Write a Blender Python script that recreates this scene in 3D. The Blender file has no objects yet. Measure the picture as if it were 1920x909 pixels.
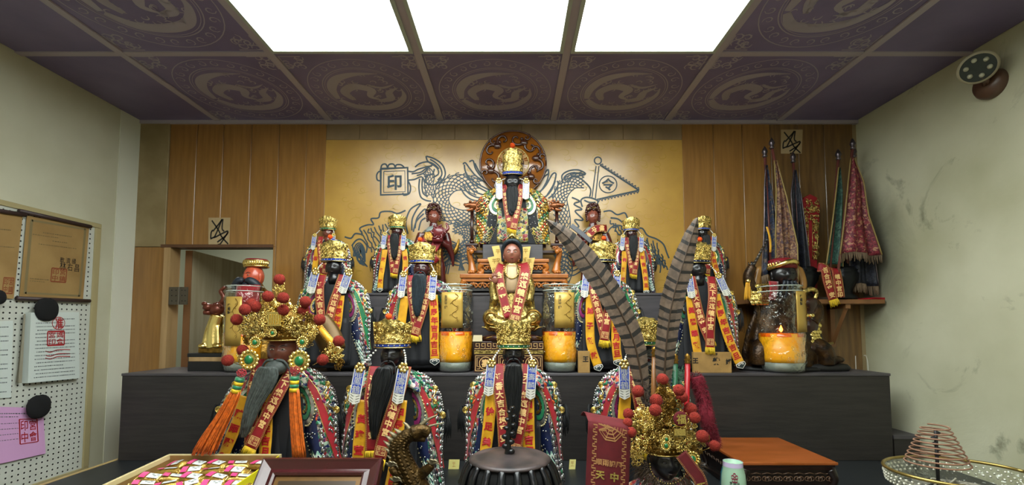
import bpy, bmesh, math, random
from mathutils import Vector, Matrix, noise
random.seed(7)
C = bpy.context.scene.collection
PI = math.pi
# ---------------------------------------------------------------- camera, world, lights, exposure
F = 832.0; YC = 564.0; XC = 962.0; PITCH = math.radians(3.29); CH = 1.60
cam_d = bpy.data.cameras.new('camera'); cam = bpy.data.objects.new('camera', cam_d); C.objects.link(cam)
cam.location = (0, 0, CH); cam.rotation_euler = (PI/2 + PITCH, 0, 0)
cam_d.sensor_width = 36; cam_d.lens = 36*F/1920
cam_d.shift_y = (YC-454.5)/1920; cam_d.shift_x = -(XC-960)/1920; cam_d.clip_start = 0.02
bpy.context.scene.camera = cam
sc = bpy.context.scene
sc.view_settings.view_transform = 'Standard'; sc.view_settings.look = 'None'
sc.view_settings.gamma = 1; sc.view_settings.use_curve_mapping = False
sc.view_settings.exposure = 0.0
w = bpy.data.worlds.new('world'); sc.world = w; w.use_nodes = True
w.node_tree.nodes['Background'].inputs[0].default_value = (0.85, 0.9, 1.0, 1)
w.node_tree.nodes['Background'].inputs[1].default_value = 0.10
PANEL_POWER = 10.8      # emission strength of the ceiling light panels
def area(name, loc, rot, sx, sy, power, col=(1, .97, .92)):
    d = bpy.data.lights.new(name, 'AREA'); d.shape = 'RECTANGLE'; d.size = sx; d.size_y = sy; d.energy = power; d.color = col
    o = bpy.data.objects.new(name, d); C.objects.link(o); o.location = loc; o.rotation_euler = rot
    return o
# unseen fill lights, added behind the viewer and in the room behind the door
area('hall_fill', (0, -1.9, 2.66), (0, 0, 0), 2.4, 1.2, 38)
area('back_room_fill', (-2.2, 3.3, 2.6), (0, 0, 0), .8, .8, 28)
# ---------------------------------------------------------------- helpers
def ray(px, py):
    u = (px-XC)/F; v = (YC-py)/F
    return Vector((u, math.cos(PITCH)-v*math.sin(PITCH), math.sin(PITCH)+v*math.cos(PITCH)))
def P(px, py, Y):
    d = ray(px, py); t = Y/d.y
    return Vector((d.x*t, Y, CH+d.z*t))
def PZ(px, py, z):
    d = ray(px, py); t = (z-CH)/d.z
    return Vector((d.x*t, d.y*t, z))
def PX(px, py, x):
    d = ray(px, py); t = x/d.x
    return Vector((x, d.y*t, CH+d.z*t))
def lin(h, a=1.0):
    h = h.lstrip('#'); r = []
    for i in (0, 2, 4):
        c = int(h[i:i+2], 16)/255
        r.append(c/12.92 if c <= .04045 else ((c+.055)/1.055)**2.4)
    return (*r, a)
MATS = {}
def mat(name, col, rough=.6, metal=0.0, spec=.5, noise_amt=0.0, nscale=20, col2=None, bump=0.0, bscale=60, coat=0.0, emis=0.0, trans=0, stretch=(1, 1, 1), sheen=0):
    if name in MATS: return MATS[name]
    m = bpy.data.materials.new(name); m.use_nodes = True; nt = m.node_tree; b = nt.nodes['Principled BSDF']
    c = lin(col); b.inputs['Base Color'].default_value = c; b.inputs['Roughness'].default_value = rough
    b.inputs['Metallic'].default_value = metal; b.inputs['Specular IOR Level'].default_value = spec
    if coat: b.inputs['Coat Weight'].default_value = coat; b.inputs['Coat Roughness'].default_value = .28 if name in ('mural_paper', 'varnished_plank') else .15
    if sheen: b.inputs['Sheen Weight'].default_value = sheen
    if emis:
        b.inputs['Emission Color'].default_value = c; b.inputs['Emission Strength'].default_value = emis
    tc = nt.nodes.new('ShaderNodeTexCoord'); mp = nt.nodes.new('ShaderNodeMapping'); mp.inputs['Scale'].default_value = stretch
    nt.links.new(tc.outputs['Object'], mp.inputs[0])
    if col2 or noise_amt:
        n = nt.nodes.new('ShaderNodeTexNoise'); n.inputs['Scale'].default_value = nscale; n.inputs['Detail'].default_value = 5
        nt.links.new(mp.outputs[0], n.inputs['Vector'])
        rp = nt.nodes.new('ShaderNodeValToRGB'); c2 = lin(col2) if col2 else tuple(x*(1-noise_amt) for x in c[:3])+(1,)
        rp.color_ramp.elements[0].position = .36; rp.color_ramp.elements[1].position = .64
        rp.color_ramp.elements[0].color = c2; rp.color_ramp.elements[1].color = c
        nt.links.new(n.outputs[0], rp.inputs[0]); nt.links.new(rp.outputs[0], b.inputs['Base Color'])
    if bump:
        n2 = nt.nodes.new('ShaderNodeTexNoise'); n2.inputs['Scale'].default_value = bscale; n2.inputs['Detail'].default_value = 3
        nt.links.new(mp.outputs[0], n2.inputs['Vector'])
        bp = nt.nodes.new('ShaderNodeBump'); bp.inputs['Strength'].default_value = bump; bp.inputs['Distance'].default_value = .004
        nt.links.new(n2.outputs[0], bp.inputs['Height']); nt.links.new(bp.outputs[0], b.inputs['Normal'])
    MATS[name] = m
    return m
def brocade(name, cols, scale=70, metal=.15, rough=.38, edge=.03, edgecol='#b9b29c'):
    """embroidered cloth: voronoi cells of several thread colours"""
    if name in MATS: return MATS[name]
    m = bpy.data.materials.new(name); m.use_nodes = True; nt = m.node_tree; b = nt.nodes['Principled BSDF']
    tc = nt.nodes.new('ShaderNodeTexCoord'); n = nt.nodes.new('ShaderNodeTexNoise'); n.inputs['Scale'].default_value = scale*.5
    nt.links.new(tc.outputs['Object'], n.inputs['Vector'])
    ad = nt.nodes.new('ShaderNodeVectorMath'); ad.operation = 'MULTIPLY_ADD'; ad.inputs[1].default_value = (.03, .03, .03)
    nt.links.new(n.outputs['Color'], ad.inputs[0]); nt.links.new(tc.outputs['Object'], ad.inputs[2])
    v = nt.nodes.new('ShaderNodeTexVoronoi'); v.inputs['Scale'].default_value = scale
    nt.links.new(ad.outputs[0], v.inputs['Vector'])
    sp = nt.nodes.new('ShaderNodeSeparateColor'); nt.links.new(v.outputs['Color'], sp.inputs[0])
    rp = nt.nodes.new('ShaderNodeValToRGB'); cr = rp.color_ramp; cr.interpolation = 'CONSTANT'
    while len(cr.elements) < len(cols): cr.elements.new(.5)
    for i, c in enumerate(cols): cr.elements[i].position = i/len(cols); cr.elements[i].color = lin(c)
    nt.links.new(sp.outputs[0], rp.inputs[0])
    v2 = nt.nodes.new('ShaderNodeTexVoronoi'); v2.feature = 'DISTANCE_TO_EDGE'; v2.inputs['Scale'].default_value = scale
    nt.links.new(ad.outputs[0], v2.inputs['Vector'])
    lt = nt.nodes.new('ShaderNodeMath'); lt.operation = 'LESS_THAN'; lt.inputs[1].default_value = edge; nt.links.new(v2.outputs[0], lt.inputs[0])
    mx = nt.nodes.new('ShaderNodeMix'); mx.data_type = 'RGBA'; nt.links.new(lt.outputs[0], mx.inputs[0])
    nt.links.new(rp.outputs[0], mx.inputs[6]); mx.inputs[7].default_value = lin(edgecol)
    nt.links.new(mx.outputs[2], b.inputs['Base Color'])
    b.inputs['Roughness'].default_value = rough; b.inputs['Metallic'].default_value = metal
    bp = nt.nodes.new('ShaderNodeBump'); bp.inputs['Strength'].default_value = .7; bp.inputs['Distance'].default_value = .003
    nt.links.new(v2.outputs[0], bp.inputs['Height']); nt.links.new(bp.outputs[0], b.inputs['Normal'])
    MATS[name] = m
    return m
def tag(o, label=None, cat=None, group=None, kind=None):
    if label: o['label'] = label
    if cat: o['category'] = cat
    if group: o['group'] = group
    if kind: o['kind'] = kind
    return o
def wloc(o):
    v = Vector((0, 0, 0))
    while o: v += o.location; o = o.parent
    return v
def thing(name, loc, label, cat, group=None):
    o = bpy.data.objects.new(name, None); C.objects.link(o); o.location = loc; o.empty_display_size = .02
    return tag(o, label, cat, group)
class MB:
    def __init__(s): s.v = []; s.f = []; s.mi = []; s.cur = 0
    def add(s, vs, fs):
        n = len(s.v); s.v += [Vector(x) for x in vs]
        for f in fs: s.f.append([i+n for i in f]); s.mi.append(s.cur)
        return s
    def box(s, c, d, rz=0, M=None):
        c = Vector(c); hx, hy, hz = d[0]/2, d[1]/2, d[2]/2
        vs = [Vector((x*hx, y*hy, z*hz)) for z in (-1, 1) for y in (-1, 1) for x in (-1, 1)]
        R = M if M else Matrix.Rotation(rz, 3, 'Z')
        return s.add([c+R@v for v in vs], [(0, 2, 3, 1), (4, 5, 7, 6), (0, 1, 5, 4), (2, 6, 7, 3), (0, 4, 6, 2), (1, 3, 7, 5)])
    def bounds(s, x0, x1, y0, y1, z0, z1): return s.box(((x0+x1)/2, (y0+y1)/2, (z0+z1)/2), (x1-x0, y1-y0, z1-z0))
    def rings(s, R, close=True, caps=True):
        n = len(R[0]); b = len(s.v); vs = [p for r in R for p in r]; fs = []
        for i in range(len(R)-1):
            for j in range(n if close else n-1):
                k = (j+1) % n
                fs.append((i*n+j, i*n+k, (i+1)*n+k, (i+1)*n+j))
        if caps and close:
            fs.append(tuple(range(n-1, -1, -1))); fs.append(tuple((len(R)-1)*n+j for j in range(n)))
        return s.add(vs, fs)
    def tube(s, path, r, seg=8, closed=False, flat=1.0):
        path = [Vector(p) for p in path]; n = len(path); R = []
        up = Vector((0, 0, 1)); prev = None
        for i, p in enumerate(path):
            t = (path[min(i+1, n-1)]-path[max(i-1, 0)])
            t = t.normalized() if t.length > 1e-9 else Vector((0, 0, 1))
            if prev is None: a = t.cross(Vector((0, 1, 0)))
            else: a = prev-t*prev.dot(t)
            if a.length < 1e-4: a = t.orthogonal()
            a.normalize(); prev = a; bvec = t.cross(a)
            rr = r[i] if isinstance(r, (list, tuple)) else (r(i/(n-1)) if callable(r) else r)
            R.append([p+(a*math.cos(2*PI*k/seg)+bvec*math.sin(2*PI*k/seg)*flat)*rr for k in range(seg)])
        return s.rings(R)
    def lathe(s, c, prof, seg=24, fn=None, caps=True, sy=1.0):
        c = Vector(c); R = []
        for (r, z) in prof:
            R.append([c+Vector((math.cos(2*PI*k/seg)*r*(fn(2*PI*k/seg, z) if fn else 1), math.sin(2*PI*k/seg)*r*sy*(fn(2*PI*k/seg, z) if fn else 1), z)) for k in range(seg)])
        return s.rings(R, caps=caps)
    def ell(s, c, r, seg=10, rg=7, M=None):
        c = Vector(c); r = (r, r, r) if not hasattr(r, '__len__') else r
        vs = [Vector((0, 0, -r[2]))]; fs = []
        for i in range(1, rg):
            a = -PI/2+PI*i/rg
            for k in range(seg): b = 2*PI*k/seg; vs.append(Vector((math.cos(a)*math.cos(b)*r[0], math.cos(a)*math.sin(b)*r[1], math.sin(a)*r[2])))
        vs.append(Vector((0, 0, r[2]))); n = len(vs)
        for k in range(seg):
            fs.append((0, 1+(k+1) % seg, 1+k)); fs.append((n-1, n-1-seg+k, n-1-seg+(k+1) % seg))
        for i in range(rg-2):
            for k in range(seg): a = 1+i*seg+k; b = 1+i*seg+(k+1) % seg; fs.append((a, b, b+seg, a+seg))
        if M: vs = [M@v for v in vs]
        return s.add([c+v for v in vs], fs)
    def grid(s, fn, nu, nv):
        vs = [fn(i/nu, j/nv) for j in range(nv+1) for i in range(nu+1)]
        return s.add(vs, [(j*(nu+1)+i, j*(nu+1)+i+1, (j+1)*(nu+1)+i+1, (j+1)*(nu+1)+i) for j in range(nv) for i in range(nu)])
    def prism(s, poly, f0, f1):
        n = len(poly)
        return s.add([f0(p) for p in poly]+[f1(p) for p in poly], [tuple(range(n)), tuple(range(2*n-1, n-1, -1))]+[(i, n+i, n+(i+1) % n, (i+1) % n) for i in range(n)])
    def build(s, name, m, parent=None, smooth=True, label=None, kind=None):
        o0 = wloc(parent)
        me = bpy.data.meshes.new(name); me.from_pydata([v-o0 for v in s.v], [], s.f)
        ms = m if isinstance(m, (list, tuple)) else [m]
        for x in ms: me.materials.append(x)
        if len(ms) > 1: me.polygons.foreach_set('material_index', s.mi)
        if smooth: me.polygons.foreach_set('use_smooth', [True]*len(s.f))
        me.update()
        o = bpy.data.objects.new(name, me); C.objects.link(o); o.parent = parent
        tag(o, label, None, None, kind)
        return o
def fixn(o):
    bm = bmesh.new(); bm.from_mesh(o.data); bmesh.ops.recalc_face_normals(bm, faces=bm.faces); bm.to_mesh(o.data); bm.free(); return o
def bevel(o, wd=.003, seg=2):
    md = o.modifiers.new('bevel', 'BEVEL'); md.width = wd; md.segments = seg; md.limit_method = 'ANGLE'; return o
def solid(o, t, off=-1):
    md = o.modifiers.new('solid', 'SOLIDIFY'); md.thickness = t; md.offset = off; return o
def remesh(o, vs):
    md = o.modifiers.new('remesh', 'REMESH'); md.mode = 'VOXEL'; md.voxel_size = vs; md.use_smooth_shade = True
    sm = o.modifiers.new('smooth', 'SMOOTH'); sm.iterations = 3; sm.factor = .5; return o
def spl(pts, n=8):
    """Catmull-Rom through points"""
    pts = [Vector(p) for p in pts]; out = []
    for i in range(len(pts)-1):
        a = pts[max(i-1, 0)]; b = pts[i]; c = pts[i+1]; d = pts[min(i+2, len(pts)-1)]
        for k in range(n):
            t = k/n
            out.append(.5*((2*b)+(c-a)*t+(2*a-5*b+4*c-d)*t*t+(3*b-a-3*c+d)*t**3))
    out.append(pts[-1]); return out
def lerp(pts, x):
    if x <= pts[0][0]: return pts[0][1]
    for (a, b), (c, d) in zip(pts, pts[1:]):
        if x <= c:
            t = (x-a)/(c-a) if c > a else 0
            return b+(d-b)*t
    return pts[-1][1]
SO = [0]
# ---- glyphs: characters of the built-in font turned into flat mesh outlines
GL = {}
def glyph(ch, bold=.018):
    if (ch, bold) in GL: return GL[(ch, bold)]
    cu = bpy.data.curves.new('glyph', 'FONT'); cu.body = ch; cu.size = 1; cu.resolution_u = 2; cu.offset = bold; cu.fill_mode = 'FRONT'
    ob = bpy.data.objects.new('glyph', cu); C.objects.link(ob); dg = bpy.context.evaluated_depsgraph_get()
    me = bpy.data.meshes.new_from_object(ob.evaluated_get(dg))
    vs = [v.co.copy() for v in me.vertices]; fs = [tuple(p.vertices) for p in me.polygons]
    bpy.data.objects.remove(ob); bpy.data.curves.remove(cu); bpy.data.meshes.remove(me)
    if vs:
        x0 = min(v.x for v in vs); x1 = max(v.x for v in vs); y0 = min(v.y for v in vs); y1 = max(v.y for v in vs)
        sc_ = max(x1-x0, y1-y0, .3)
        vs = [Vector(((v.x-(x0+x1)/2)/sc_, (v.y-(y0+y1)/2)/sc_, 0)) for v in vs]
    GL[(ch, bold)] = (vs, fs); return GL[(ch, bold)]
def put_glyph(mb, ch, fn, s, t, size, bold=.018, wx=1.0):
    """fn(s,t) -> 3D ; the glyph is centred on (s,t)"""
    vs, fs = glyph(ch, bold)
    mb.add([fn(s+v.x*size*wx, t+v.y*size) for v in vs], fs)
def stroke2(mb, pts, wd, fn, taper=False, z=None):
    """flat stroke of width wd through 2D points, mapped by fn"""
    global SO
    SO[0] = (SO[0]+2.0e-6) % 1.6e-3
    pts = [Vector((p[0], p[1])) for p in pts]; n = len(pts); L = []; R = []
    for i, p in enumerate(pts):
        t = pts[min(i+1, n-1)]-pts[max(i-1, 0)]
        if t.length < 1e-9: t = Vector((1, 0))
        t.normalize(); nn = Vector((-t.y, t.x)); ww = wd/2
        if taper:
            f = i/(n-1); ww *= max(.12, math.sin(PI*min(1, .15+f*.85)))
        L.append(p+nn*ww); R.append(p-nn*ww)
    mb.add([fn(q.x, q.y) for q in L+R], [(i, i+1, n+i+1, n+i) for i in range(n-1)])
def spline2(pts, n=6): return [(p.x, p.y) for p in spl([(a, b, 0) for a, b in pts], n)]
# ---------------------------------------------------------------- materials
M_white = mat('white_plaster', '#c6c5ae', .75, col2='#b4b196', nscale=2.2, bump=.15, bscale=14)
def plaster_right():
    m = bpy.data.materials.new('stained_shaded_plaster'); m.use_nodes = True; nt = m.node_tree; b = nt.nodes['Principled BSDF']
    tc = nt.nodes.new('ShaderNodeTexCoord'); n = nt.nodes.new('ShaderNodeTexNoise'); n.inputs['Scale'].default_value = 1.6; n.inputs['Detail'].default_value = 6
    nt.links.new(tc.outputs['Object'], n.inputs['Vector']); r = nt.nodes.new('ShaderNodeValToRGB')
    r.color_ramp.elements[0].color = lin('#b3b292'); r.color_ramp.elements[1].color = lin('#cdccb0'); r.color_ramp.elements[0].position = .35; r.color_ramp.elements[1].position = .6
    nt.links.new(n.outputs[0], r.inputs[0])
    n2 = nt.nodes.new('ShaderNodeTexNoise'); n2.inputs['Scale'].default_value = 3.3; n2.inputs['Detail'].default_value = 7; n2.inputs['Roughness'].default_value = .65; n2.inputs['Distortion'].default_value = 1.0
    nt.links.new(tc.outputs['Object'], n2.inputs['Vector']); r2 = nt.nodes.new('ShaderNodeValToRGB')
    r2.color_ramp.elements[0].position = .585; r2.color_ramp.elements[1].position = .72
    r2.color_ramp.elements[0].color = (0, 0, 0, 1); r2.color_ramp.elements[1].color = (.75, .75, .75, 1)
    nt.links.new(n2.outputs[0], r2.inputs[0])
    mx = nt.nodes.new('ShaderNodeMix'); mx.data_type = 'RGBA'; nt.links.new(r2.outputs[0], mx.inputs[0]); nt.links.new(r.outputs[0], mx.inputs[6]); mx.inputs[7].default_value = lin('#66664f')
    # incense soot above the shelf, with the corner's shadow painted into the same patch
    mp = nt.nodes.new('ShaderNodeMapping'); mp.inputs['Location'].default_value = (0, -2.28, -1.93); mp.vector_type = 'POINT'
    nt.links.new(tc.outputs['Object'], mp.inputs[0])
    sc_ = nt.nodes.new('ShaderNodeVectorMath'); sc_.operation = 'MULTIPLY'; sc_.inputs[1].default_value = (0, 2.9, 1.75); nt.links.new(mp.outputs[0], sc_.inputs[0])
    ln = nt.nodes.new('ShaderNodeVectorMath'); ln.operation = 'LENGTH'; nt.links.new(sc_.outputs[0], ln.inputs[0])
    adn = nt.nodes.new('ShaderNodeMath'); adn.operation = 'MULTIPLY_ADD'; adn.inputs[1].default_value = .9; nt.links.new(n2.outputs[0], adn.inputs[0]); adn.inputs[1].default_value = .5; nt.links.new(ln.outputs[1], adn.inputs[2])
    r3 = nt.nodes.new('ShaderNodeValToRGB'); r3.color_ramp.elements[0].position = .42; r3.color_ramp.elements[1].position = 1.25 if False else 1.0
    r3.color_ramp.elements[0].color = (.85, .85, .85, 1); r3.color_ramp.elements[1].color = (0, 0, 0, 1)
    nt.links.new(adn.outputs[0], r3.inputs[0])
    mx2 = nt.nodes.new('ShaderNodeMix'); mx2.data_type = 'RGBA'; nt.links.new(r3.outputs[0], mx2.inputs[0]); nt.links.new(mx.outputs[2], mx2.inputs[6]); mx2.inputs[7].default_value = lin('#3a3831')
    nt.links.new(mx2.outputs[2], b.inputs['Base Color']); b.inputs['Roughness'].default_value = .8
    bp = nt.nodes.new('ShaderNodeBump'); bp.inputs['Strength'].default_value = .3; bp.inputs['Distance'].default_value = .01; nt.links.new(n2.outputs[0], bp.inputs['Height']); nt.links.new(bp.outputs[0], b.inputs['Normal'])
    return m
M_pright = plaster_right()
M_pillar = mat('aged_plaster', '#a2906b', .7, col2='#857352', nscale=5, bump=.1)
M_plank = mat('varnished_plank', '#976c33', .35, col2='#855c28', nscale=9, stretch=(6, 1, .5), coat=.7, bump=.06, bscale=90)
M_mural = mat('mural_paper', '#ba9038', .34, col2='#aa802e', nscale=7, coat=1.0, spec=.8, bump=.05, bscale=30)
M_ink = mat('mural_ink', '#263a44', .5)
M_inkfaint = mat('mural_faint', '#b18f41', .4)
M_tile = mat('ceiling_tile', '#80769a', .55, col2='#6f6588', nscale=3)
M_tileprint = mat('ceiling_print', '#a39ca8', .5)
M_bar = mat('ceiling_bar', '#a9a0aa', .5)
M_barw = mat('light_bar', '#a9b3a8', .5)
M_black = mat('black_laminate', '#2d2927', .5, col2='#221f1e', nscale=14, stretch=(.4, 1, 5), bump=.15, bscale=70)
M_table = mat('table_laminate', '#25282a', .4, noise_amt=.15)
M_step = mat('grey_step', '#4b474a', .5, col2='#3d3a3d', nscale=10, stretch=(.4, 1, 5), bump=.1)
M_edge = mat('table_edge', '#b59a66', .5)
M_gold = mat('gold_leaf', '#ecd07c', .3, .9, noise_amt=.75, nscale=95, bump=.5, bscale=140)
M_goldb = mat('bright_gold', '#f2d987', .24, 1.0, bump=.25, bscale=200)
M_goldd = mat('dark_gold', '#9a7430', .35, .85, noise_amt=.6, nscale=45, bump=.5, bscale=90)
M_silver = mat('silver_sequin', '#c3c6c4', .25, .9, noise_amt=.4, nscale=40)
M_pewter = mat('dark_sequin', '#6d6468', .3, .8, noise_amt=.4, nscale=40)
M_teal = mat('teal_thread', '#4f9f8c', .45, .2, col2='#c4d6c4', nscale=60)
M_green = mat('green_satin', '#12774a', .38, noise_amt=.3, nscale=30, sheen=.3)
M_red = mat('red_satin', '#a51624', .45, noise_amt=.25, nscale=30, sheen=.3)
M_stole = mat('stole_red', '#8f0f1a', .6, noise_amt=.2, nscale=40)
M_dred = mat('dark_red_velvet', '#5f0d15', .85, noise_amt=.2, nscale=40)
M_yel = mat('yellow_satin', '#e3a91d', .42, col2='#c98f12', nscale=25, sheen=.2)
M_navy = mat('navy_satin', '#141f45', .42, noise_amt=.3, nscale=30)
M_blue = mat('blue_enamel', '#1d3fb0', .3, coat=.4)
M_pur = mat('purple_satin', '#8c2a63', .42, noise_amt=.3)
M_orng = mat('orange_satin', '#d9552a', .45, noise_amt=.3)
M_whit = mat('white_thread', '#dcdad0', .5)
M_pearl = mat('pearl', '#e6e4dc', .18, coat=.5)
M_bhair = mat('black_hair', '#0f1215', .55, noise_amt=.4, nscale=90)
M_ghair = mat('grey_hair', '#4f5754', .6, noise_amt=.45, nscale=90)
M_bluehair = mat('dark_blue_hair', '#1c2a33', .55, noise_amt=.4, nscale=90)
M_fblack = mat('black_lacquer_face', '#121115', .3, coat=.3)
M_fbrown = mat('brown_lacquer_face', '#6e3b2c', .3, coat=.35)
M_fred = mat('red_lacquer_face', '#c2553a', .3, coat=.4)
M_fdk = mat('dark_red_face', '#3b1517', .3, coat=.35)
M_wred = mat('red_lacquer_wood', '#531a18', .28, coat=.4, noise_amt=.3, nscale=25)
M_worange = mat('orange_lacquer_wood', '#b56a28', .3, coat=.3, noise_amt=.35, nscale=15)
M_wtray = mat('tray_top_wood', '#9b5122', .34, coat=.3, col2='#85430f', nscale=6, stretch=(1, 4, 1))
M_wdark = mat('dark_carved_wood', '#32130e', .3, coat=.3, noise_amt=.3)
M_amber = mat('amber_lacquer', '#a8641a', .12, coat=.8, col2='#7a430f', nscale=4)
M_brownc = mat('brown_carving', '#4d2a1c', .25, coat=.5)
M_pom = mat('red_pompom', '#8f2414', .95, noise_amt=.3, nscale=180, bump=1.0, bscale=400)
M_pomo = mat('orange_pompom', '#ff5a14', .95, noise_amt=.15, nscale=180, bump=.8, bscale=400)
M_tass = mat('orange_tassel', '#dd6c18', .6, noise_amt=.4, nscale=90)
M_fring = mat('yellow_fringe', '#e0bb1c', .6, noise_amt=.35, nscale=90)
M_jade = mat('green_jade', '#0f6b3a', .15, coat=.6)
M_gtext = mat('gold_embroidery', '#e2b877', .5)
M_rtext = mat('red_embroidery', '#b0151c', .55)
M_bk = mat('black_ink', '#121212', .6)
M_robe = [brocade('brocade_navy', ['#16264f', '#1f3f6b', '#123a34', '#8c8f93', '#16264f', '#4c1633', '#2b6d63', '#b9b7a8'], 85, .25),
          brocade('brocade_green', ['#0e5a3b', '#9fb8a0', '#16264f', '#a02030', '#2b7d63', '#b0aa9a', '#6d2a55', '#16264f'], 85, .25),
          brocade('brocade_red', ['#9c2230', '#c9b9a8', '#16264f', '#c05030', '#a8a39a', '#0e5a4b', '#8d2658', '#1d2f5c'], 85, .25),
          brocade('brocade_gold', ['#2c2410', '#8a7420', '#1f3f2a', '#c9b045', '#7a1b1b', '#9b8a3a', '#15202a', '#5f7040'], 70)]
M_dark = mat('dark_cloth', '#0d0f16', .7, noise_amt=.3)
M_wood = mat('light_wood', '#b39367', .5, col2='#9b7c52', nscale=5, stretch=(5, 5, .4))
M_steel = mat('hinge_steel', '#6b655a', .4, .7)
M_lamp = bpy.data.materials.new('lamp_diffuser'); M_lamp.use_nodes = True
b_ = M_lamp.node_tree.nodes['Principled BSDF']; b_.inputs['Base Color'].default_value = (.9, .9, .9, 1)
b_.inputs['Emission Color'].default_value = (.93, 1.0, .97, 1); b_.inputs['Emission Strength'].default_value = PANEL_POWER
def glass_mat():
    m = bpy.data.materials.new('thin_glass'); m.use_nodes = True; nt = m.node_tree; nt.nodes.clear()
    o = nt.nodes.new('ShaderNodeOutputMaterial'); t = nt.nodes.new('ShaderNodeBsdfTransparent'); t.inputs[0].default_value = (.95, .97, .95, 1)
    g = nt.nodes.new('ShaderNodeBsdfGlossy'); g.inputs['Roughness'].default_value = .12; g.inputs[0].default_value = (.9, .93, .9, 1)
    lw = nt.nodes.new('ShaderNodeLayerWeight'); lw.inputs[0].default_value = .38
    n = nt.nodes.new('ShaderNodeTexNoise'); n.inputs['Scale'].default_value = 38; n.inputs['Detail'].default_value = 2; tc = nt.nodes.new('ShaderNodeTexCoord')
    nt.links.new(tc.outputs['Object'], n.inputs['Vector']); bp = nt.nodes.new('ShaderNodeBump'); bp.inputs['Strength'].default_value = 1; bp.inputs['Distance'].default_value = .012
    nt.links.new(n.outputs[0], bp.inputs['Height']); nt.links.new(bp.outputs[0], g.inputs['Normal']); nt.links.new(bp.outputs[0], lw.inputs['Normal'])
    mx = nt.nodes.new('ShaderNodeMixShader'); nt.links.new(lw.outputs['Facing'], mx.inputs[0]); nt.links.new(t.outputs[0], mx.inputs[1]); nt.links.new(g.outputs[0], mx.inputs[2]); nt.links.new(mx.outputs[0], o.inputs[0])
    return m
M_glass = glass_mat()
# ---------------------------------------------------------------- the setting
D = 2.35; ZC = CH+1.11; XL = -2.015; XR = 1.86; TZ = 1.0; BZ = CH-.212
def struct(name, mb, m, **k):
    o = mb.build(name, m, None, smooth=False, kind='structure', **k); return o
struct('floor', MB().bounds(-3.2, 3.2, -3.2, 4.6, -.05, 0), mat('floor_tile', '#8a8378', .5, noise_amt=.1))
struct('wall_left', MB().bounds(XL-.1, XL, -3, D+.06, 0, ZC+.1), M_white)
struct('wall_right', MB().bounds(XR, XR+.1, -3, D+.06, 0, ZC+.1), M_pright)
struct('wall_front', MB().bounds(XL-.1, XR+.1, -3.1, -3, 0, ZC+.1), M_white)
ceil = struct('ceiling', MB().bounds(XL-.1, XR+.1, -3, D+.06, ZC+.02, ZC+.1), M_tile)
struct('trim_4', MB().bounds(XL-.001, XL+.004, D-.13, D-.012, 0, ZC), mat('corner_bead', '#d2d3c2', .6))
# back wall core with the door opening
dl = P(312, 463, D).x; dr = P(513, 463, D).x; dz = P(400, 463, D).z
wb = MB(); wb.bounds(XL-.1, dl, D, D+.06, 0, ZC+.1); wb.bounds(dl, dr, D, D+.06, dz, ZC+.1); wb.bounds(dr, XR+.1, D, D+.06, 0, ZC+.1)
wall = struct('wall_back', wb, M_pillar)
# plaster strip and planks
def wpart(name, x0, x1, z0, z1, m, t=.008, parent=None, bev=True, **k):
    o = MB().bounds(x0, x1, D-t, D-.0005, z0, z1).build(name, m, parent or wall, smooth=False, **k)
    if bev: bevel(o, .002, 1)
    return o
X = lambda px, py=400: P(px, py, D).x
wpart('plaster_strip', XL, X(314), dz, ZC, mat('strip_plaster', '#9c8a66', .6, col2='#86744f', nscale=6), .012)
wpart('side_panel', XL, dl, 0, dz-.002, M_plank, .010)
seams = [314, 365, 415, 468, 520, 572, 609]
for a, b in zip(seams, seams[1:]):
    z0 = dz if b < 515 else 0
    if a < 513 < b:
        wpart('plank', X(a)+.001, X(b)-.001, dz, ZC, M_plank, .006); wpart('plank', dr, X(b)-.001, 0, dz, M_plank, .006)
    else: wpart('plank', X(a)+.001, X(b)-.001, z0, ZC, M_plank, .006)
mz = P(900, 263, D).z
ms = [609, 672, 724, 790, 852, 915, 978, 1042, 1106, 1170, 1226, 1281]
M_up = mat('grey_brown_upper_strip', '#8a7352', .4, col2='#7a6446', nscale=8, coat=.6)  # strip above the mural, greyer and darker than the planks
M_smkshade = mat('smoked_shaded_plank', '#7d5d33', .4, col2='#64492a', nscale=9, stretch=(6, 1, .5), coat=.5)  # right corner planks: soot plus the flags' shadow put into a darker colour
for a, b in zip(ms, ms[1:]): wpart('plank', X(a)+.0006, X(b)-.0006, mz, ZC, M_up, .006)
for a, b in zip([1281, 1340, 1395, 1448, 1500, 1549], [1340, 1395, 1448, 1500, 1549, 1604]): wpart('plank', X(a)+.001, min(X(b), XR)-.001, 0, ZC, M_plank if a < 1440 else M_smkshade, .006)
mural = MB().bounds(X(609), X(1281), D-.0045, D-.0005, 0.9, mz).build('mural', M_mural, wall, smooth=False)
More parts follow.
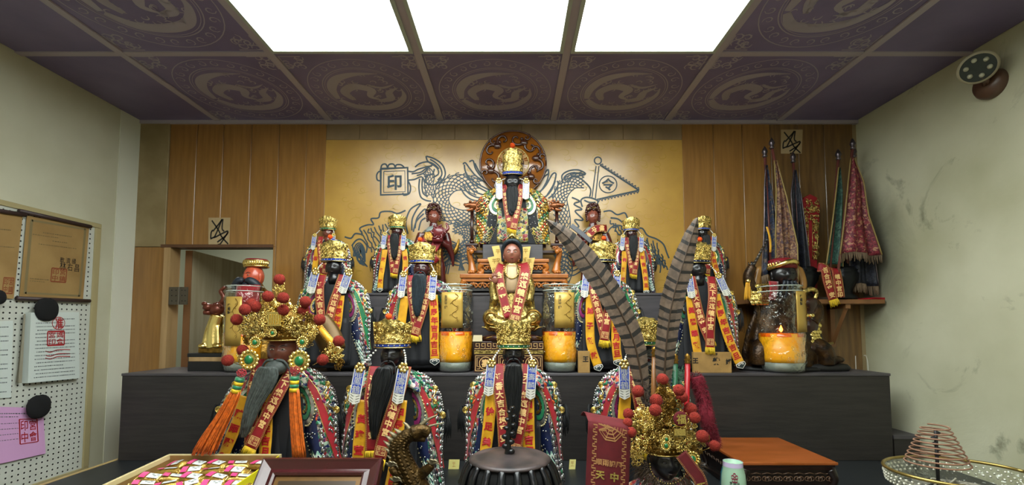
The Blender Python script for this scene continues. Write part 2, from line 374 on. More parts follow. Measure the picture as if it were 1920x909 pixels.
# painted mural: flat print drawn as thin strokes on the paper
def mf(ox, oy, s=3.0303, off=.0052):
    def fn(a, b): return P(ox+a/s, oy+b/s, D-off-SO[0])
    return fn
ink = MB(); LF = mf(600, 230); RF = mf(960, 230)
def st(pts, wd=7, fn=LF, sm=True): stroke2(ink, spline2(pts, 5) if sm else pts, wd*1.25, fn)
def scales(spine, hw, fn, rows=4, step=17, wd=4.5):
    sp = spline2(spine, 8); L = [0]
    for p, q in zip(sp, sp[1:]): L.append(L[-1]+math.dist(p, q))
    def at(s):
        s = max(0, min(s, L[-1]-1e-3))
        for i in range(len(L)-1):
            if L[i+1] >= s:
                t = (s-L[i])/(L[i+1]-L[i]); p, q = sp[i], sp[i+1]
                d = Vector((q[0]-p[0], q[1]-p[1])).normalized()
                return Vector((p[0]+(q[0]-p[0])*t, p[1]+(q[1]-p[1])*t)), d
    k = 0; s = 0
    while s < L[-1]:
        for r in range(rows):
            off = (r+(.5 if k % 2 else 0)-(rows-1)/2)*(2*hw/rows)
            arc = []
            for a in range(7):
                th = -PI/2+PI*a/6; c, d = at(s+math.cos(th)*step*.95); n = Vector((-d.y, d.x))
                q = c+n*(off+math.sin(th)*hw/rows*.95); arc.append((q.x, q.y))
            stroke2(ink, arc, wd*1.3, fn)
        s += step; k += 1
    for sg in (-1, 1):
        e = []
        for i in range(30):
            c, d = at(L[-1]*i/29); n = Vector((-d.y, d.x)); q = c+n*sg*hw; e.append((q.x, q.y))
        stroke2(ink, e, 6, fn)
# left dragon: claw with the seal block
st([(345, 262), (498, 255), (500, 405), (345, 410), (345, 262)], 10, sm=False); st([(362, 277), (482, 273), (484, 392), (362, 396), (362, 277)], 4, sm=False)
put_glyph(ink, '印', lambda a, b: LF(a, -b), 422, -338, 88, .03)
for c in ([(345, 330), (326, 325), (322, 298), (334, 278), (348, 280)], [(345, 265), (352, 240), (374, 236), (386, 262)], [(384, 262), (392, 238), (418, 236), (428, 258)], [(428, 258), (434, 240), (462, 240), (482, 258)],
          [(500, 330), (514, 362), (508, 400), (478, 412), (470, 398)], [(498, 275), (530, 278), (560, 264), (602, 252), (636, 246)], [(500, 326), (536, 322), (578, 308), (604, 342), (650, 352), (690, 312)],
          [(540, 252), (566, 232), (610, 222), (648, 236), (676, 262)], [(604, 190), (652, 206), (696, 240), (712, 290), (692, 330), (652, 352)], [(602, 190), (612, 218), (644, 240), (668, 262), (672, 292), (640, 312)],
          [(625, 208), (655, 226), (684, 256), (692, 296), (668, 326)], [(566, 318), (562, 370), (572, 420), (600, 440), (632, 446)], [(582, 316), (580, 360), (586, 400), (612, 420)],
          [(640, 240), (600, 262), (570, 282), (520, 290)], [(620, 250), (590, 285), (550, 300)], [(650, 262), (640, 290), (610, 300), (600, 330)],
          [(812, 236), (826, 228), (852, 262), (884, 300), (940, 340), (985, 372)], [(820, 238), (826, 276), (850, 314), (900, 350), (980, 392)], [(848, 222), (870, 216), (884, 262), (916, 306), (966, 344)],
          [(834, 300), (862, 340), (910, 372), (968, 402)], [(826, 330), (850, 370), (890, 396), (940, 414)], [(880, 230), (906, 280), (940, 312)], [(812, 345), (836, 392), (880, 420), (930, 430)], [(800, 370), (822, 408), (860, 436), (910, 446)],
          [(500, 632), (488, 566), (514, 492), (572, 460), (548, 496), (524, 548), (522, 612)], [(530, 620), (548, 560), (590, 516)], [(560, 612), (574, 560), (600, 540)], [(540, 600), (552, 540), (596, 490), (600, 520)]):
    st(c)
scales([(905, 372), (820, 340), (742, 352), (688, 420), (712, 500), (800, 540), (905, 530)], 44, LF)
scales([(756, 585), (820, 600), (852, 640), (846, 700)], 34, LF, 4, 14)
scales([(600, 270), (625, 300), (618, 350), (628, 410)], 24, LF, 3, 14, 3.5)
scales([(700, 740), (770, 720), (840, 740), (880, 800)], 28, LF, 3, 15)
for k in range(7):
    st([(700, 690+k*22), (740, 672+k*22+6*math.sin(k)), (790, 690+k*20), (832, 668+k*21), (872, 690+k*22)], 6)
for k in range(4): st([(690+k*12, 860), (706+k*12, 800-k*8), (750, 770-k*4), (800, 800-k*16), (820-k*10, 840)], 6)
def wig(x0, y0, x1, y1, n, amp, fn, wd=6, seed=0):
    rr = random.Random(seed); pts = []
    for i in range(n+1):
        t = i/n; pts.append((x0+(x1-x0)*t+rr.uniform(-amp, amp), y0+(y1-y0)*t+amp*(1 if i % 2 else -1)*rr.uniform(.4, 1)))
    st(pts, wd, fn)
st([(140, 648), (176, 656), (200, 630), (240, 632), (226, 600), (270, 580), (304, 578), (290, 546), (332, 540), (346, 508), (402, 504), (440, 516), (486, 498)], 7)
for k in range(11): wig(232+k*20, 620-k*6, 290+k*20, 730-k*4, 9, 7, LF, 6, k)
for k in range(6): wig(180+k*10, 700+k*12, 226+k*8, 800+k*3, 7, 5, LF, 6, 20+k)
st([(180, 700), (206, 668), (236, 664), (266, 700), (262, 740)], 7)
for k in range(5): st([(190+k*8, 760), (200+k*8, 700+k*6), (228, 684+k*10), (252-k*3, 720+k*8), (256, 790)], 6)
# right dragon with the command flag
st([(488+20*math.cos(a*PI/8), 215+20*math.sin(a*PI/8)) for a in range(17)], 6, RF, False)
st([(478, 246), (454, 430)], 5, RF, False); st([(494, 246), (474, 430)], 5, RF, False)
for a, b, n in (((500, 240), (720, 384), 13), ((720, 384), (482, 436), 13)):
    pts = []
    for i in range(n*2+1):
        t = i/(n*2); nx, ny = (b[1]-a[1]), -(b[0]-a[0]); L_ = math.hypot(nx, ny); o_ = (0, 13)[i % 2]
        pts.append((a[0]+(b[0]-a[0])*t+nx/L_*o_, a[1]+(b[1]-a[1])*t+ny/L_*o_))
    st(pts, 7, RF, False); st([a, b], 7, RF, False)
st([(546+50*math.cos(a*PI/12), 350+48*math.sin(a*PI/12)) for a in range(25)], 5, RF, False)
put_glyph(ink, '令', lambda a, b: RF(a, -b), 546, -350, 74, .03)
for c in ([(100, 388), (140, 348), (176, 300), (206, 266), (202, 320), (170, 380), (130, 420)], [(160, 330), (190, 300), (210, 290)], [(130, 400), (160, 390), (196, 350), (230, 292), (250, 292), (236, 350), (200, 410)],
          [(150, 430), (190, 420), (226, 380), (246, 330)], [(206, 430), (240, 400), (262, 350), (256, 330)], [(290, 340), (284, 300), (320, 274), (376, 268), (418, 290), (380, 302), (340, 304), (330, 330)], [(300, 330), (306, 300), (346, 284), (400, 290)],
          [(312, 340), (330, 312), (372, 310), (406, 330), (446, 376), (442, 420)], [(400, 478), (392, 440), (420, 424), (460, 430), (488, 446), (480, 470)], [(410, 440), (440, 452), (476, 452)],
          [(340, 424), (384, 446), (352, 462), (398, 492), (358, 502), (404, 552), (356, 552), (380, 590), (350, 596)], [(520, 505), (560, 500), (598, 522), (640, 512), (656, 542)], [(560, 540), (600, 546), (640, 570), (690, 560), (700, 600), (740, 600), (770, 640), (820, 660), (860, 690), (880, 740), (892, 770)]):
    st(c, 7, RF)
scales([(410, 330), (350, 332), (300, 370), (272, 430), (286, 510), (290, 580), (258, 640)], 40, RF, 4, 16)
for k in range(10): wig(560+k*30, 560+k*14, 610+k*26, 640+k*24, 8, 7, RF, 6, 40+k)
for k in range(6): wig(740+k*22, 650+k*20, 830+k*10, 800+k*6, 9, 7, RF, 6, 60+k)
scales([(300, 700), (280, 760), (310, 830), (290, 900)], 34, RF, 3, 16)
for k in range(6): st([(330+k*12, 760), (350+k*10, 700+k*10), (390, 690+k*10), (420-k*4, 740), (400, 820+k*6)], 6, RF)
for k in range(7): st([(250, 700+k*26), (300, 690+k*24), (340, 712+k*26), (390, 694+k*25)], 6, RF)
st([(600+58*math.cos(a*PI/12), 640+58*math.sin(a*PI/12)) for a in range(25)], 6, RF, False)
ink.build('dragon_print', M_ink, mural, smooth=False, label='dark blue line drawing of two dragons')
# faint tone-on-tone cloud swirls
fa = MB(); rr = random.Random(3)
for i in range(260):
    px = rr.uniform(614, 1276); py = rr.uniform(268, 560); r0 = rr.uniform(5, 9); a0 = rr.uniform(0, 6.28); pts = []
    for k in range(12):
        a = a0+k*.5; r = r0*(1-k/16); pts.append((px+r*1.5*math.cos(a), py+r*math.sin(a)))
    stroke2(fa, pts, 1.6, lambda a, b: P(a, b, D-.0050), taper=True)
fa.build('cloud_print', M_inkfaint, mural, smooth=False, kind='stuff')
struct('trim_1', MB().bounds(XL, XR, D-.02, D, ZC-.018, ZC+.004), M_bar)
# back wall patches / talisman papers
def quad_paper(name, pts, m, th, nrm, label, cat, parent=None):
    pts = [Vector(p) for p in pts]; n = Vector(nrm)
    mb = MB(); mb.add(pts+[p+n*th for p in pts], [(0, 1, 2, 3), (7, 6, 5, 4), (0, 4, 5, 1), (1, 5, 6, 2), (2, 6, 7, 3), (3, 7, 4, 0)])
    if cat:
        r = thing(name, sum(pts, Vector())/4, label, cat); fixn(mb.build('sheet', m, r, smooth=False)); return r
    o = mb.build(name, m, parent, smooth=False, label=label); fixn(o); return o
M_tal = mat('talisman_paper', '#ae9873', .75, col2='#a08a62', nscale=6)
for i, (x0, y0, x1, y1, lb) in enumerate([(391, 408, 432, 459, 'brown paper talisman scrawled in black above the doorway'), (1464, 243, 1505, 288, 'dim paper talisman scrawled in black above the left flags near the ceiling')]):
    Yp = D-.0065
    r = quad_paper('paper_talisman', [P(x0, y0, Yp), P(x1, y0, Yp), P(x1-2, y1, Yp), P(x0, y1, Yp)], M_tal, .001, (0, -1, 0), lb, 'paper')
    mb = MB(); W_, H_ = x1-x0, y1-y0; fn = lambda a, b, x0=x0, y0=y0, W_=W_, H_=H_: P(x0+a*W_, y0+b*H_, Yp-.0013)
    for s in ([(.15, .1), (.45, .45), (.6, .7), (.9, .97)], [(.1, .75), (.12, .55), (.2, .45)], [(.08, .78), (.3, .7)], [(.62, .05), (.45, .4), (.25, .75)], [(.66, .05), (.62, .4), (.72, .5)], [(.9, .52), (.55, .95), (.42, .98)], [(.3, .72), (.7, .55), (.88, .5), (.8, .65), (.4, .9)], [(.2, .5), (.5, .2), (.6, .08)]):
        stroke2(mb, spline2(s, 4), .06, fn)
    mb.build('brush_marks', M_bk, r, smooth=False)
# room behind the open door
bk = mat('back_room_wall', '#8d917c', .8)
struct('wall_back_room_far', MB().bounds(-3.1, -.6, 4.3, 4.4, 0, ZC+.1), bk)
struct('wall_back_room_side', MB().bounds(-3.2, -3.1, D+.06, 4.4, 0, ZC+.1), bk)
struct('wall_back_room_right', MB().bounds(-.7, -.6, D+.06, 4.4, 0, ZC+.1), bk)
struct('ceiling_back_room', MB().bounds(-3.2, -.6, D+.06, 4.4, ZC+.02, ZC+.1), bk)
jb = MB(); jb.bounds(dl-.002, X(326), D-.012, D+.06, 0, dz); struct('trim_2', jb, M_wood)
struct('trim_3', MB().bounds(dl-.02, dr+.002, D-.014, D+.06, dz-.004, dz+.012), mat('lintel', '#5b3d28', .5))
dA = Vector((P(356, 600, 2.43).x, 2.43, 0)); dB = Vector((-1.80, 3.05, 0))
dv = (dB-dA); dn = Vector((dv.y, -dv.x, 0)).normalized()
md_ = MB(); ctr = (dA+dB)/2-dn*.017; ang = math.atan2(dv.y, dv.x)
md_.box((ctr.x, ctr.y, dz/2), (dv.length, .034, dz-.01), ang)
door = struct('door_1', md_, mat('door_leaf_wood', '#aca189', .5, col2='#978a6e', nscale=5, stretch=(5, 5, .4)))
ed = MB(); e0 = dA-dn*.017-dv.normalized()*.002; ed.box((e0.x, e0.y, dz/2), (.004, .036, dz-.012), ang); ed.build('door_edge', mat('door_edge_wood', '#7c5634', .5), door, smooth=False)
hg = MB(); a = P(318, 538, D-.016); b = P(334, 571, D-.016); hg.bounds(a.x, b.x, D-.018, D-.012, b.z, a.z)
c = P(336, 538, D-.016); d_ = P(351, 571, D-.016); hg.bounds(c.x, d_.x, D-.018, D-.012, d_.z, c.z)
hg.tube([(b.x+.003, D-.018, b.z), (b.x+.003, D-.018, a.z)], .005, 8)
hj = hg.build('hinge', M_steel, door, smooth=False, label='grey steel hinge')
sc_ = MB()
for hx in (322, 330, 341, 347):
    for hy in (544, 554, 564): sc_.ell(P(hx, hy, D-.0185), (.003, .002, .003), 6, 4)
sc_.build('screw', M_bk, hj)
kn = MB(); lk = P(412, 565, 2.85); kn.box((lk.x+.05, 2.85, lk.z), (.006, .06, .12)); kn.build('door_handle', M_steel, door)
# ---- ceiling tiles, bars, light panels
gx = [-1.592, -.988, -.388, .217, .829, 1.433]; gy = [2.349, 1.745, 1.141, .537, -.067, -.671, -1.275]
def medallion():
    mb = MB(); fn = lambda a, b: Vector((a, b, 0))
    for r, wd in ((.262, .004), (.20, .004), (.19, .0025)):
        stroke2(mb, [(r*math.cos(t*PI/24), r*math.sin(t*PI/24)) for t in range(49)], wd, fn)
    rr = random.Random(5)
    # ring of scrolls
    for k in range(26):
        a = 2*PI*k/26; cx, cy = .231*math.cos(a), .231*math.sin(a); pts = []
        for j in range(10): t = a+j*.75*(1 if k % 2 else -1); r = .02*(1-j/12); pts.append((cx+r*math.cos(t), cy+r*math.sin(t)))
        stroke2(mb, pts, .005, fn, True)
    # coiled dragon body with curls
    def blob(pts, wd): stroke2(mb, spline2(pts, 6), wd, fn, True)
    blob([(-.16, .07), (-.10, .135), (0, .15), (.10, .12), (.16, .04), (.165, -.03)], .05)
    blob([(-.165, .06), (-.16, -.03), (-.11, -.11), (-.02, -.15), (.09, -.155)], .045)
    blob([(-.09, .07), (-.11, 0), (-.05, -.05), (.02, -.02), (.0, .04), (.06, .08)], .05)
    blob([(.03, .08), (.09, .06), (.10, 0), (.15, -.04)], .04)
    blob([(.02, -.06), (.08, -.04), (.14, -.07)], .018)
    for k in range(46):
        a = rr.uniform(0, 2*PI); r = rr.choice([.15, .1, .13, .06]); cx, cy = r*math.cos(a), r*math.sin(a); pts = []
        for j in range(7): t = a*3+j*.7; q = .018*(1-j/9); pts.append((cx+q*math.cos(t), cy+q*math.sin(t)))
        stroke2(mb, pts, .006, fn, True)
    for sx in (-1, 1):
        for sy in (-1, 1):
            stroke2(mb, [(sx*.28, sy*.19), (sx*.28, sy*.28), (sx*.19, sy*.28)], .006, fn)
            for k in range(7):
                cx = sx*rr.uniform(.2, .27); cy = sy*rr.uniform(.2, .27); pts = []
                for j in range(9): t = k+j*.8; q = .022*(1-j/11); pts.append((cx+q*math.cos(t), cy+q*math.sin(t)))
                stroke2(mb, pts, .007, fn, True)
    return mb
med_mb = medallion(); med_me = None
def tile(x0, x1, y0, y1, full=True):
    global med_me
    mb = MB(); mb.bounds(x0+.004, x1-.004, y0+.004, y1-.004, ZC, ZC+.015)
    t = mb.build('ceiling_tile', M_tile, ceil, smooth=False)
    if full:
        cx, cy = (x0+x1)/2, (y0+y1)/2
        if med_me is None:
            o = med_mb.build('dragon_medallion_print', M_tileprint, None, smooth=False); med_me = o.data
        else: o = bpy.data.objects.new('dragon_medallion_print', med_me); C.objects.link(o)
        o.parent = t; o.location = (cx, cy, ZC-.0008)
for j in range(len(gy)-1):
    y1, y0 = gy[j], gy[j+1]
    for i in range(len(gx)-1):
        if j >= 1 and 1 <= i <= 3: continue
        tile(gx[i], gx[i+1], y0, y1, j < 3)
    tile(XL, gx[0], y0, y1, False); tile(gx[-1], XR, y0, y1, False)
for x in gx: MB().bounds(x-.015, x+.015, gy[-1], D, ZC-.006, ZC+.002).build('grid_bar', M_bar, ceil, smooth=False)
for y in gy[1:]:
    MB().bounds(XL, gx[1]-.016, y-.013, y+.013, ZC-.005, ZC+.002).build('grid_bar', M_bar, ceil, smooth=False)
    MB().bounds(gx[4]+.016, XR, y-.013, y+.013, ZC-.005, ZC+.002).build('grid_bar', M_bar, ceil, smooth=False)
colname = ['left', 'middle', 'right']
for i in (1, 2, 3):
    for j in (1, 2, 3):
        y1, y0 = gy[j], gy[j+1]; x0, x1 = gx[i], gx[i+1]
        lb = 'bright white ceiling light panel, %s of the three in the row nearest the altar' % colname[i-1] if j == 1 else 'bright white ceiling light panel over the viewer, out of view'
        r = thing('ceiling_light', ((x0+x1)/2, (y0+y1)/2, ZC), lb, 'ceiling light', 'light panels in the ceiling')
        MB().bounds(x0+.03, x1-.03, y0+.03, y1-.03, ZC-.001, ZC+.012).build('diffuser', M_lamp, r, smooth=False)
        fr = MB()
        fr.bounds(x0+.015, x0+.03, y0+.014, y1-.014, ZC-.012, ZC+.01); fr.bounds(x1-.03, x1-.015, y0+.014, y1-.014, ZC-.012, ZC+.01)
        fr.bounds(x0+.03, x1-.03, y0+.014, y0+.03, ZC-.012, ZC+.01); fr.bounds(x0+.03, x1-.03, y1-.03, y1-.014, ZC-.012, ZC+.01)
        fr.build('frame', M_barw, r, smooth=False)
# ---- altar table, black step box, grey step, side ledge
r = thing('altar_table', (0, 1.6, 0), 'long dark altar table with a beige edge that carries all the front statues and offerings', 'table')
t = MB().bounds(-1.78, XR-.02, .95, D-.03, TZ-.04, TZ).build('table_top', M_table, r, smooth=False)
MB().bounds(-1.80, -1.78, .95, D-.03, TZ-.04, TZ+.001).build('edge_strip', M_edge, r, smooth=False)
for x in (-1.7, 1.76):
    for y in (1.03, 2.25): MB().bounds(x-.04, x+.04, y-.04, y+.04, 0, TZ-.04).build('leg', M_black, r, smooth=False)
r = thing('altar_step', (0, 2.18, TZ), 'long black woodgrain box forming the raised altar step under the jars', 'altar')
bevel(MB().bounds(-1.77, 1.705, 2.025, D-.03, TZ+.0005, BZ-.012).build('front_box', M_black, r, smooth=False), .002)
bevel(MB().bounds(-1.772, 1.708, 2.022, D-.008, BZ-.012, BZ).build('top_board', M_step, r, smooth=False), .002)
r = thing('side_ledge', (1.77, 2.1, TZ), 'low dark wooden ledge squeezed between the black box and the right wall', 'shelf')
MB().bounds(1.715, XR-.03, 2.03, D-.01, TZ+.0005, CH-.505).build('body', M_black, r, smooth=False); MB().bounds(1.712, XR-.028, 2.025, D-.01, CH-.505, CH-.49).build('top_board', M_step, r, smooth=False)
S1Z = P(850, 549, 2.20).z   # grey stepped platform behind the middle row
r = thing('stepped_platform', (0, 2.27, BZ), 'grey wooden platform on which the rear row of statues stands', 'platform')
bevel(MB().bounds(-.92, 1.0, 2.20, D-.01, BZ+.0005, S1Z-.012).build('riser', M_step, r, smooth=False), .002); bevel(MB().bounds(-.925, 1.005, 2.195, D-.01, S1Z-.012, S1Z).build('top_board', M_step, r, smooth=False), .002)
# ---------------------------------------------------------------- statue parts
def head_mesh(mb, c, w, h, d, turn=0.0, female=False, ears=True):
    """face looking towards -Y. w,h,d = full width, height, depth; c = centre"""
    nu, nv = 36, 28; R = Matrix.Rotation(turn, 3, 'Z'); c = Vector(c)
    def g(x, z, cx, cz, sx, sz): return math.exp(-((x-cx)/sx)**2-((z-cz)/sz)**2)
    rings = []
    for j in range(nv+1):
        ph = -PI/2+PI*j/nv; z = math.sin(ph); cr = math.cos(ph)
        ring = []
        for i in range(nu):
            th = 2*PI*i/nu; x = cr*math.cos(th); y = cr*math.sin(th)
            wz = 1.0-.22*max(0, -z)**1.3-.05*max(0, z)        # jaw narrows
            X_ = x*wz; f = max(0, -y)                            # f=1 at front
            fr = 1.0
            push = 0
            if y < .1:
                push += .20*g(X_, z, 0, -.10, .13, .17)+.10*g(X_, z, 0, .08, .08, .25)      # nose
                push += .07*g(X_, z, .38, .22, .26, .08)+.07*g(X_, z, -.38, .22, .26, .08)    # brow
                push -= .09*g(X_, z, .36, .08, .20, .10)+.09*g(X_, z, -.36, .08, .20, .10)    # sockets
                push += .06*g(X_, z, .36, .07, .14, .05)+.06*g(X_, z, -.36, .07, .14, .05)    # lids
                push += .07*g(X_, z, .45, -.20, .22, .20)+.07*g(X_, z, -.45, -.20, .22, .20)  # cheeks
                push += .08*g(X_, z, 0, -.42, .20, .045)+.08*g(X_, z, 0, -.53, .17, .05)      # lips
                push -= .05*g(X_, z, 0, -.475, .22, .025)
                push += .09*g(X_, z, 0, -.80, .25, .14)                                       # chin
                push += .03*g(X_, z, .12, -.14, .06, .06)+.03*g(X_, z, -.12, -.14, .06, .06)
            v = Vector((X_*w/2, (y-push)*d/2, z*h/2))
            ring.append(c+R@v)
        rings.append(ring)
    mb.rings(rings, caps=False)
    if ears:
        for s in (-1, 1):
            p = c+R@Vector((s*w*.49, d*.02, -h*.02))
            mb.ell(p, (w*.05, d*.11, h*.17), 8, 6, R); mb.ell(c+R@Vector((s*w*.47, d*.0, -h*.17)), (w*.045, d*.07, h*.09), 8, 5, R)
def face_details(parent, c, w, h, d, turn, style):
    R = Matrix.Rotation(turn, 3, 'Z'); c = Vector(c)
    q = lambda x, y, z: c+R@Vector((x*w/2, y*d/2, z*h/2))
    ey = MB()
    for s in (-1, 1): ey.ell(q(s*.36, -.93, .065), (w*.085, d*.03, h*.022), 10, 6, R)
    ey.build('eye', mat('eye_white', '#b9aa97', .3) if style != 'black' else mat('eye_dim', '#2a2622', .3), parent)
    pu = MB()
    for s in (-1, 1): pu.ell(q(s*.35, -.975, .06), (w*.035, d*.02, h*.018), 8, 5, R)
    pu.build('pupil', M_bk, parent)
    br = MB()
    for s in (-1, 1): br.tube(spl([q(s*.14, -1.02, .20), q(s*.36, -1.0, .28), q(s*.60, -.83, .22)], 4), [w*.012*(1.2-abs(k-4)/6) for k in range(9)], 6)
    br.build('eyebrow', M_bk if style != 'black' else mat('brow_dim', '#2b2320', .4), parent)
    lp = MB(); lp.tube(spl([q(-.2, -.98, -.46), q(0, -1.07, -.475), q(.2, -.98, -.46)], 4), [w*.008+w*.014*math.sin(PI*k/8) for k in range(9)], 6)
    lp.build('lips', mat('lip_red', '#8e2b22', .35) if style != 'black' else mat('lip_dim', '#2a1212', .35), parent)
def gold_crown(parent, T, k, x, zb, zt, wb, wt, ydp, m=None, pom=None, band=M_blue, rnd=0, tilt=0, gem=True):
    """ornate crown: band + embossed filigree wall with scalloped rim. all sizes in template units"""
    m = m or M_gold; rr = random.Random(rnd); mb = MB(); seg = 56; nr = 12; R = []
    for j in range(nr+1):
        t = j/nr; ring = []
        for i in range(seg):
            a = 2*PI*i/seg; fr = max(0, -math.sin(a))
            w_ = (wb+(wt-wb)*t)/2*(1+.05*math.sin(t*PI*3))
            em = 1+.045*math.sin(a*9+t*9)*math.sin(t*13+rnd)+.035*math.cos(a*17-t*7)
            top = zt-zb; zz = zb+top*t
            if j == nr: zz += (.07*top*abs(math.sin(a*4.5))+.18*top*fr**4)-.10*top*(1-fr)
            ring.append(T(x+math.cos(a)*w_*em, zz, ydp+math.sin(a)*w_*.86*em))
        R.append(ring)
    mb.rings(R, caps=False); mb.ell(T(x, zb+(zt-zb)*.55, ydp), (wt*.40*k, wt*.12*k, (zt-zb)*.35*k), 12, 6)
    cr = mb.build('crown', m, parent)
    fl = MB()
    for i in range(190):      # filigree curls standing proud
        a = rr.uniform(0, 2*PI) if i % 3 else rr.uniform(-PI, 0); t = rr.uniform(.06, 1.02); w_ = (wb+(wt-wb)*t)/2*1.05; r0 = rr.uniform(1.8, 4.2); pts = []; ph = rr.uniform(0, 6.28); d = rr.choice((-1, 1))
        for q in range(7):
            th = ph+d*q*.9; r = r0*(1-q/9)
            aa = a+r*math.cos(th)/w_; pts.append(T(x+math.cos(aa)*(w_+.6), zb+(zt-zb)*t+r*math.sin(th), ydp+math.sin(aa)*(w_*.86+.6)))
        fl.tube(pts, .55*k, 4)
        if i % 4 == 0: fl.ell(pts[-1], 1.1*k, 6, 4)
    fl.build('filigree', M_goldb, cr, kind='stuff')
    bd = MB(); bh = (zt-zb)*.11+2
    def rg(z, w_): return [T(x+math.cos(2*PI*i/40)*w_/2, z, ydp+math.sin(2*PI*i/40)*w_/2*.86) for i in range(40)]
    bd.rings([rg(zb-bh, wb*1.01), rg(zb-bh, wb*1.06), rg(zb, wb*1.06), rg(zb, wb*1.0)], caps=False)
    bo = bd.build('crown_band', band, cr)
    rb = MB()
    for z in (zb-bh-.8, zb+.4):
        rb.tube([T(x+math.cos(2*PI*i/40)*wb*.55, z, ydp+math.sin(2*PI*i/40)*wb*.55*.86) for i in range(41)], 1.0*k, 6)
    rb.build('band_rim', M_goldb, cr)
    if gem:
        gm = MB()
        for i in range(-4, 5):
            a = -PI/2+i*.32; p = T(x+math.cos(a)*wb*.54, zb-bh/2, ydp+math.sin(a)*wb*.54*.86); gm.ell(p, (1.5*k, 1.2*k, 1.5*k), 8, 5)
        gm.build('band_stud', M_silver, cr, kind='stuff')
    if pom:
        p = T(x, zt+ (zt-zb)*.12, ydp-wt*.42); e = T(x+pom[0], zt+pom[1], ydp-wt*.42)
        MB().tube([p, (p+e)/2+Vector((.3*k, 0, 0)), e], .4*k, 5).build('pompom_wire', M_goldb, cr)
        pompom(e, 4.9*k*pom[2], cr, M_pomo)
    return cr
def pompom(c, r, parent, m, rnd=0):
    mb = MB(); rr = random.Random(int(c[0]*1e4)+rnd); mb.ell(c, r, 16, 12)
    mb.v = [Vector(c)+(v-Vector(c))*(1+rr.uniform(-.05, .07)) for v in mb.v]
    for i in range(140):
        d = Vector((rr.gauss(0, 1), rr.gauss(0, 1), rr.gauss(0, 1))).normalized(); t = d.orthogonal().normalized()*r*.035
        b = Vector(c)+d*r*.95; mb.add([b-t, b+t, Vector(c)+d*r*rr.uniform(1.08, 1.2)], [(0, 1, 2)])
    return mb.build('pompom', m, parent)
def beard_part(parent, T, k, pts, w0, m, ydp, seed=1, w1=None, thick=6, n=34):
    """beard of many strands. pts: centre line (x,z) from the chin down; w0 top width"""
    rr = random.Random(seed); sp = spl([(a, b, 0) for a, b in pts], 6); N = len(sp); mb = MB(); w1 = w0*.22 if w1 is None else w1
    def wd(t): return (w0*(1-t**2.6)+w1*t**2.6)*(.55+.45*min(1, t/.22))
    # core
    R = []
    for i, p in enumerate(sp):
        t = i/(N-1); w_ = wd(t)*.5; th = thick*(1-.6*t)
        R.append([T(p.x+math.cos(2*PI*q/14)*w_*.92, p.y, ydp+math.sin(2*PI*q/14)*th) for q in range(14)])
    mb.rings(R)
    for s in range(n):
        u = -1+2*(s+.5)/n+rr.uniform(-.03, .03); ph = rr.uniform(0, 6.28); e = rr.uniform(.82, 1.03); path = []
        for i in range(0, N, 2):
            t = i/(N-1)*e; p = sp[min(int(t*(N-1)), N-1)]; w_ = wd(t)*.5*.95
            path.append(T(p.x+u*w_+math.sin(t*6+ph)*1.6*(.3+t), p.y, ydp-math.sqrt(max(0, 1-u*u))*thick*(1-.6*t)-.5+.5*math.sin(t*11+ph)))
        mb.tube(path, [w0*.034*k*(1-.7*i/len(path)) for i in range(len(path))], 5)
    return mb.build('beard', m, parent)
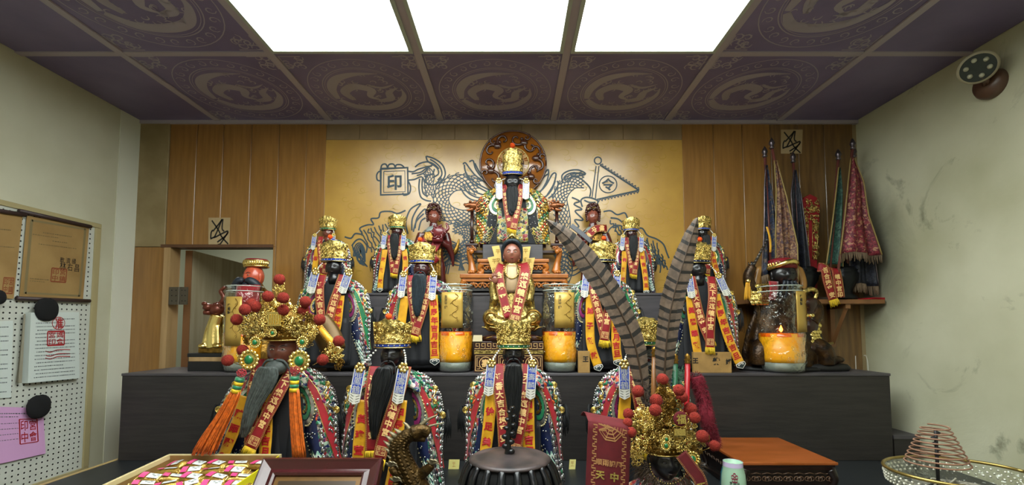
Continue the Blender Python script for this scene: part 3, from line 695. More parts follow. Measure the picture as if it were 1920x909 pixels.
def strip(parent, name, T, k, pts, w, m, y0=-40, text='', tm=None, border=None, seal=False, fringe=None, tip=False, bold=.035, tstart=.05, tend=.95, flip=False, fringe_m=None, lab=None, wave=1.0, tsize=.78, sub='embroidery'):
    """ribbon hanging along 2D points (x,z[,y]); width w. Returns the object; text on it as a sub-part"""
    P3 = spl([(p[0], p[1], p[2] if len(p) > 2 else y0) for p in pts], 8); N = len(P3); L = [0]
    for a, b in zip(P3, P3[1:]): L.append(L[-1]+(Vector((b.x, b.y))-Vector((a.x, a.y))).length)
    TL = L[-1]
    def at(s):
        s = max(0, min(s, TL-1e-4))
        for i in range(N-1):
            if L[i+1] >= s:
                t = (s-L[i])/max(1e-9, L[i+1]-L[i]); return P3[i].lerp(P3[i+1], t), (P3[i+1]-P3[i])
    def fn(a, s, off=0.0):
        """a across (-w/2..w/2), s along"""
        p, d = at(s); d2 = Vector((d.x, d.y)).normalized(); n = Vector((-d2.y, d2.x))
        if n.x < 0: n = -n
        q = Vector((p.x, p.y))+n*a
        return T(q.x, q.y, p.z-off+wave*(.9*math.sin(s*.09+a*.16)+.5*math.sin(a*.3+s*.03)))
    mb = MB(); mb.grid(lambda u, v: fn((u-.5)*w, v*TL), 5, max(8, int(TL/5)))
    if tip:
        b = len(mb.v); mb.add([fn(-w/2, TL), fn(w/2, TL), fn(w*.5, TL-.01)+(fn(0, TL)-fn(0, TL-1))*.7*w*.35, fn(0, TL)+(fn(0, TL)-fn(0, TL-1))*w*.62, fn(-w*.5, TL-.01)+(fn(0, TL)-fn(0, TL-1))*.7*w*.35], [(0, 1, 2, 3, 4)])
    o = mb.build(name, m, parent, label=lab); solid(o, .6*k, 1)
    if border:
        bb = MB()
        for sd in (-1, 1):
            for off, ww in ((.48, w*.025), (.385, w*.015)):
                n_ = int(TL/2.5)+2
                bb.grid(lambda u, v: fn(sd*(w*off)+(u-.5)*ww, v*TL, 1.0), 1, n_)
            # key pattern ticks between the two lines
            s = 2
            while s < TL-2:
                bb.grid(lambda u, v: fn(sd*w*.43+(u-.5)*w*.05, s+v*.9, 1.0), 1, 1); s += 3.2
        bb.build('border', mat('dull_gold_border', '#b08446', .55) if border is M_gtext else border, o, smooth=False)
    if text:
        tb = MB(); n_ = len(text); avail = TL*(tend-tstart); size = min(w*tsize, avail/n_*.92)
        for i, ch in enumerate(text):
            if ch == ' ': continue
            s = TL*tstart+avail*(i+.5)/n_
            put_glyph(tb, ch, lambda a, b: fn(a, -b, 1.1), 0, -s, size, bold)
        tb.build(sub, tm or M_gtext, o, smooth=False)
    if seal:
        sb = MB(); s0 = TL-w*.62; h = w*.33
        for a0, b0, a1, b1 in ((-h, -h, h, -h), (h, -h, h, h), (h, h, -h, h), (-h, h, -h, -h)):
            stroke2(sb, [(a0, b0), (a1, b1)], w*.05, lambda a, b: fn(a, s0+b, 1.1))
        for i, ch in enumerate('鎮宮中印'):
            put_glyph(sb, ch, lambda a, b: fn(a, -b, 1.1), (-.5 if i < 2 else .5)*h*.9, -s0+(.5 if i % 2 else -.5)*h*.9, h*.8, .02)
        sb.build('seal_print', M_gtext, o, smooth=False)
    if tip:
        cb = MB(); e = fn(0, TL); dd = (fn(0, TL)-fn(0, TL-1)).normalized(); aa = (fn(w/2, TL)-fn(-w/2, TL)).normalized(); kk = k*w
        f2 = lambda a, b: e+aa*a*kk+dd*b*kk+Vector((0, -1.2*k, 0))
        cb.add([f2(-.5, .0), f2(.5, .0), f2(.5, .24), f2(0, .6), f2(-.5, .24)], [(0, 1, 2, 3, 4)]); cb.build('ribbon_tip', mat('ribbon_tip_black', '#1b2a2c', .5), o, smooth=False)
        db = MB(); f3 = lambda a, b: f2(a, b)+Vector((0, -.5*k, 0))
        stroke2(db, [(-.5, 0), (-.5, .24), (0, .6), (.5, .24), (.5, 0)], .05, f3)
        for sx in (-1, 1):
            stroke2(db, [(0, .1), (sx*.12, .02), (sx*.26, .06), (sx*.3, .16), (sx*.2, .2), (sx*.17, .12)], .07, f3)
        stroke2(db, [(-.5, .0), (-.3, -.06), (0, -.12), (.3, -.06), (.5, 0)], .08, f3)
        db.build('cloud_trim', M_whit, o, smooth=False)
    if fringe:
        fb = MB(); rr = random.Random(int(w*10)); nn = 26
        for i in range(nn):
            a = (i/(nn-1)-.5)*w*.98; p0 = fn(a, TL-.5, .5); p1 = fn(a*1.12+rr.uniform(-1, 1), TL-.5, 1)+ (fn(0, TL)-fn(0, TL-1))*fringe*rr.uniform(.8, 1.05)
            fb.tube([p0, (p0+p1)/2+Vector((rr.uniform(-.6, .6)*k, -.5*k, 0)), p1], .45*k, 4)
        fb.build('fringe', fringe_m or M_fring, o, kind='stuff')
    return o
def badge(parent, T, k, x, z, x2, z2, w, y0, chars='龍鳳吉', cmat=None):
    """blue enamel lappet with white silver fret end, hanging from a gold flower"""
    d = Vector((x2-x, z2-z)); L = d.length; d.normalize(); n = Vector((-d.y, d.x));
    if n.x < 0: n = -n
    f = lambda a, s, o=0: T(x+d.x*s+n.x*a, z+d.y*s+n.y*a, y0-o)
    mb = MB(); mb.prism([(-w/2, 0), (w/2, 0), (w/2, L*.95), (0, L*1.03), (-w/2, L*.95)], lambda p: f(p[0], p[1], 0), lambda p: f(p[0], p[1], 1.6))
    o = mb.build('lappet', M_whit, parent, smooth=False); fixn(o)
    b2 = MB(); b2.prism([(-w*.4, L*.05), (w*.4, L*.05), (w*.4, L*.72), (-w*.4, L*.72)], lambda p: f(p[0], p[1], 1.5), lambda p: f(p[0], p[1], 2.2)); fixn(b2.build('blue_panel', cmat or M_blue, o, smooth=False))
    t = MB()
    for i, ch in enumerate(chars): put_glyph(t, ch, lambda a, b: f(a, -b, 2.4), 0, -(L*.05+L*.67*(i+.5)/len(chars)), w*.72, .0)
    # silver fret
    for j in range(3):
        s = L*(.78+.075*j); stroke2(t, [(-w*.38, s-1), (-w*.05, s+1.5), (-w*.05, s+.2)], .9, lambda a, b: f(a, b, 1.8)); stroke2(t, [(w*.38, s-1), (w*.05, s+1.5)], .9, lambda a, b: f(a, b, 1.8))
    t.build('relief', mat('pale_relief', '#d8d9c8', .3, .3), o, smooth=False)
    dk = MB()
    for j in range(3):
        s = L*(.80+.075*j)
        for sd in (-1, 1): stroke2(dk, [(sd*w*.42, s-2.2), (sd*w*.12, s+.6)], .8, lambda a, b: f(a, b, 1.9))
    dk.build('fret', M_bk, o, smooth=False)
    g = MB()
    for q in range(6): a = q*PI/3; g.ell(f(math.cos(a)*w*.33, math.sin(a)*w*.33, 2.2), (w*.2*k, 1.3*k, w*.2*k), 6, 4)
    g.ell(f(0, 0, 3), 1.9*k, 8, 6); g.build('gold_flower', M_goldb, o)
def spiral_medal(parent, c, r, k):
    mb = MB(); pts = []
    for i in range(34): a = i*.5; q = r*(1-i/38); pts.append(Vector(c)+Vector((q*math.cos(a), 0, q*math.sin(a))))
    mb.tube(pts, r*.12, 5); mb.lathe((0, 0, 0), [(0, 0)], 3) if False else None
    n = 16; mb.add([Vector(c)+Vector((r*1.02*math.cos(2*PI*i/n), .8*k, r*1.02*math.sin(2*PI*i/n))) for i in range(n)], [tuple(range(n))])
    mb.build('spiral_medal', M_goldb, parent)
def sleeve(parent, T, k, s, rnd, sp=1.0, hem=1.0, cloth=None, bandm=None, wide=1.0, gold=False, drop=0, flare=0.0):
    """one side of the embroidered cape; s=-1 or 1"""
    rr = random.Random(rnd*2+s); cloth = cloth or M_robe[0]
    inner = [(0, 16), (.12, 22), (.25, 28), (.45, 35*sp), (.62, 46*sp), (.8, 61*sp), (1, 77*sp)]
    outer = [(0, 34), (.06, 56), (.14, 72), (.25, 87), (.38, 93), (.55, 92), (.75, 90), (1, 96)]
    zz = [(0, 226), (.12, 208), (.25, 180), (.45, 130), (.62, 90), (.8, 45), (1, 3)]
    def S(u, v, off=0):
        xi = lerp(inner, v); xo = lerp(outer, v)*(.5+.5*sp if sp < 1 else 1)*wide*(1+flare*v**1.2); xi *= 1+.5*flare*v; x = xi+(xo-xi)*u
        z = lerp(zz, v)*hem*(1-drop/226)-(1-v)*u*8
        b = math.sin(PI*min(1, .12+u*.86))
        y = -10-24*b*(.5+.5*v)+8*u*u-1.2*math.sin(u*17+v*4)-off
        return T(s*x, z, y)
    mb = MB(); mb.grid(S, 16, 20); o = mb.build('robe_sleeve', cloth, parent); solid(o, 1.5*k, 1 if s > 0 else -1)
    def patch(nm, u0, u1, v0, v1, m, off, nu=3, nv=10, par=o):
        q = MB(); q.grid(lambda u, v: S((u0(v) if callable(u0) else u0)*(1-u)+(u1(v) if callable(u1) else u1)*u, v0+(v1-v0)*v, off), nu, nv); return q.build(nm, m, par)
    patch('navy_panel', .04, .5, .42, .98, M_dark if gold else M_navy, 1.0, 6)
    bm_ = bandm or (M_red if s*rnd % 2 else M_red)
    ub = lambda v: .45+.42*v-.1; 
    patch('satin_band', lambda v: .30+.62*v, lambda v: .48+.62*v, .08, .80, bm_, 1.6, 3, 14)
    patch('band_edge', lambda v: .28+.62*v, lambda v: .30+.62*v, .08, .80, M_goldb, 1.9, 1, 14); patch('band_edge', lambda v: .48+.62*v, lambda v: .50+.62*v, .08, .80, M_goldb, 1.9, 1, 14)
    st_ = MB()
    for v in (.12, .32, .55, .76): st_.ell(S(.30+.62*(v-.08)/.72+.09, v, 2.5), (2.6*k, 2*k, 2.6*k), 8, 6)
    for i in range(9): st_.ell(S(rr.uniform(.08, .42), rr.uniform(.5, .75), 1.6), (1.6*k, 1.0*k, 1.6*k), 7, 4)
    st_.build('stud', M_silver, o, kind='stuff')
    # teal cloud hem: chevron waves
    tw = MB()
    for i in range(5):
        v0 = .72+.05*i
        tw.grid(lambda u, v: S(.06+.46*u, v0+.028*v+.018*math.sin(u*14+i), 1.8), 12, 1)
    tw.build('wave_embroidery', M_robe[3] if gold else M_teal, o)
    ww = MB()
    for i in range(5):
        v0 = .75+.05*i; ww.tube([S(.06+.46*q/12, v0+.018*math.sin(q/12*14+i), 2.2) for q in range(13)], .6*k, 4)
    ww.build('wave_edge', M_gold if gold else M_whit, o)
    # crescent lace at the inner edge
    cx, cv = .16, .36
    for rad, m, wdt in ((.20, M_silver, .05), (.14, M_green if (rnd+s) % 2 else M_pur, .05), (.085, M_goldb, .03)):
        q = MB()
        q.grid(lambda u, v: S(max(.0, cx+math.cos(-PI*.55+u*PI*1.1)*(rad*1.5+(v-.5)*wdt*1.5)), cv+math.sin(-PI*.55+u*PI*1.1)*(rad*.72+(v-.5)*wdt*.7), 2.4+rad*4), 16, 1); q.build('crescent_lace', m, o)
    bd = MB()
    for i in range(22): a = -PI*.55+i/21*PI*1.1; bd.ell(S(max(0, cx+math.cos(a)*.35), cv+math.sin(a)*.165, 3.2), (1.9*k, 1.4*k, 1.9*k), 6, 4)
    for i in range(24): bd.ell(S(.015, .3+.68*i/23, 2), (1.5*k, 1.3*k, 1.5*k), 6, 4)
    bd.build('beading', mat('pale_gold_bead', '#cdbf8e', .3, .8), o, kind='stuff')
    # leaf shaped sequins over the shoulder and down the outer side
    cols = [M_silver, M_silver, M_whit, M_teal, M_green, M_orng, M_pewter, M_pur]
    if gold: cols = [M_goldb, M_goldd, M_yel, M_goldd, M_green, mat('olive_leaf', '#8d8a2c', .4), M_goldb, M_orng]
    groups = {}
    def leaf(u, v, du, dv, m, ln, wd_):
        if not gold and .07 < v < .80 and .285+.62*v < u+.0 < .495+.62*v: return
        q = groups.setdefault(m.name, (m, MB()))[1]; p = S(u, v, 2.2); t = (S(u+du, v+dv, 2.2)-p).normalized(); n = Vector((0, -1, 0)); b = t.cross(n).normalized(); n = b.cross(t)
        q.ell(p, (ln*k, wd_*k, 1.3*k), 8, 5, Matrix((t, b, n)).transposed())
    rows = [(.60, 0), (.71, 1), (.83, 2), (.94, 3)]
    for (u0, ri) in rows:
        n_ = 20
        for i in range(n_):
            v = .05+.93*i/n_; sg = 1 if i % 2 else -1
            m = [cols[0], cols[(3 if v < .4 else 6)], cols[(0 if i % 3 else 4)], cols[1]][ri] if not gold else cols[(i+ri) % 8]
            if not gold and ri == 1 and v < .35: m = [M_green, M_orng, M_pur][rnd % 3]
            u = u0-(.10 if v < .3 and ri < 2 else 0)
            for sd in (-1, 1): leaf(u+sd*.018, v+.006*sd, .05*sd, .035, m, rr.uniform(4.2, 5.6), rr.uniform(1.9, 2.6))
    for i in range(26):
        v = rr.uniform(.06, .5); leaf(rr.uniform(.5, .9), v, rr.uniform(-.1, .1), .05, rr.choice(cols), 3.6, 2.2)
    for nm, (m, q) in groups.items(): q.build('sequin_leaves', m, o, kind='stuff')
    # silver cord along the outline
    ed_ = MB()
    for i in range(52):
        v = .03+.95*i/51; ed_.ell(S(.985, v, 1.0), (2.0*k, 1.9*k, 2.6*k), 6, 4)
    ed_.build('silver_cord', M_goldd if gold else M_silver if rnd % 2 else M_pewter, o, kind='stuff')
    if gold: return o
    for (u, v, r) in ((.93, .20, 6.2), (.82, .30, 4.2), (.96, .40, 6.4)):
        spiral_medal(o, S(u, v, 5), r*k, k)
    gl = MB(); gl.tube([S(.93, .22, 5), S(.78, .27, 5.5), S(.88, .32, 5.5), S(.8, .36, 5.5), S(.96, .4, 5)], 1.2*k, 6); gl.build('gold_loop', M_goldb, o)
    # black tassel of horse hair beside the arm
    ht = MB()
    for i in range(34):
        a0 = S(.97, .40+rr.uniform(-.03, .03), 2); dx = rr.uniform(2, 16)*s; ln = rr.uniform(26, 46)
        ht.tube([a0, a0+Vector((dx*.6*k, -.5*k, 4*k)), a0+Vector((dx*k, 0, -ln*.5*k)), a0+Vector((dx*k*rr.uniform(.6, 1.0), 0, -ln*k))], .55*k, 4)
    ht.build('hair_tassel', M_bhair, o, kind='stuff')
    return o
DEF_L = '進香大吉合境平安'; DEF_R = '天下總巡鎮中宮'
def deity(name, label, cx, top, base, Y, face='black', beard=None, crown=(58, 64, 266, 302), pom=None, names='', robe=0, rnd=1, dy=1.0, cape=1.0, stoleL=None, stoleR=None, yelL=None, yelR=None, band=M_blue, badges=True, medals=True, crown_on=True, headx=0, turn=0, lift=0, sleeves=(-1, 1), group='robed temple deity statues', fc=None, lt=DEF_L, rt=DEF_R, cat='statue', yt='甲辰年吉月吉旦', lappets=None, zb=None, headz=4, collar=True, hs=1.0, wide=1.0, gold=False, drop=0, skirtm=None, flares=(0, 0)):
    p0 = P(cx, base, Y) if zb is None else Vector((P(cx, base, Y).x, Y, zb)); p1 = P(cx, top, Y)
    k = (p1.z-p0.z)/308.0
    def T(x, z, y=0): return Vector((p0.x+k*x, Y+y*k*dy, p0.z+k*z))
    r = thing(name, p0, label, cat, group)
    # core: throne-seated body under the cape
    prof = [(0, 84), (8, 86), (45, 74), (90, 66), (140, 62), (180, 56), (205, 42), (222, 22), (235, 14)]
    mb = MB(); R = []
    for z, w_ in prof: R.append([T(math.cos(2*PI*i/40)*w_*(1+.03*math.sin(i*1.9)), z*(1-drop/226), math.sin(2*PI*i/40)*min(34, w_*.62)*(1+.05*math.sin(i*2.6+z*.03))+2) for i in range(40)])
    mb.rings(R); body = mb.build('body', M_dark, r)
    # skirt fronts
    sk = MB(); sk.grid(lambda u, v: T(-50+100*u, 120-112*v, -24-8*v-2.5*math.sin(u*26)-4*math.sin(u*PI)), 26, 8); so = sk.build('skirt', skirtm or M_dark, r); solid(so, 1*k, 0)
    for s in sleeves: sleeve(r, T, k, s, rnd, cape, 1, M_robe[(robe+(s > 0)) % 3] if robe < 3 else M_robe[3], [M_red, M_green, M_red, M_dark][robe], wide, gold, drop, flares[0 if s < 0 else 1])
    # shoulder collar
    if collar:
        for s in (-1, 1):
            c_ = MB(); c_.grid(lambda u, v: T(s*(12+u*44), 226-drop-u*26-v*20, -8-20*math.sin(u*2)-v*9), 10, 5); q = c_.build('collar', M_robe[2 if robe == 2 else 1], r); solid(q, 1.2*k, 0)
    # head
    hw, hh = 39*hs, 46*hs; hc = T(headx, 240+headz, -14); hk = (hw*k, hh*k, min(hw*k, 40*k*max(dy, .7)))
    hm = MB(); head_mesh(hm, hc, *hk[:1], hk[1], hk[2], turn)
    fm = {'black': M_fblack, 'brown': M_fbrown, 'dark': M_fdk, 'red': M_fred}[face]
    hd = hm.build('head', fm, r); fixn(hd)
    nk = MB(); nk.tube([T(headx*.5, 205, -4), T(headx, 225+headz, -10)], [15*k, 13*k], 14); nk.build('neck', fm, r)
    face_details(hd, hc, hk[0], hk[1], hk[2], turn, face)
    if crown_on:
        wb_, wt_, zb_, zt_ = crown
        gold_crown(r, T, k, headx, zb_, zt_, wb_, wt_, -12, pom=pom, band=band, rnd=rnd)
    # strings of pearls from crown to lappets
    lp = lappets or [(-40, 229, -46, 172, 17), (34, 229, 30, 166, 17)]
    if badges:
        for i, (x, z, x2, z2, w_) in enumerate(lp):
            s = -1 if x < 0 else 1
            a = T(headx+s*25, 250+headz, -28); b = T(x, z, -48); pm = MB()
            for q in range(9):
                t = q/8; pm.ell(a.lerp(b, t)+Vector((s*3*k*math.sin(PI*t), 0, -2*k*math.sin(PI*t))), 1.9*k, 7, 5)
            pm.build('pearl_string', M_pearl, r)
            badge(r, T, k, x, z, x2, z2, w_, -50, '龍鳳鶴' if s < 0 else '福壽麟')
    # ribbons: yellow below, red stole above
    if yelL is not False: strip(r, 'yellow_ribbon', T, k, yelL or [(-40, 175), (-46, 110), (-52, 60), (-54, 12)], 21, M_yel, -43, names, M_rtext, tip=True, tstart=.12, bold=.04, sub='lettering')
    if yelR is not False: strip(r, 'yellow_ribbon', T, k, yelR or [(26, 175), (27, 110), (28, 60), (30, 12)], 22, M_yel, -43.5, yt, M_rtext, tip=True, tstart=.08, bold=.04, sub='lettering')
    if stoleL is not False: strip(r, 'red_stole', T, k, stoleL or [(-24, 228, -22), (-22, 190, -42), (-14, 140, -48), (-6, 78, -49)], 21, M_stole, -44, lt, M_gtext, border=M_gtext, fringe=16, tstart=.1, tend=.86, sub='lettering')
    if stoleR is not False: strip(r, 'red_stole', T, k, stoleR or [(24, 228, -22), (21, 190, -44), (12, 140, -51), (2, 74, -52)], 22, M_stole, -46, rt, M_gtext, border=M_gtext, seal=True, fringe=18, tstart=.1, tend=.76, sub='lettering')
    if beard:
        bp_, bw, bmt = beard
        b = beard_part(r, T, k, bp_, bw, bmt, -58 if not headz else -60, rnd, thick=7)
        mu = MB()
        for s in (-1, 1): mu.tube(spl([T(headx+s*1, 232+headz, -37), T(headx+s*8, 230+headz, -38), T(headx+s*13, 221+headz, -39), T(headx+s*14, 206+headz, -44)], 5), [k*1.7*(1-.6*i/15) for i in range(16)], 6)
        # root the beard at the chin
        mu.ell(T(headx, 217+headz, -36), (bw*.36*k, 12*k*dy, 9*k), 12, 7)
        mu.build('moustache', bmt, b)
    return r, T, k
BB = lambda l, sx=0, w=36, m=None: ([(0, 228), (sx*.4, 192), (sx*.8, 160), (sx, 220-l)], w, m or M_bhair)
# middle row (standing on the black step)
deity('deity_statue', 'black-faced crowned statue with no beard, orange pompom, on the step behind the great crown', 624, 455, 688, 2.115, 'black', None, pom=(-4, 16, 1.1), names='善信敬獻', robe=1, rnd=1, dy=.62,
      stoleL=[(-26, 226, -22), (-26, 190, -40), (-22, 140, -44), (-10, 56, -48)], stoleR=[(26, 226, -22), (20, 190, -44), (4, 130, -50), (-4, 62, -52)], yelL=False, yelR=[(24, 175), (20, 120), (12, 70), (6, 28)], cape=1.0, lappets=[(-34, 232, -46, 180, 20), (46, 230, 30, 180, 20)], lt='進香大吉合境平安')
deity('deity_statue', 'red-brown faced statue with long grey-blue beard and orange pompom, left of the left inner jar', 790, 458, 688, 2.105, 'dark', BB(95, -4, 38, M_bluehair), pom=(-2, 14, 1.1), names='', robe=2, rnd=2, dy=.62, cape=1.0,
      yelL=[(-36, 175), (-42, 130), (-46, 90), (-46, 60)], yelR=[(32, 178), (36, 120), (36, 70), (38, 20)], stoleR=[(26, 226, -22), (20, 190, -44), (4, 130, -50), (-12, 78, -52)])
deity('deity_statue', 'black-faced statue half hidden behind the leaning pheasant feather, right of the right inner jar', 1128, 456, 690, 2.105, 'black', BB(80, 8, 34, M_bluehair), pom=(0, 14, 1.1), names='弟子敬獻', robe=1, rnd=3, dy=.62, headx=4, band=M_navy,
      stoleL=[(-26, 226, -22), (-22, 180, -44), (-8, 120, -48), (4, 66, -50)], stoleR=[(26, 226, -22), (18, 180, -46), (8, 120, -52), (0, 68, -54)], yelL=[(-30, 178), (-32, 120), (-30, 60), (-14, 8)], yelR=[(28, 175), (30, 120), (30, 60), (34, 20)])
deity('deity_statue', 'smooth black-faced statue with yellow ribbons spread wide, just right of the upright feather', 1315, 458, 690, 2.105, 'black', None, pom=(0, 14, 1.1), names='黃恩華敬獻', robe=0, rnd=4, dy=.62, headx=-6, band=M_navy,
      stoleL=[(-26, 226, -22), (-22, 180, -42), (-10, 120, -46), (10, 66, -48)], stoleR=[(24, 226, -22), (20, 180, -46), (12, 120, -52), (8, 52, -54)], yelL=[(-34, 176), (-30, 120), (-22, 60), (-14, 8)], yelR=[(28, 180), (40, 130), (58, 70), (82, 14)],
      lappets=[(-38, 226, -32, 172, 18), (34, 226, 54, 178, 18)])
# rear row (standing on the grey platform)
def rear(label, cx, top, face, beard, robe, rnd, band, names, yt, **kw):
    return deity('deity_statue', label, cx, top, 547, 2.275, face, beard, names=names, robe=robe, rnd=rnd, dy=.75, band=band, zb=S1Z, yt=yt, group='robed temple deity statues', crown=(60, 68, 262, 300), **kw)
rear('small brown-faced crowned statue at the far left of the platform, behind the beardless black-faced one', 614, 408, 'brown', None, 0, 5, M_green, '慧敬', '', yelL=[(-30, 180), (-36, 130), (-40, 90), (-44, 50)], yelR=False)
rear('small statue with green-banded crown and black beard, second on the platform from the left', 744, 405, 'dark', BB(92, 0, 38), 0, 6, M_green, '淑敬獻', '吉月吉', yelL=[(-40, 170), (-46, 120), (-54, 60), (-56, 18)], yelR=[(34, 170), (40, 120), (38, 60), (40, 20)])
rear('small statue with blue-banded crown and black beard on the platform behind the leaning feather', 1184, 410, 'dark', BB(92, -2, 38), 2, 7, M_blue, '佛敬獻', '年吉月吉旦', yelL=[(-34, 170), (-36, 120), (-40, 60), (-38, 30)], yelR=[(34, 170), (40, 120), (48, 60), (50, 10)])
rear('small statue at the right end of the platform, partly hidden by the upright feather', 1318, 408, 'black', BB(80, -4, 34), 0, 8, M_blue, '', '年吉月吉旦', yelL=False, yelR=[(22, 175), (34, 120), (44, 80), (60, 40)])
# front row (standing on the altar table)
deity('deity_statue', 'large black-faced statue with long black beard and orange pompom, between gold crown and middle statue', 735, 600, 922, 1.72, 'black', BB(112, -16, 36), pom=(0, 12, 1.1), names='黃瓊萱敬獻', robe=0, rnd=9,
      stoleL=[(-27, 226, -22), (-28, 180, -42), (-24, 130, -48), (-22, 86, -50)], stoleR=[(26, 226, -22), (20, 180, -44), (2, 120, -52), (-8, 74, -54)], yelL=[(-38, 170), (-44, 120), (-48, 60), (-52, 12)], yelR=[(24, 170), (20, 120), (16, 60), (8, 14)],
      lappets=[(-44, 226, -54, 166, 19), (30, 226, 20, 166, 19)])
deity('deity_statue', 'large black-faced statue with straight black beard standing in the middle behind the incense burner', 963, 600, 905, 1.72, 'black', BB(122, 0, 36), names='徐足美敬獻', robe=2, rnd=10, band=M_green, crown=(58, 62, 262, 300),
      stoleL=[(-27, 226, -22), (-26, 180, -42), (-20, 130, -48), (-16, 66, -50)], stoleR=[(26, 226, -22), (22, 180, -44), (12, 120, -52), (0, 66, -54)])
deity('deity_statue', 'large statue mostly hidden behind the feathers, red shoulder and blue lappet showing', 1205, 597, 908, 1.74, 'black', BB(100, 0, 34), names='', robe=2, rnd=11, band=M_green, sleeves=(-1, 1), lappets=[(-44, 226, -44, 166, 19), (34, 226, 34, 166, 19)])
# ---------------------------------------------------------------- main deity on its throne, halo disc behind
def curl(mb, c, r, a0, turns, d, rad, Y, n=18, ex=1.0):
    pts = []
    for i in range(n):
        t = i/(n-1); a = a0+d*turns*2*PI*t; q = r*(1-t*.8); pts.append((c[0]+q*math.cos(a)*ex, Y, c[1]+q*math.sin(a)))
    mb.tube(pts, [rad*(1-.6*i/(n-1)) for i in range(n)], 6, flat=.6); mb.ell(pts[-1], rad*.7, 7, 5)
HY = 2.315; hc = P(962, 306, HY); HR = 64/F*HY
r = thing('halo_disc', (hc.x, HY, hc.z-HR), 'round amber lacquered halo disc with brown carved bats behind the highest statue', 'halo')
mb = MB(); n = 72
mb.rings([[Vector((hc.x+math.cos(2*PI*i/n)*q, HY+y, hc.z+math.sin(2*PI*i/n)*q)) for i in range(n)] for q, y in ((.001, 0), (HR*.97, 0), (HR, .006), (HR*.97, .014), (.001, .014))], caps=False)
disc = mb.build('disc', M_amber, r); fixn(disc)
def ring(R_, rad, m, nm, par=disc, dy=-.002):
    q = MB(); q.tube([(hc.x+math.cos(2*PI*i/60)*R_, HY+dy, hc.z+math.sin(2*PI*i/60)*R_) for i in range(61)], rad, 6); return q.build(nm, m, par)
ring(HR*.985, .0045, M_brownc, 'rim'); ring(HR*.47, .0028, M_gold, 'inner_ring'); ring(HR*.30, .004, M_brownc, 'inner_ring')
q = MB(); q.add([(hc.x+math.cos(2*PI*i/40)*HR*.30, HY-.003, hc.z+math.sin(2*PI*i/40)*HR*.30) for i in range(40)], [tuple(range(39, -1, -1))]); q.build('dark_centre', mat('maroon_centre', '#3c1512', .4), disc)
q = MB()
for i, ch in enumerate('乾坎艮震巽離坤兌子午卯酉'):
    a = PI/2-i*2*PI/12; cx, cz = hc.x+math.cos(a)*HR*.385, hc.z+math.sin(a)*HR*.385; ca, sa = math.cos(a-PI/2), math.sin(a-PI/2)
    put_glyph(q, ch, lambda s, t: Vector((cx+ca*s-sa*t, HY-.004, cz+sa*s+ca*t)), 0, 0, HR*.13, .01)
    a2 = a+PI/12; stroke2(q, [(hc.x+math.cos(a2)*HR*.31, hc.z+math.sin(a2)*HR*.31), (hc.x+math.cos(a2)*HR*.46, hc.z+math.sin(a2)*HR*.46)], .002, lambda s, t: Vector((s, HY-.004, t)))
q.build('lettering', M_gtext, disc, smooth=False)
for bi, (ba, rr_) in enumerate([(200, .70), (255, .75), (322, .68), (12, .70), (62, .70), (132, .70)]):
    a = math.radians(ba); cx, cz = hc.x+math.cos(a)*HR*rr_, hc.z+math.sin(a)*HR*rr_; b = MB(); f = 1 if bi % 2 else -1; u = HR*.13
    b.ell((cx, HY-.006, cz), (u*.9, .008, u*.7), 10, 6); b.ell((cx+u*.5*f, HY-.01, cz+u*.8), (u*.45, .007, u*.4), 8, 5)
    t1 = a+PI/2
    curl(b, (cx+math.cos(t1)*u*1.9, cz+math.sin(t1)*u*1.9), u*1.7, t1+PI, .75, f, u*.34, HY-.006)
    curl(b, (cx-math.cos(t1)*u*1.9, cz-math.sin(t1)*u*1.9), u*1.6, t1, .8, -f, u*.34, HY-.006)
    curl(b, (cx+math.cos(a)*u*1.4, cz+math.sin(a)*u*1.4), u*.8, a, .9, f, u*.24, HY-.006)
    b.build('carved_bat', M_brownc, disc)
stM = MB(); stM.bounds(hc.x-.02, hc.x+.02, HY, HY+.012, P(962, 500, HY).z, hc.z-HR*.9); stM.build('post', M_brownc, r)
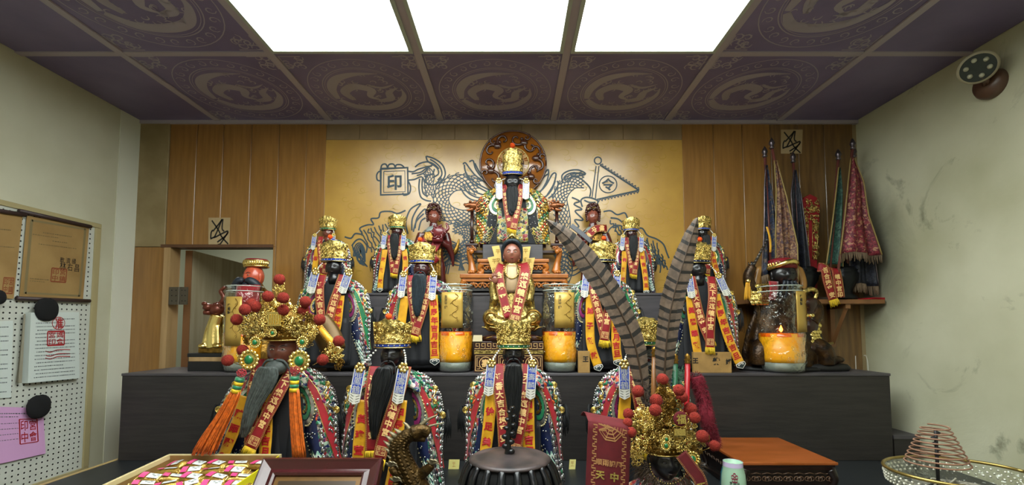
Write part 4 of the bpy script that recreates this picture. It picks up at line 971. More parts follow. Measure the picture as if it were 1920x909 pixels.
# display stands stacked under the throne
def carved_stand(name, label, x0, x1, yt, yb, Y0, Y1, mtop, mside, legs=True, zb=None, legw=.10, group=None):
    a = P(x0, yt, Y0); b = P(x1, yb, Y0); zt = a.z; zb_ = b.z if zb is None else zb; W = b.x-a.x; H = zt-zb_
    r = thing(name, ((a.x+b.x)/2, (Y0+Y1)/2, zb_), label, 'stand', group)
    bevel(MB().bounds(a.x, b.x, Y0, Y1, zt-H*.22, zt).build('top', mtop, r, smooth=False), .003)
    bevel(MB().bounds(a.x+.01, b.x-.01, Y0+.008, Y1-.004, zt-H*.40, zt-H*.22).build('moulding', mside, r, smooth=False), .002)
    ap = MB(); n = max(4, int(W/H*2.2))
    for i in range(n):
        cx = a.x+W*(i+.5)/n; curl(ap, (cx-W/n*.22, zt-H*.62), H*.17, 0, 1.0, 1, H*.055, Y0+.016); curl(ap, (cx+W/n*.22, zt-H*.62), H*.17, PI, 1.0, -1, H*.055, Y0+.016)
        ap.ell((cx, Y0+.016, zt-H*.5), (W/n*.16, .006, H*.1), 8, 5)
    ap.build('carved_apron', mside, r)
    MB().bounds(a.x+.015, b.x-.015, Y0+.022, Y1-.006, zb_+H*.12, zt-H*.40).build('back_panel', M_black, r, smooth=False)
    for sx in (0, 1):
        for sy in (0, 1):
            lg = MB(); cx = a.x+.02 if sx == 0 else b.x-.02; cy = Y0+.018 if sy == 0 else Y1-.022; s_ = -1 if sx == 0 else 1
            lg.tube(spl([(cx, cy, zt-H*.38), (cx+s_*.010, cy-.004, zt-H*.6), (cx-s_*.004, cy, zt-H*.82), (cx+s_*.010, cy, zb_+H*.03)], 5), [.017*(1.1-.5*math.sin(PI*i/15)) for i in range(16)], 8); lg.ell((cx+s_*.008, cy, zb_+.008), (.018, .014, .009), 8, 5)
            lg.build('leg', mside, r)
    return r
carved_stand('display_stand', 'orange lacquered low stand with curled carved apron below the throne', 862, 1066, 513, 547, 2.20, 2.33, M_worange, M_worange, zb=S1Z)
T2 = P(960, 513, 2.20).z
carved_stand('display_stand', 'smaller orange stand with scrolled feet between the throne and the lower stand', 895, 1030, 485, 512, 2.205, 2.30, M_worange, M_worange, zb=T2)
T3 = P(960, 485, 2.205).z
r = thing('throne_block', (P(963, 470, 2.22).x, 2.26, T3), 'small grey block under the highest statue on its stand', 'block')
a = P(905, 458, 2.215); b = P(1018, 484, 2.215); bevel(MB().bounds(a.x, b.x, 2.215, 2.30, T3+.0005, a.z).build('block', M_step, r, smooth=False), .003); T4 = a.z
# throne: two carved lion legs, arms with dragon heads, back
r = thing('dragon_throne', (P(963, 500, 2.26).x, 2.26, T2), 'carved wooden throne whose arms end in gilded dragon heads', 'throne')
for s, xx in ((-1, 888), (1, 1040)):
    xl_ = 885 if s < 0 else 1044
    lg = MB(); t_ = P(xl_, 462, 2.24); b_ = P(xl_, 512, 2.24); Hh = t_.z-T2
    lg.tube(spl([(t_.x, 2.24, t_.z), (t_.x+s*.012, 2.235, t_.z-Hh*.25), (t_.x+s*.002, 2.24, t_.z-Hh*.6), (t_.x-s*.004, 2.24, T2+.012)], 6), [.024-.010*math.sin(PI*min(1, i/17)) for i in range(19)], 10)
    lg.ell((t_.x, 2.228, T2+.011), (.022, .022, .011), 10, 6)
    for q_ in range(-1, 2): lg.ell((t_.x+q_*.012, 2.212, T2+.008), (.007, .010, .008), 7, 5)
    lo = lg.build('leg', M_worange, r, label='orange carved lion paw leg')
    lf = MB()
    for q_ in range(4): curl(lf, (t_.x+(q_-1.5)*.011, t_.z-.012-.008*(q_ % 2)), .009, q_, 1, s, .0035, 2.214)
    lf.ell((t_.x, 2.216, t_.z-.03), (.013, .010, .013), 8, 6); lf.build('lion_mask', M_worange, lo)
    cap = MB(); cap.box((t_.x, 2.24, t_.z+.006), (.062, .05, .012)); cap.box((t_.x, 2.24, t_.z-.006), (.05, .042, .01)); bevel(cap.build('leg_cap', M_wdark, r, smooth=False), .002)
    po = MB(); hd_ = P(xx, 388, 2.22); po.tube([(t_.x, 2.235, t_.z+.01), (t_.x, 2.23, hd_.z-.02)], .0085, 8); po.ell((t_.x, 2.233, t_.z+.022), (.013, .013, .011)); po.build('arm_post', M_wdark, r)
    dh = MB(); h = hd_+Vector((0, .0, 0)); kk = .0013
    V_ = lambda x, y, z: Vector((h.x+s*x*kk, h.y-y*kk, h.z+z*kk))
    dh.ell(V_(0, 0, 4), (20*kk, 17*kk, 16*kk), 14, 10)
    dh.tube(spl([V_(4, 4, 6), V_(20, 6, 6), V_(34, 6, 2)], 5), [12*kk*(1-.5*i/10) for i in range(11)], 10)       # upper snout
    dh.tube(spl([V_(2, 4, -10), V_(16, 6, -14), V_(26, 6, -14)], 5), [8*kk*(1-.5*i/10) for i in range(11)], 8)   # jaw
    dh.ell(V_(33, 6, 8), (6*kk, 6*kk, 6*kk)); dh.ell(V_(12, 12, 17), 6*kk); 
    for a_, b_ in ((-8, 18), (-16, 10), (-18, -2), (-14, -14)): curl(dh, (h.x+s*a_*kk, h.z+b_*kk), 9*kk, 0, 1, s, 3.4*kk, h.y-10*kk)
    for q_ in (8, 14, 20, 26): dh.tube([V_(q_, 8, -3), V_(q_, 8, -8)], [2*kk, .5*kk], 5)
    dh.tube(spl([V_(-10, 0, 16), V_(-24, 0, 24), V_(-34, 0, 20)], 4), [4*kk*(1-.7*i/8) for i in range(9)], 6)
    dh.build('dragon_head', mat('copper_gilt', '#a0603a', .28, .6, noise_amt=.45, nscale=60), r)
    ar = MB(); ar.tube(spl([h, Vector((h.x+(-s)*.03, 2.26, h.z-.01)), Vector((h.x+(-s)*.05, 2.30, h.z+.0))], 4), .009, 8); ar.build('arm', M_wdark, r)
a = P(900, 400, 2.31); b = P(1024, 480, 2.31); bevel(MB().bounds(a.x, b.x, 2.305, 2.32, T4, a.z).build('back_board', M_wdark, r, smooth=False), .003)
s_ = MB(); s_.bounds(P(885, 466, 2.24).x, P(1044, 466, 2.24).x, 2.245, 2.32, P(885, 466, 2.24).z-.02, P(885, 466, 2.24).z-.008); s_.build('seat_rail', M_wdark, r, smooth=False)
# main statue
deity('main_deity_statue', 'highest central statue with black face, gold brocade robe and long black beard, before the halo', 961, 286, 460, 2.255, 'black',
    ([(0, 186), (-1, 150), (-2, 120), (-4, 92)], 42, M_bhair), robe=3, rnd=12, dy=.5, zb=T4+.001, crown=(62, 60, 240, 302), pom=(0, 22, 1.7), headz=-34, hs=1.3, wide=1.28, gold=True, drop=28, skirtm=M_robe[3],
    stoleL=[(-30, 198, -22), (-24, 160, -44), (-16, 105, -50), (-8, 52, -52)], stoleR=[(30, 198, -22), (24, 160, -46), (14, 105, -53), (2, 46, -55)], yelL=False, yelR=False, lappets=[(-44, 206, -42, 146, 21), (44, 206, 42, 146, 21)])
# ---------------------------------------------------------------- carved standing / seated figures without robes of cloth
def hand(mb, c, d, up, s, curlf=.6, thumb=1):
    """palm at c pointing along d; five fingers"""
    d = Vector(d).normalized(); up = Vector(up).normalized(); sd = d.cross(up).normalized(); c = Vector(c)
    M = Matrix((sd, d, up)).transposed()
    mb.ell(c+d*s*.45, (s*.42, s*.5, s*.18), 10, 7, M)
    for i, (o_, ln) in enumerate(((-.30, .72), (-.10, .86), (.10, .82), (.29, .64))):
        p = c+d*s*.8+sd*s*o_; q = p+(d*math.cos(curlf*.5)-up*math.sin(curlf*.5))*s*ln*.5; e = q+(d*math.cos(curlf*1.6)-up*math.sin(curlf*1.6))*s*ln*.45
        mb.tube([p, q, e], [s*.105, s*.095, s*.06], 6)
    p = c+d*s*.3+sd*s*.38*-thumb; q = p+(d*.5-sd*.6*thumb-up*.3).normalized()*s*.4; e = q+(d*.9-sd*.1*thumb-up*.4).normalized()*s*.32
    mb.tube([p, q, e], [s*.13, s*.11, s*.07], 6)
def attendant(name, label, cx, top, base, Y, zb, held, sgn):
    p0 = P(cx, base, Y); p0.z = zb; p1 = P(cx, top, Y); H = p1.z-zb; u = H/100.0
    T = lambda x, z, y=0: Vector((p0.x+u*x, Y+u*y*.75, zb+u*z))
    r = thing(name, p0, label, 'statue', 'red wooden attendants beside the throne')
    b = MB(); R = []
    for z, wx, wy in ((1, 15, 11), (12, 14.5, 10), (30, 13, 9), (42, 10.5, 8), (50, 10, 7.5), (60, 13, 8), (66, 14.5, 8), (71, 11, 6.5), (75, 5, 5), (80, 4.4, 4.6)):
        R.append([T(math.cos(2*PI*i/36)*wx*(1+.035*math.sin(i*2.1+z*.05)), z, math.sin(2*PI*i/36)*wy*(1+.05*math.sin(i*1.7+z*.06))) for i in range(36)])
    b.rings(R)
    el = {}
    for s in (-1, 1):
        sh = T(s*13, 67, 0); e_ = T(s*17, 53, -5); w_ = T(s*6, 55+(5 if s == sgn else 0), -15)
        b.tube(spl([sh, e_, w_], 5), [u*(5.2-2.4*i/10) for i in range(11)], 12)
        b.tube(spl([e_, T(s*21, 42, -2), T(s*22, 30, 0)], 5), [u*(4.4-3.4*i/10) for i in range(11)], 10)     # hanging sleeve
        el[s] = w_
    bo = b.build('body', M_wred, r); remesh(bo, u*1.1)
    ar = MB(); ar.grid(lambda a, c: T(-10+20*a, 16+34*c, -10.2-1.2*math.cos((a-.5)*3)+.4*math.sin(a*40)), 20, 8); solid(ar.build('gold_apron', M_goldd, r), u*.8, 0)
    ar = MB(); ar.grid(lambda a, c: T((-11.5+23*a)*(1-.25*c), 57+13*c, -8.6+2.4*c-1.2*math.sin(a*PI)), 16, 6); solid(ar.build('gold_breastplate', M_goldd, r), u*.7, 0)
    cl = MB(); R = []
    for z, w_ in ((69, 12.6), (72, 9.5), (75.5, 6)): R.append([T(math.cos(2*PI*i/28)*w_, z-1.2*abs(math.cos(2*PI*i/28)), math.sin(2*PI*i/28)*w_*.68-.6) for i in range(28)])
    cl.rings(R, caps=False); solid(cl.build('collar', mat('pale_blue_grey_trim', '#7f8a86', .4), r), u*.6, 0)
    hdM = MB(); hc_ = T(0, 86, -1); head_mesh(hdM, hc_, 12.5*u, 16.5*u, 10.5*u, -.12*sgn, True); hd = fixn(hdM.build('head', mat('pale_red_face', '#7c4233', .3, coat=.3), r)); face_details(hd, hc_, 12.5*u, 16.5*u, 10.5*u, -.12*sgn, 'brown')
    hr = MB(); rr = random.Random(4)
    hr.ell(T(0, 90, 2.2), (7.4*u, 5.0*u, 8.5*u), 16, 10)
    for i in range(70):
        a = rr.uniform(-.15, PI+.15); z = rr.uniform(0, 1); hr.ell(T(math.cos(a)*(7.6-2.5*z)+0, 91+8*math.sin(z*1.3)+1.6*math.sin(a), -4+5*(1-math.sin(a))*.7+rr.uniform(-2, 2)), (1.6*u, 1.4*u, 1.6*u), 6, 5)
    for s in (-1, 1):
        for q_ in range(6): hr.ell(T(s*(7.2+.3*math.sin(q_)), 94-q_*2.4, -1), (1.5*u, 1.6*u, 1.5*u), 6, 5)
    hr.build('curled_hair', mat('reddish_carved_hair', '#46201a', .35, coat=.3, noise_amt=.3, nscale=80), hd)
    cr = MB()
    for q_ in range(-3, 4): cr.ell(T(q_*1.9, 96.5-abs(q_)*.7, -5.2+abs(q_)*.4), (1.0*u, .8*u, 1.7*u), 6, 5)
    cr.build('gilt_diadem', M_gold, hd)
    hm = MB()
    for s in (-1, 1): hand(hm, el[s], (-s*.8, -.25, .2 if s == sgn else .0), (0, -.3, 1), u*4.6, .8, s)
    hm.build('hand', M_wred, r)
    for q_ in range(2):
        sw = MB(); sw.tube(spl([T(-16+q_*32, 60, 1), T(-20+q_*40, 46, 3), T(-25+q_*50, 50, 3), T(-28+q_*56, 62, 3)], 5), [u*(.6+2.2*math.sin(PI*i/15)) for i in range(16)], 8, flat=.35); sw.build('flying_scarf', M_goldd, r)
    TT = lambda x, z, y=0: T(x, z, y)
    if held == 'seal':
        sb = MB(); c = T(8, 66, -19); sb.ell(c, (8*u, 5*u, 7*u), 14, 10)
        for q_ in range(7): a = q_; curl(sb, (c.x+math.cos(a)*5*u, c.z+math.sin(a)*5*u), 3*u, a, 1, 1, u*1.0, c.y-3.5*u)
        sb.tube(spl([T(13, 66, -19), T(18, 70, -19), T(16, 76, -18)], 4), [u*2.4*(1-.07*i) for i in range(9)], 8); sb.box(T(7, 58, -19), (11*u, 6*u, 5*u))
        sb.build('lion_seal', mat('maroon_lacquer', '#6b2226', .28, coat=.4), r)
        strip(r, 'red_stole', T, u, [(-10, 52, -14), (0, 46, -17), (8, 60, -14)], 9, M_stole, -14, '', border=None, wave=.2)
        strip(r, 'red_stole', T, u, [(-13, 60, -10), (-2, 44, -16), (6, 34, -16)], 9, M_stole, -14, '鎮宮', border=M_gtext, wave=.2)
    else:
        sb = MB(); a0 = T(-26, 74, -17); a1 = T(-4, 56, -17); dd = (a1-a0); sb.box((a0+a1)/2, (dd.length, 1.6*u, 5.2*u), M=Matrix.Rotation(math.atan2(-dd.z, dd.x), 3, 'Y')); bevel(sb.build('sword_case', mat('grey_scabbard', '#5a5b60', .35, .3), r, smooth=False), u*.5)
        strip(r, 'red_stole', T, u, [(14, 72, -10), (0, 70, -14.5), (-11, 58, -15)], 8, M_stole, -14, '鎮中宮', border=M_gtext, wave=.2)
        strip(r, 'red_stole', T, u, [(-12, 58, -15), (-13, 48, -14), (-14, 40, -13)], 8, M_stole, -14, '巡', border=M_gtext, wave=.2)
    bs = MB(); bs.lathe(T(0, -.0, 0), [(18*u, 0), (18*u, 2*u), (16*u, 3*u)], 24, sy=.7); bs.build('base', M_wdark, r)
    return r
attendant('attendant_statue', 'red lacquered attendant with curled hair holding a carved lion seal, left of the throne', 812, 384, 545, 2.285, S1Z, 'seal', 1)
attendant('attendant_statue', 'red lacquered attendant with curled hair holding a grey sword case, right of the throne', 1113, 384, 545, 2.285, S1Z, 'sword', -1)
# seated gilt goddess on a lotus, on a black pedestal
Yp = 2.115
a = P(889, 640, 2.055); b = P(1019, 690, 2.055)
r = thing('altar_pedestal', ((a.x+b.x)/2, 2.12, BZ), 'black pedestal box with gold key border below the seated goddess', 'pedestal')
bevel(MB().bounds(a.x, b.x, 2.055, 2.19, BZ+.0005, a.z).build('box', M_wdark, r, smooth=False), .002)
H = a.z-BZ; pb = MB(); W = b.x-a.x
pb.bounds(a.x, b.x, 2.0535, 2.0548, BZ+H*.60, BZ+H*.72); pb.build('gold_stripe', M_gold, r, smooth=False)
pk = MB(); n = 12; f2 = lambda x, z: Vector((x, 2.0535, z))
for i in range(n):
    x0 = a.x+W*(i+.08)/n; c = W/n*.84; z0 = BZ+H*.77; h_ = H*.17
    stroke2(pk, [(x0, z0), (x0+c, z0), (x0+c, z0+h_), (x0+c*.3, z0+h_), (x0+c*.3, z0+h_*.45), (x0+c*.7, z0+h_*.45)], .0022, f2)
for i in range(3):
    x0 = a.x+W*(i+.06)/3; c = W/3*.88; stroke2(pk, [(x0, BZ+H*.06), (x0+c, BZ+H*.06), (x0+c, BZ+H*.54), (x0, BZ+H*.54), (x0, BZ+H*.06)], .0025, f2)
    stroke2(pk, [(x0+c/2+H*.2*math.cos(t*PI/10), BZ+H*.3+H*.2*math.sin(t*PI/10)) for t in range(21)], .0025, f2)
    put_glyph(pk, '壽', lambda s, t: f2(s, t), x0+c/2, BZ+H*.3, H*.26, .02)
    for s in (-1, 1): stroke2(pk, [(x0+c/2+s*c*.42, BZ+H*.12), (x0+c/2+s*c*.3, BZ+H*.12), (x0+c/2+s*c*.3, BZ+H*.2), (x0+c/2+s*c*.42, BZ+H*.2), (x0+c/2+s*c*.42, BZ+H*.48), (x0+c/2+s*c*.3, BZ+H*.48)], .002, f2)
pk.build('gold_pattern', M_gtext, r, smooth=False)
# seated figure
kk = Yp/F; gz = a.z
def TG(x, y_, d=0): # px offsets around (960, y): y_ is photo row
    q = P(960, y_, Yp); return Vector((q.x+x*kk, Yp+d*kk, q.z))
r = thing('goddess_statue', TG(0, 640), 'gilt goddess statue seated cross-legged on a lotus wearing a red sash, below the throne', 'statue'); r.location.z = gz
lo = MB(); zb_ = gz
base = MB(); base.lathe((TG(0, 0).x, Yp, gz+.0005), [(54*kk, 0), (56*kk, 4*kk), (54*kk, 9*kk), (44*kk, 12*kk)], 36, sy=.62); bo = base.build('lotus_base', M_wdark, r)
for ring_, (ra, z0, n, ln, rise) in enumerate(((46, 8, 13, 17, -.2), (44, 18, 12, 20, .7), (38, 22, 11, 18, 1.1))):
    for i in range(n):
        a_ = 2*PI*(i+.5*(ring_ % 2))/n; c0 = Vector((TG(0, 0).x+math.cos(a_)*ra*kk, Yp+math.sin(a_)*ra*kk*.6, gz+z0*kk)); o_ = Vector((math.cos(a_), math.sin(a_)*.6, 0)); t_ = Vector((-math.sin(a_), math.cos(a_)*.6, 0))
        pm = MB(); pm.grid(lambda u, v: c0+o_*ln*kk*(v*.9-(v**2)*.3*rise)+Vector((0, 0, 1))*ln*kk*(v*.6*rise+.1*math.sin(v*3))+t_*(u-.5)*2*11*kk*math.sin(PI*min(1, .25+v*.75))*(1)-o_*((u-.5)**2)*8*kk, 6, 6)
        solid(pm.build('lotus_petal', M_goldb if ring_ else M_goldd, bo), .8*kk, 0)
b = MB(); R = []
for y_, wx, wy in ((618, 44, 24), (604, 47, 26), (590, 40, 24), (572, 26, 19), (552, 25, 17), (530, 29, 17), (512, 28, 15), (502, 18, 12), (494, 9, 9), (486, 8, 8)):
    R.append([TG(math.cos(2*PI*i/36)*wx*(1+.04*math.sin(i*2.3)), y_, math.sin(2*PI*i/36)*wy) for i in range(36)])
b.rings(R)
for s in (-1, 1):
    b.tube(spl([TG(s*24, 512, 0), TG(s*34, 540, -4), TG(s*30, 566, -10)], 5), [kk*(11-3*i/10) for i in range(11)], 12)
    b.ell(TG(s*38, 596, -8), (17*kk, 18*kk, 17*kk), 14, 10); b.tube(spl([TG(s*38, 600, -10), TG(s*14, 608, -24), TG(-s*10, 606, -26)], 5), [kk*(13-4*i/10) for i in range(11)], 12)
    b.tube(spl([TG(s*34, 560, -6), TG(s*40, 590, 0), TG(s*50, 616, -4)], 5), [kk*(8-4*i/10) for i in range(11)], 10, flat=.5)
bo = b.build('body', M_gold, r); remesh(bo, kk*1.6)
tr = MB()
for s in (-1, 1):
    curl(tr, (TG(s*38, 596).x, TG(0, 596).z), 15*kk, 0, 1.6, s, 2.2*kk, Yp-25*kk, 26); curl(tr, (TG(s*24, 618).x, TG(0, 618).z), 10*kk, 1, 1.4, s, 1.6*kk, Yp-27*kk, 20)
    for q_ in range(4): tr.tube(spl([TG(s*(22+q_*4), 520+q_*4, -12), TG(s*(30+q_*2), 545, -14), TG(s*(24+q_*3), 575, -16)], 5), .8*kk, 5)
tr.build('drapery_fold', M_goldd, r)
ch = MB(); ch.grid(lambda u, v: TG((-13+26*u)*(.7+.3*v), 498+52*v, -11-7*math.sin(v*2.2)-2*math.sin(u*PI)), 8, 8); solid(ch.build('robe_front', mat('pale_cream_gilt', '#a98f6c', .35, .2), r), kk, 0)
hM = MB(); hc_ = TG(0, 476, -4); head_mesh(hM, hc_, 33*kk, 42*kk, 28*kk, 0, True); hd = fixn(hM.build('head', mat('rosy_brown_face', '#8a5644', .3, coat=.4), r)); face_details(hd, hc_, 33*kk, 42*kk, 28*kk, 0, 'brown')
hr = MB(); hr.ell(TG(0, 466, 3), (19*kk, 15*kk, 19*kk), 18, 12)
for s in (-1, 1):
    hr.tube(spl([TG(0, 453, -13), TG(s*10, 456, -13), TG(s*17, 468, -6), TG(s*17, 490, 1)], 5), [kk*(4.5-1.5*i/15) for i in range(16)], 8)
hr.build('hair', M_bluehair, hd)
cr = MB(); cr.ell(TG(0, 446, -10), (6*kk, 4*kk, 8*kk), 12, 8); cr.tube(spl([TG(-16, 458, -9), TG(-7, 449, -14), TG(0, 444, -16), TG(7, 449, -14), TG(16, 458, -9)], 4), 1.8*kk, 6)
for s in (-1, 1): curl(cr, (TG(s*8, 452).x, TG(0, 452).z), 4*kk, 0, 1.1, s, 1.2*kk, Yp-14*kk)
cr.build('topknot_crown', M_gold, hd)
nk = MB()
for i in range(17): a_ = PI+PI*i/16; nk.ell(TG(math.cos(a_)*15, 502-math.sin(a_)*22, -15-6*abs(math.sin(a_))), 1.6*kk, 6, 5)
nk.build('necklace', M_goldb, r)
hm = MB(); hand(hm, TG(-31, 534, -30), (0, -.1, 1), (0, -1, 0), 14*kk, .5, 1); hand(hm, TG(26, 566, -24), (-.9, -.2, 0), (0, 0, 1), 9*kk, .3, -1); hm.build('hand', mat('rosy_brown_face', '#6e3a2c'), r)
TGs = lambda x, z, y=0: TG(x, 640-z, y)
strip(r, 'red_stole', TGs, kk, [(-18, 144, -6), (-24, 125, -22), (-18, 90, -30), (-6, 44, -36)], 17, M_stole, -20, '合境平安', M_gtext, border=M_gtext, tstart=.12, wave=.5)
strip(r, 'red_stole', TGs, kk, [(20, 146, -6), (24, 125, -24), (14, 80, -34), (2, 28, -40)], 21, M_stole, -20, '總巡鎮中宮', M_gtext, border=M_gtext, seal=True, tstart=.16, tend=.80, wave=.5)
# gold paper slips behind the goddess's head
M_slip = mat('gold_slip_paper', '#d9b765', .45, .2, noise_amt=.15)
for i, (x0, y0, x1, y1, x2, y2, x3, y3) in enumerate([(922, 462, 936, 460, 944, 497, 932, 500), (980, 463, 995, 462, 990, 496, 978, 494), (914, 483, 928, 480, 941, 512, 925, 516), (987, 484, 1003, 483, 997, 514, 983, 514)]):
    Ys = 2.195 if i < 2 else 2.19
    rr_ = quad_paper('gold_slip', [P(x0, y0, Ys), P(x1, y1, Ys), P(x2, y2, Ys), P(x3, y3, Ys)], M_slip, .0015, (0, -1, 0), ['upper left gold slip with writing behind the goddess head', 'upper right gold slip with writing behind the goddess head', 'lower left gold slip standing at the goddess shoulder', 'lower right gold slip standing at the goddess shoulder'][i], 'slip')
    tb = MB(); cx = (x0+x1+x2+x3)/4; cy = (y0+y1+y2+y3)/4
    for j, c in enumerate('平安符'[:2]): put_glyph(tb, c, lambda a, b: P(cx+a, cy-b, Ys-.002), 0, 8-16*j, 9, .01)
    tb.build('lettering', M_goldd, rr_, smooth=False)
# ---------------------------------------------------------------- statues with great phoenix crowns
def phoenix_crown(parent, x0, y0, x1, y1, Y, poms, gx0, gx1, gyb, gyt, dk, jade, rnd, pm, spread):
    """big gilt crown built of filigree bosses. gx0..gx1, gyb: rim ; spread: list of boss centres (px,py,r)"""
    rr = random.Random(rnd); k = Y/F
    cx = (gx0+gx1)/2
    rim = MB(); w_ = (gx1-gx0)/2
    def ringp(z_, rad): return [P(cx+math.cos(2*PI*i/40)*rad, z_, Y)+Vector((0, math.sin(2*PI*i/40)*rad*k*.9, 0)) for i in range(40)]
    rim.rings([ringp(gyb, w_), ringp(gyb-4, w_*1.06), ringp(gyb-16, w_*1.16), ringp(gyt+8, w_*1.05), ringp(gyt, w_*.7)], caps=False)
    cr = rim.build('crown', M_goldd, parent)
    for z_ in (gyb, gyb-15): q = MB(); q.tube(ringp(z_, w_*1.12)+[ringp(z_, w_*1.12)[0]], 1.6*k, 6); q.build('crown_rim', M_goldb, cr)
    st = MB()
    for i in range(-6, 7):
        a = -PI/2+i*.22; c = P(cx+math.cos(a)*w_*1.12, gyb-8, Y)+Vector((0, math.sin(a)*w_*k, 0)); st.ell(c, 2.2*k, 7, 5)
    st.build('crown_beading', M_goldb, cr, kind='stuff')
    for (bx, by, br, dp) in spread:
        fl = MB(); c = P(bx, by, Y-dp)
        fl.ell(c+Vector((0, br*.35*k, 0)), (br*.6*k, br*.3*k, br*.6*k), 8, 5)
        for i in range(int(8+br*1.5)):
            a = rr.uniform(0, 6.28); q_ = br*math.sqrt(rr.uniform(.05, 1)); r0 = rr.uniform(2.4, 5.4); pts = []; ph = rr.uniform(0, 6.28); d = rr.choice((-1, 1))
            for j in range(8):
                th = ph+d*j*.85; r_ = r0*(1-j/10); pts.append(c+Vector(((math.cos(a)*q_+r_*math.cos(th))*k, -rr.uniform(.2, .5)*br*k*(1-(q_/br)**2)-3*k, (math.sin(a)*q_+r_*math.sin(th))*k)))
            fl.tube(pts, rr.uniform(.6, 1.0)*k, 4)
            if i % 2: fl.ell(pts[-1], rr.uniform(1.0, 1.9)*k, 6, 4)
        fl.build('filigree_boss', [M_gold, M_goldb, M_goldb, M_goldd][rr.randrange(4)], cr)
    for (jx, jy, jr) in jade:
        q = MB(); c = P(jx, jy, Y-dk)
        for i in range(14): a = i*2*PI/14; q.ell(c+Vector((math.cos(a)*jr*1.25*k, 0, math.sin(a)*jr*1.25*k)), (jr*.33*k, jr*.2*k, jr*.33*k), 7, 5)
        q.lathe((0, 0, 0), [(0, 0)], 3) if False else None
        q.ell(c+Vector((0, 1.5*k, 0)), (jr*1.15*k, 1.5*k, jr*1.15*k), 16, 6); jo = q.build('jewel_mount', M_goldb, cr)
        q = MB(); q.ell(c+Vector((0, -1.5*k, 0)), (jr*.6*k, jr*.35*k, jr*.68*k), 14, 9); q.build('jade_stone', M_jade, jo)
    for i, (px, py, pr, dp) in enumerate(poms):
        e = P(px, py, Y-dp); bse = P(px+(cx-px)*.25, py+10, Y-dp*.6); MB().tube([bse, e], .7*k, 5).build('pompom_wire', M_goldb, cr)
        pompom(e, pr*k, cr, pm, rnd*50+i)
    return cr
Yc = 1.66
r, T, k = deity('phoenix_crowned_statue', 'big reddish-faced statue at front left with grey beard and wide gold crown of red pompoms', 530, 597, 906, Yc+.03, 'brown', None, robe=0, rnd=14, names='陳雨醒敬獻', crown_on=False, badges=False, hs=1.4, headz=9, flares=(.75, .15),
    stoleL=[(-42, 232, -12), (-38, 190, -38), (-34, 140, -46), (-34, 78, -50)], stoleR=[(26, 226, -14), (14, 180, -44), (-8, 130, -52), (-30, 80, -56)], yelL=[(-50, 168), (-64, 120), (-86, 60), (-98, 14)], yelR=[(-10, 172), (-10, 130), (-12, 60), (-16, 12)], wide=1.06, cat='statue', lt='進香大吉平安')
beard_part(r, T, k, [(0, 222), (-8, 190), (-26, 150), (-40, 100)], 44, M_ghair, -60, 5, thick=8, n=40)
mu = MB()
for s in (-1, 1): mu.tube(spl([T(s*3, 232, -40), T(s*16, 230, -40), T(s*26, 214, -38), T(s*28, 190, -40)], 5), [k*3*(1-.6*i/15) for i in range(16)], 6)
mu.ell(T(0, 218, -36), (20*k, 16*k, 14*k), 12, 8); mu.build('moustache', M_ghair, r)
c3 = lambda x, y: (340+x/2.525, 500+y/2.525)
pm1 = [(465, 60), (410, 140), (483, 147), (588, 165), (330, 175), (350, 187), (302, 203), (483, 205), (580, 207), (262, 250), (655, 250), (745, 352), (290, 395), (670, 440), (220, 443)]
poms = [(*c3(x, y), 9.6, (.07, .10, .12, .09)[i % 4]) for i, (x, y) in enumerate(pm1)]
spread = []
for (x, y, r_) in [(470, 100, 26), (430, 180, 40), (500, 185, 36), (380, 230, 40), (560, 220, 40), (330, 240, 34), (440, 250, 46), (510, 260, 44), (600, 250, 36), (310, 290, 32), (350, 300, 40), (400, 290, 40), (560, 290, 42), (610, 300, 38), (330, 340, 30), (600, 345, 34), (470, 290, 40), (295, 420, 26), (640, 290, 24), (730, 400, 44), (745, 450, 30), (700, 420, 30)]:
    spread.append((*c3(x, y), r_/2.525, .02+.05*(r_ > 35)))
phoenix_crown(r, 0, 0, 0, 0, Yc, poms, 498, 562, 637, 575, .09, [(*c3(432, 313), 5), (*c3(348, 358), 7), (*c3(572, 356), 7), (*c3(320, 440), 12), (*c3(558, 446), 13)], 21, M_pom, spread)
# crest plate with temple front in the middle of the crown
kk = Yc/F; q = MB(); c = P(515, 598, Yc-.09)
for i in range(-2, 3): q.box(c+Vector((i*4.2*kk, -.004, 0)), (2*kk, 3*kk, 17*kk))
q.box(c+Vector((0, 0, 0)), (24*kk, 3*kk, 20*kk)); q.box(c+Vector((0, -.002, 11*kk)), (28*kk, 5*kk, 3*kk)); q.box(c+Vector((0, -.002, -11*kk)), (28*kk, 5*kk, 3*kk))
bevel(q.build('temple_crest', M_goldb, r, smooth=False), .001)
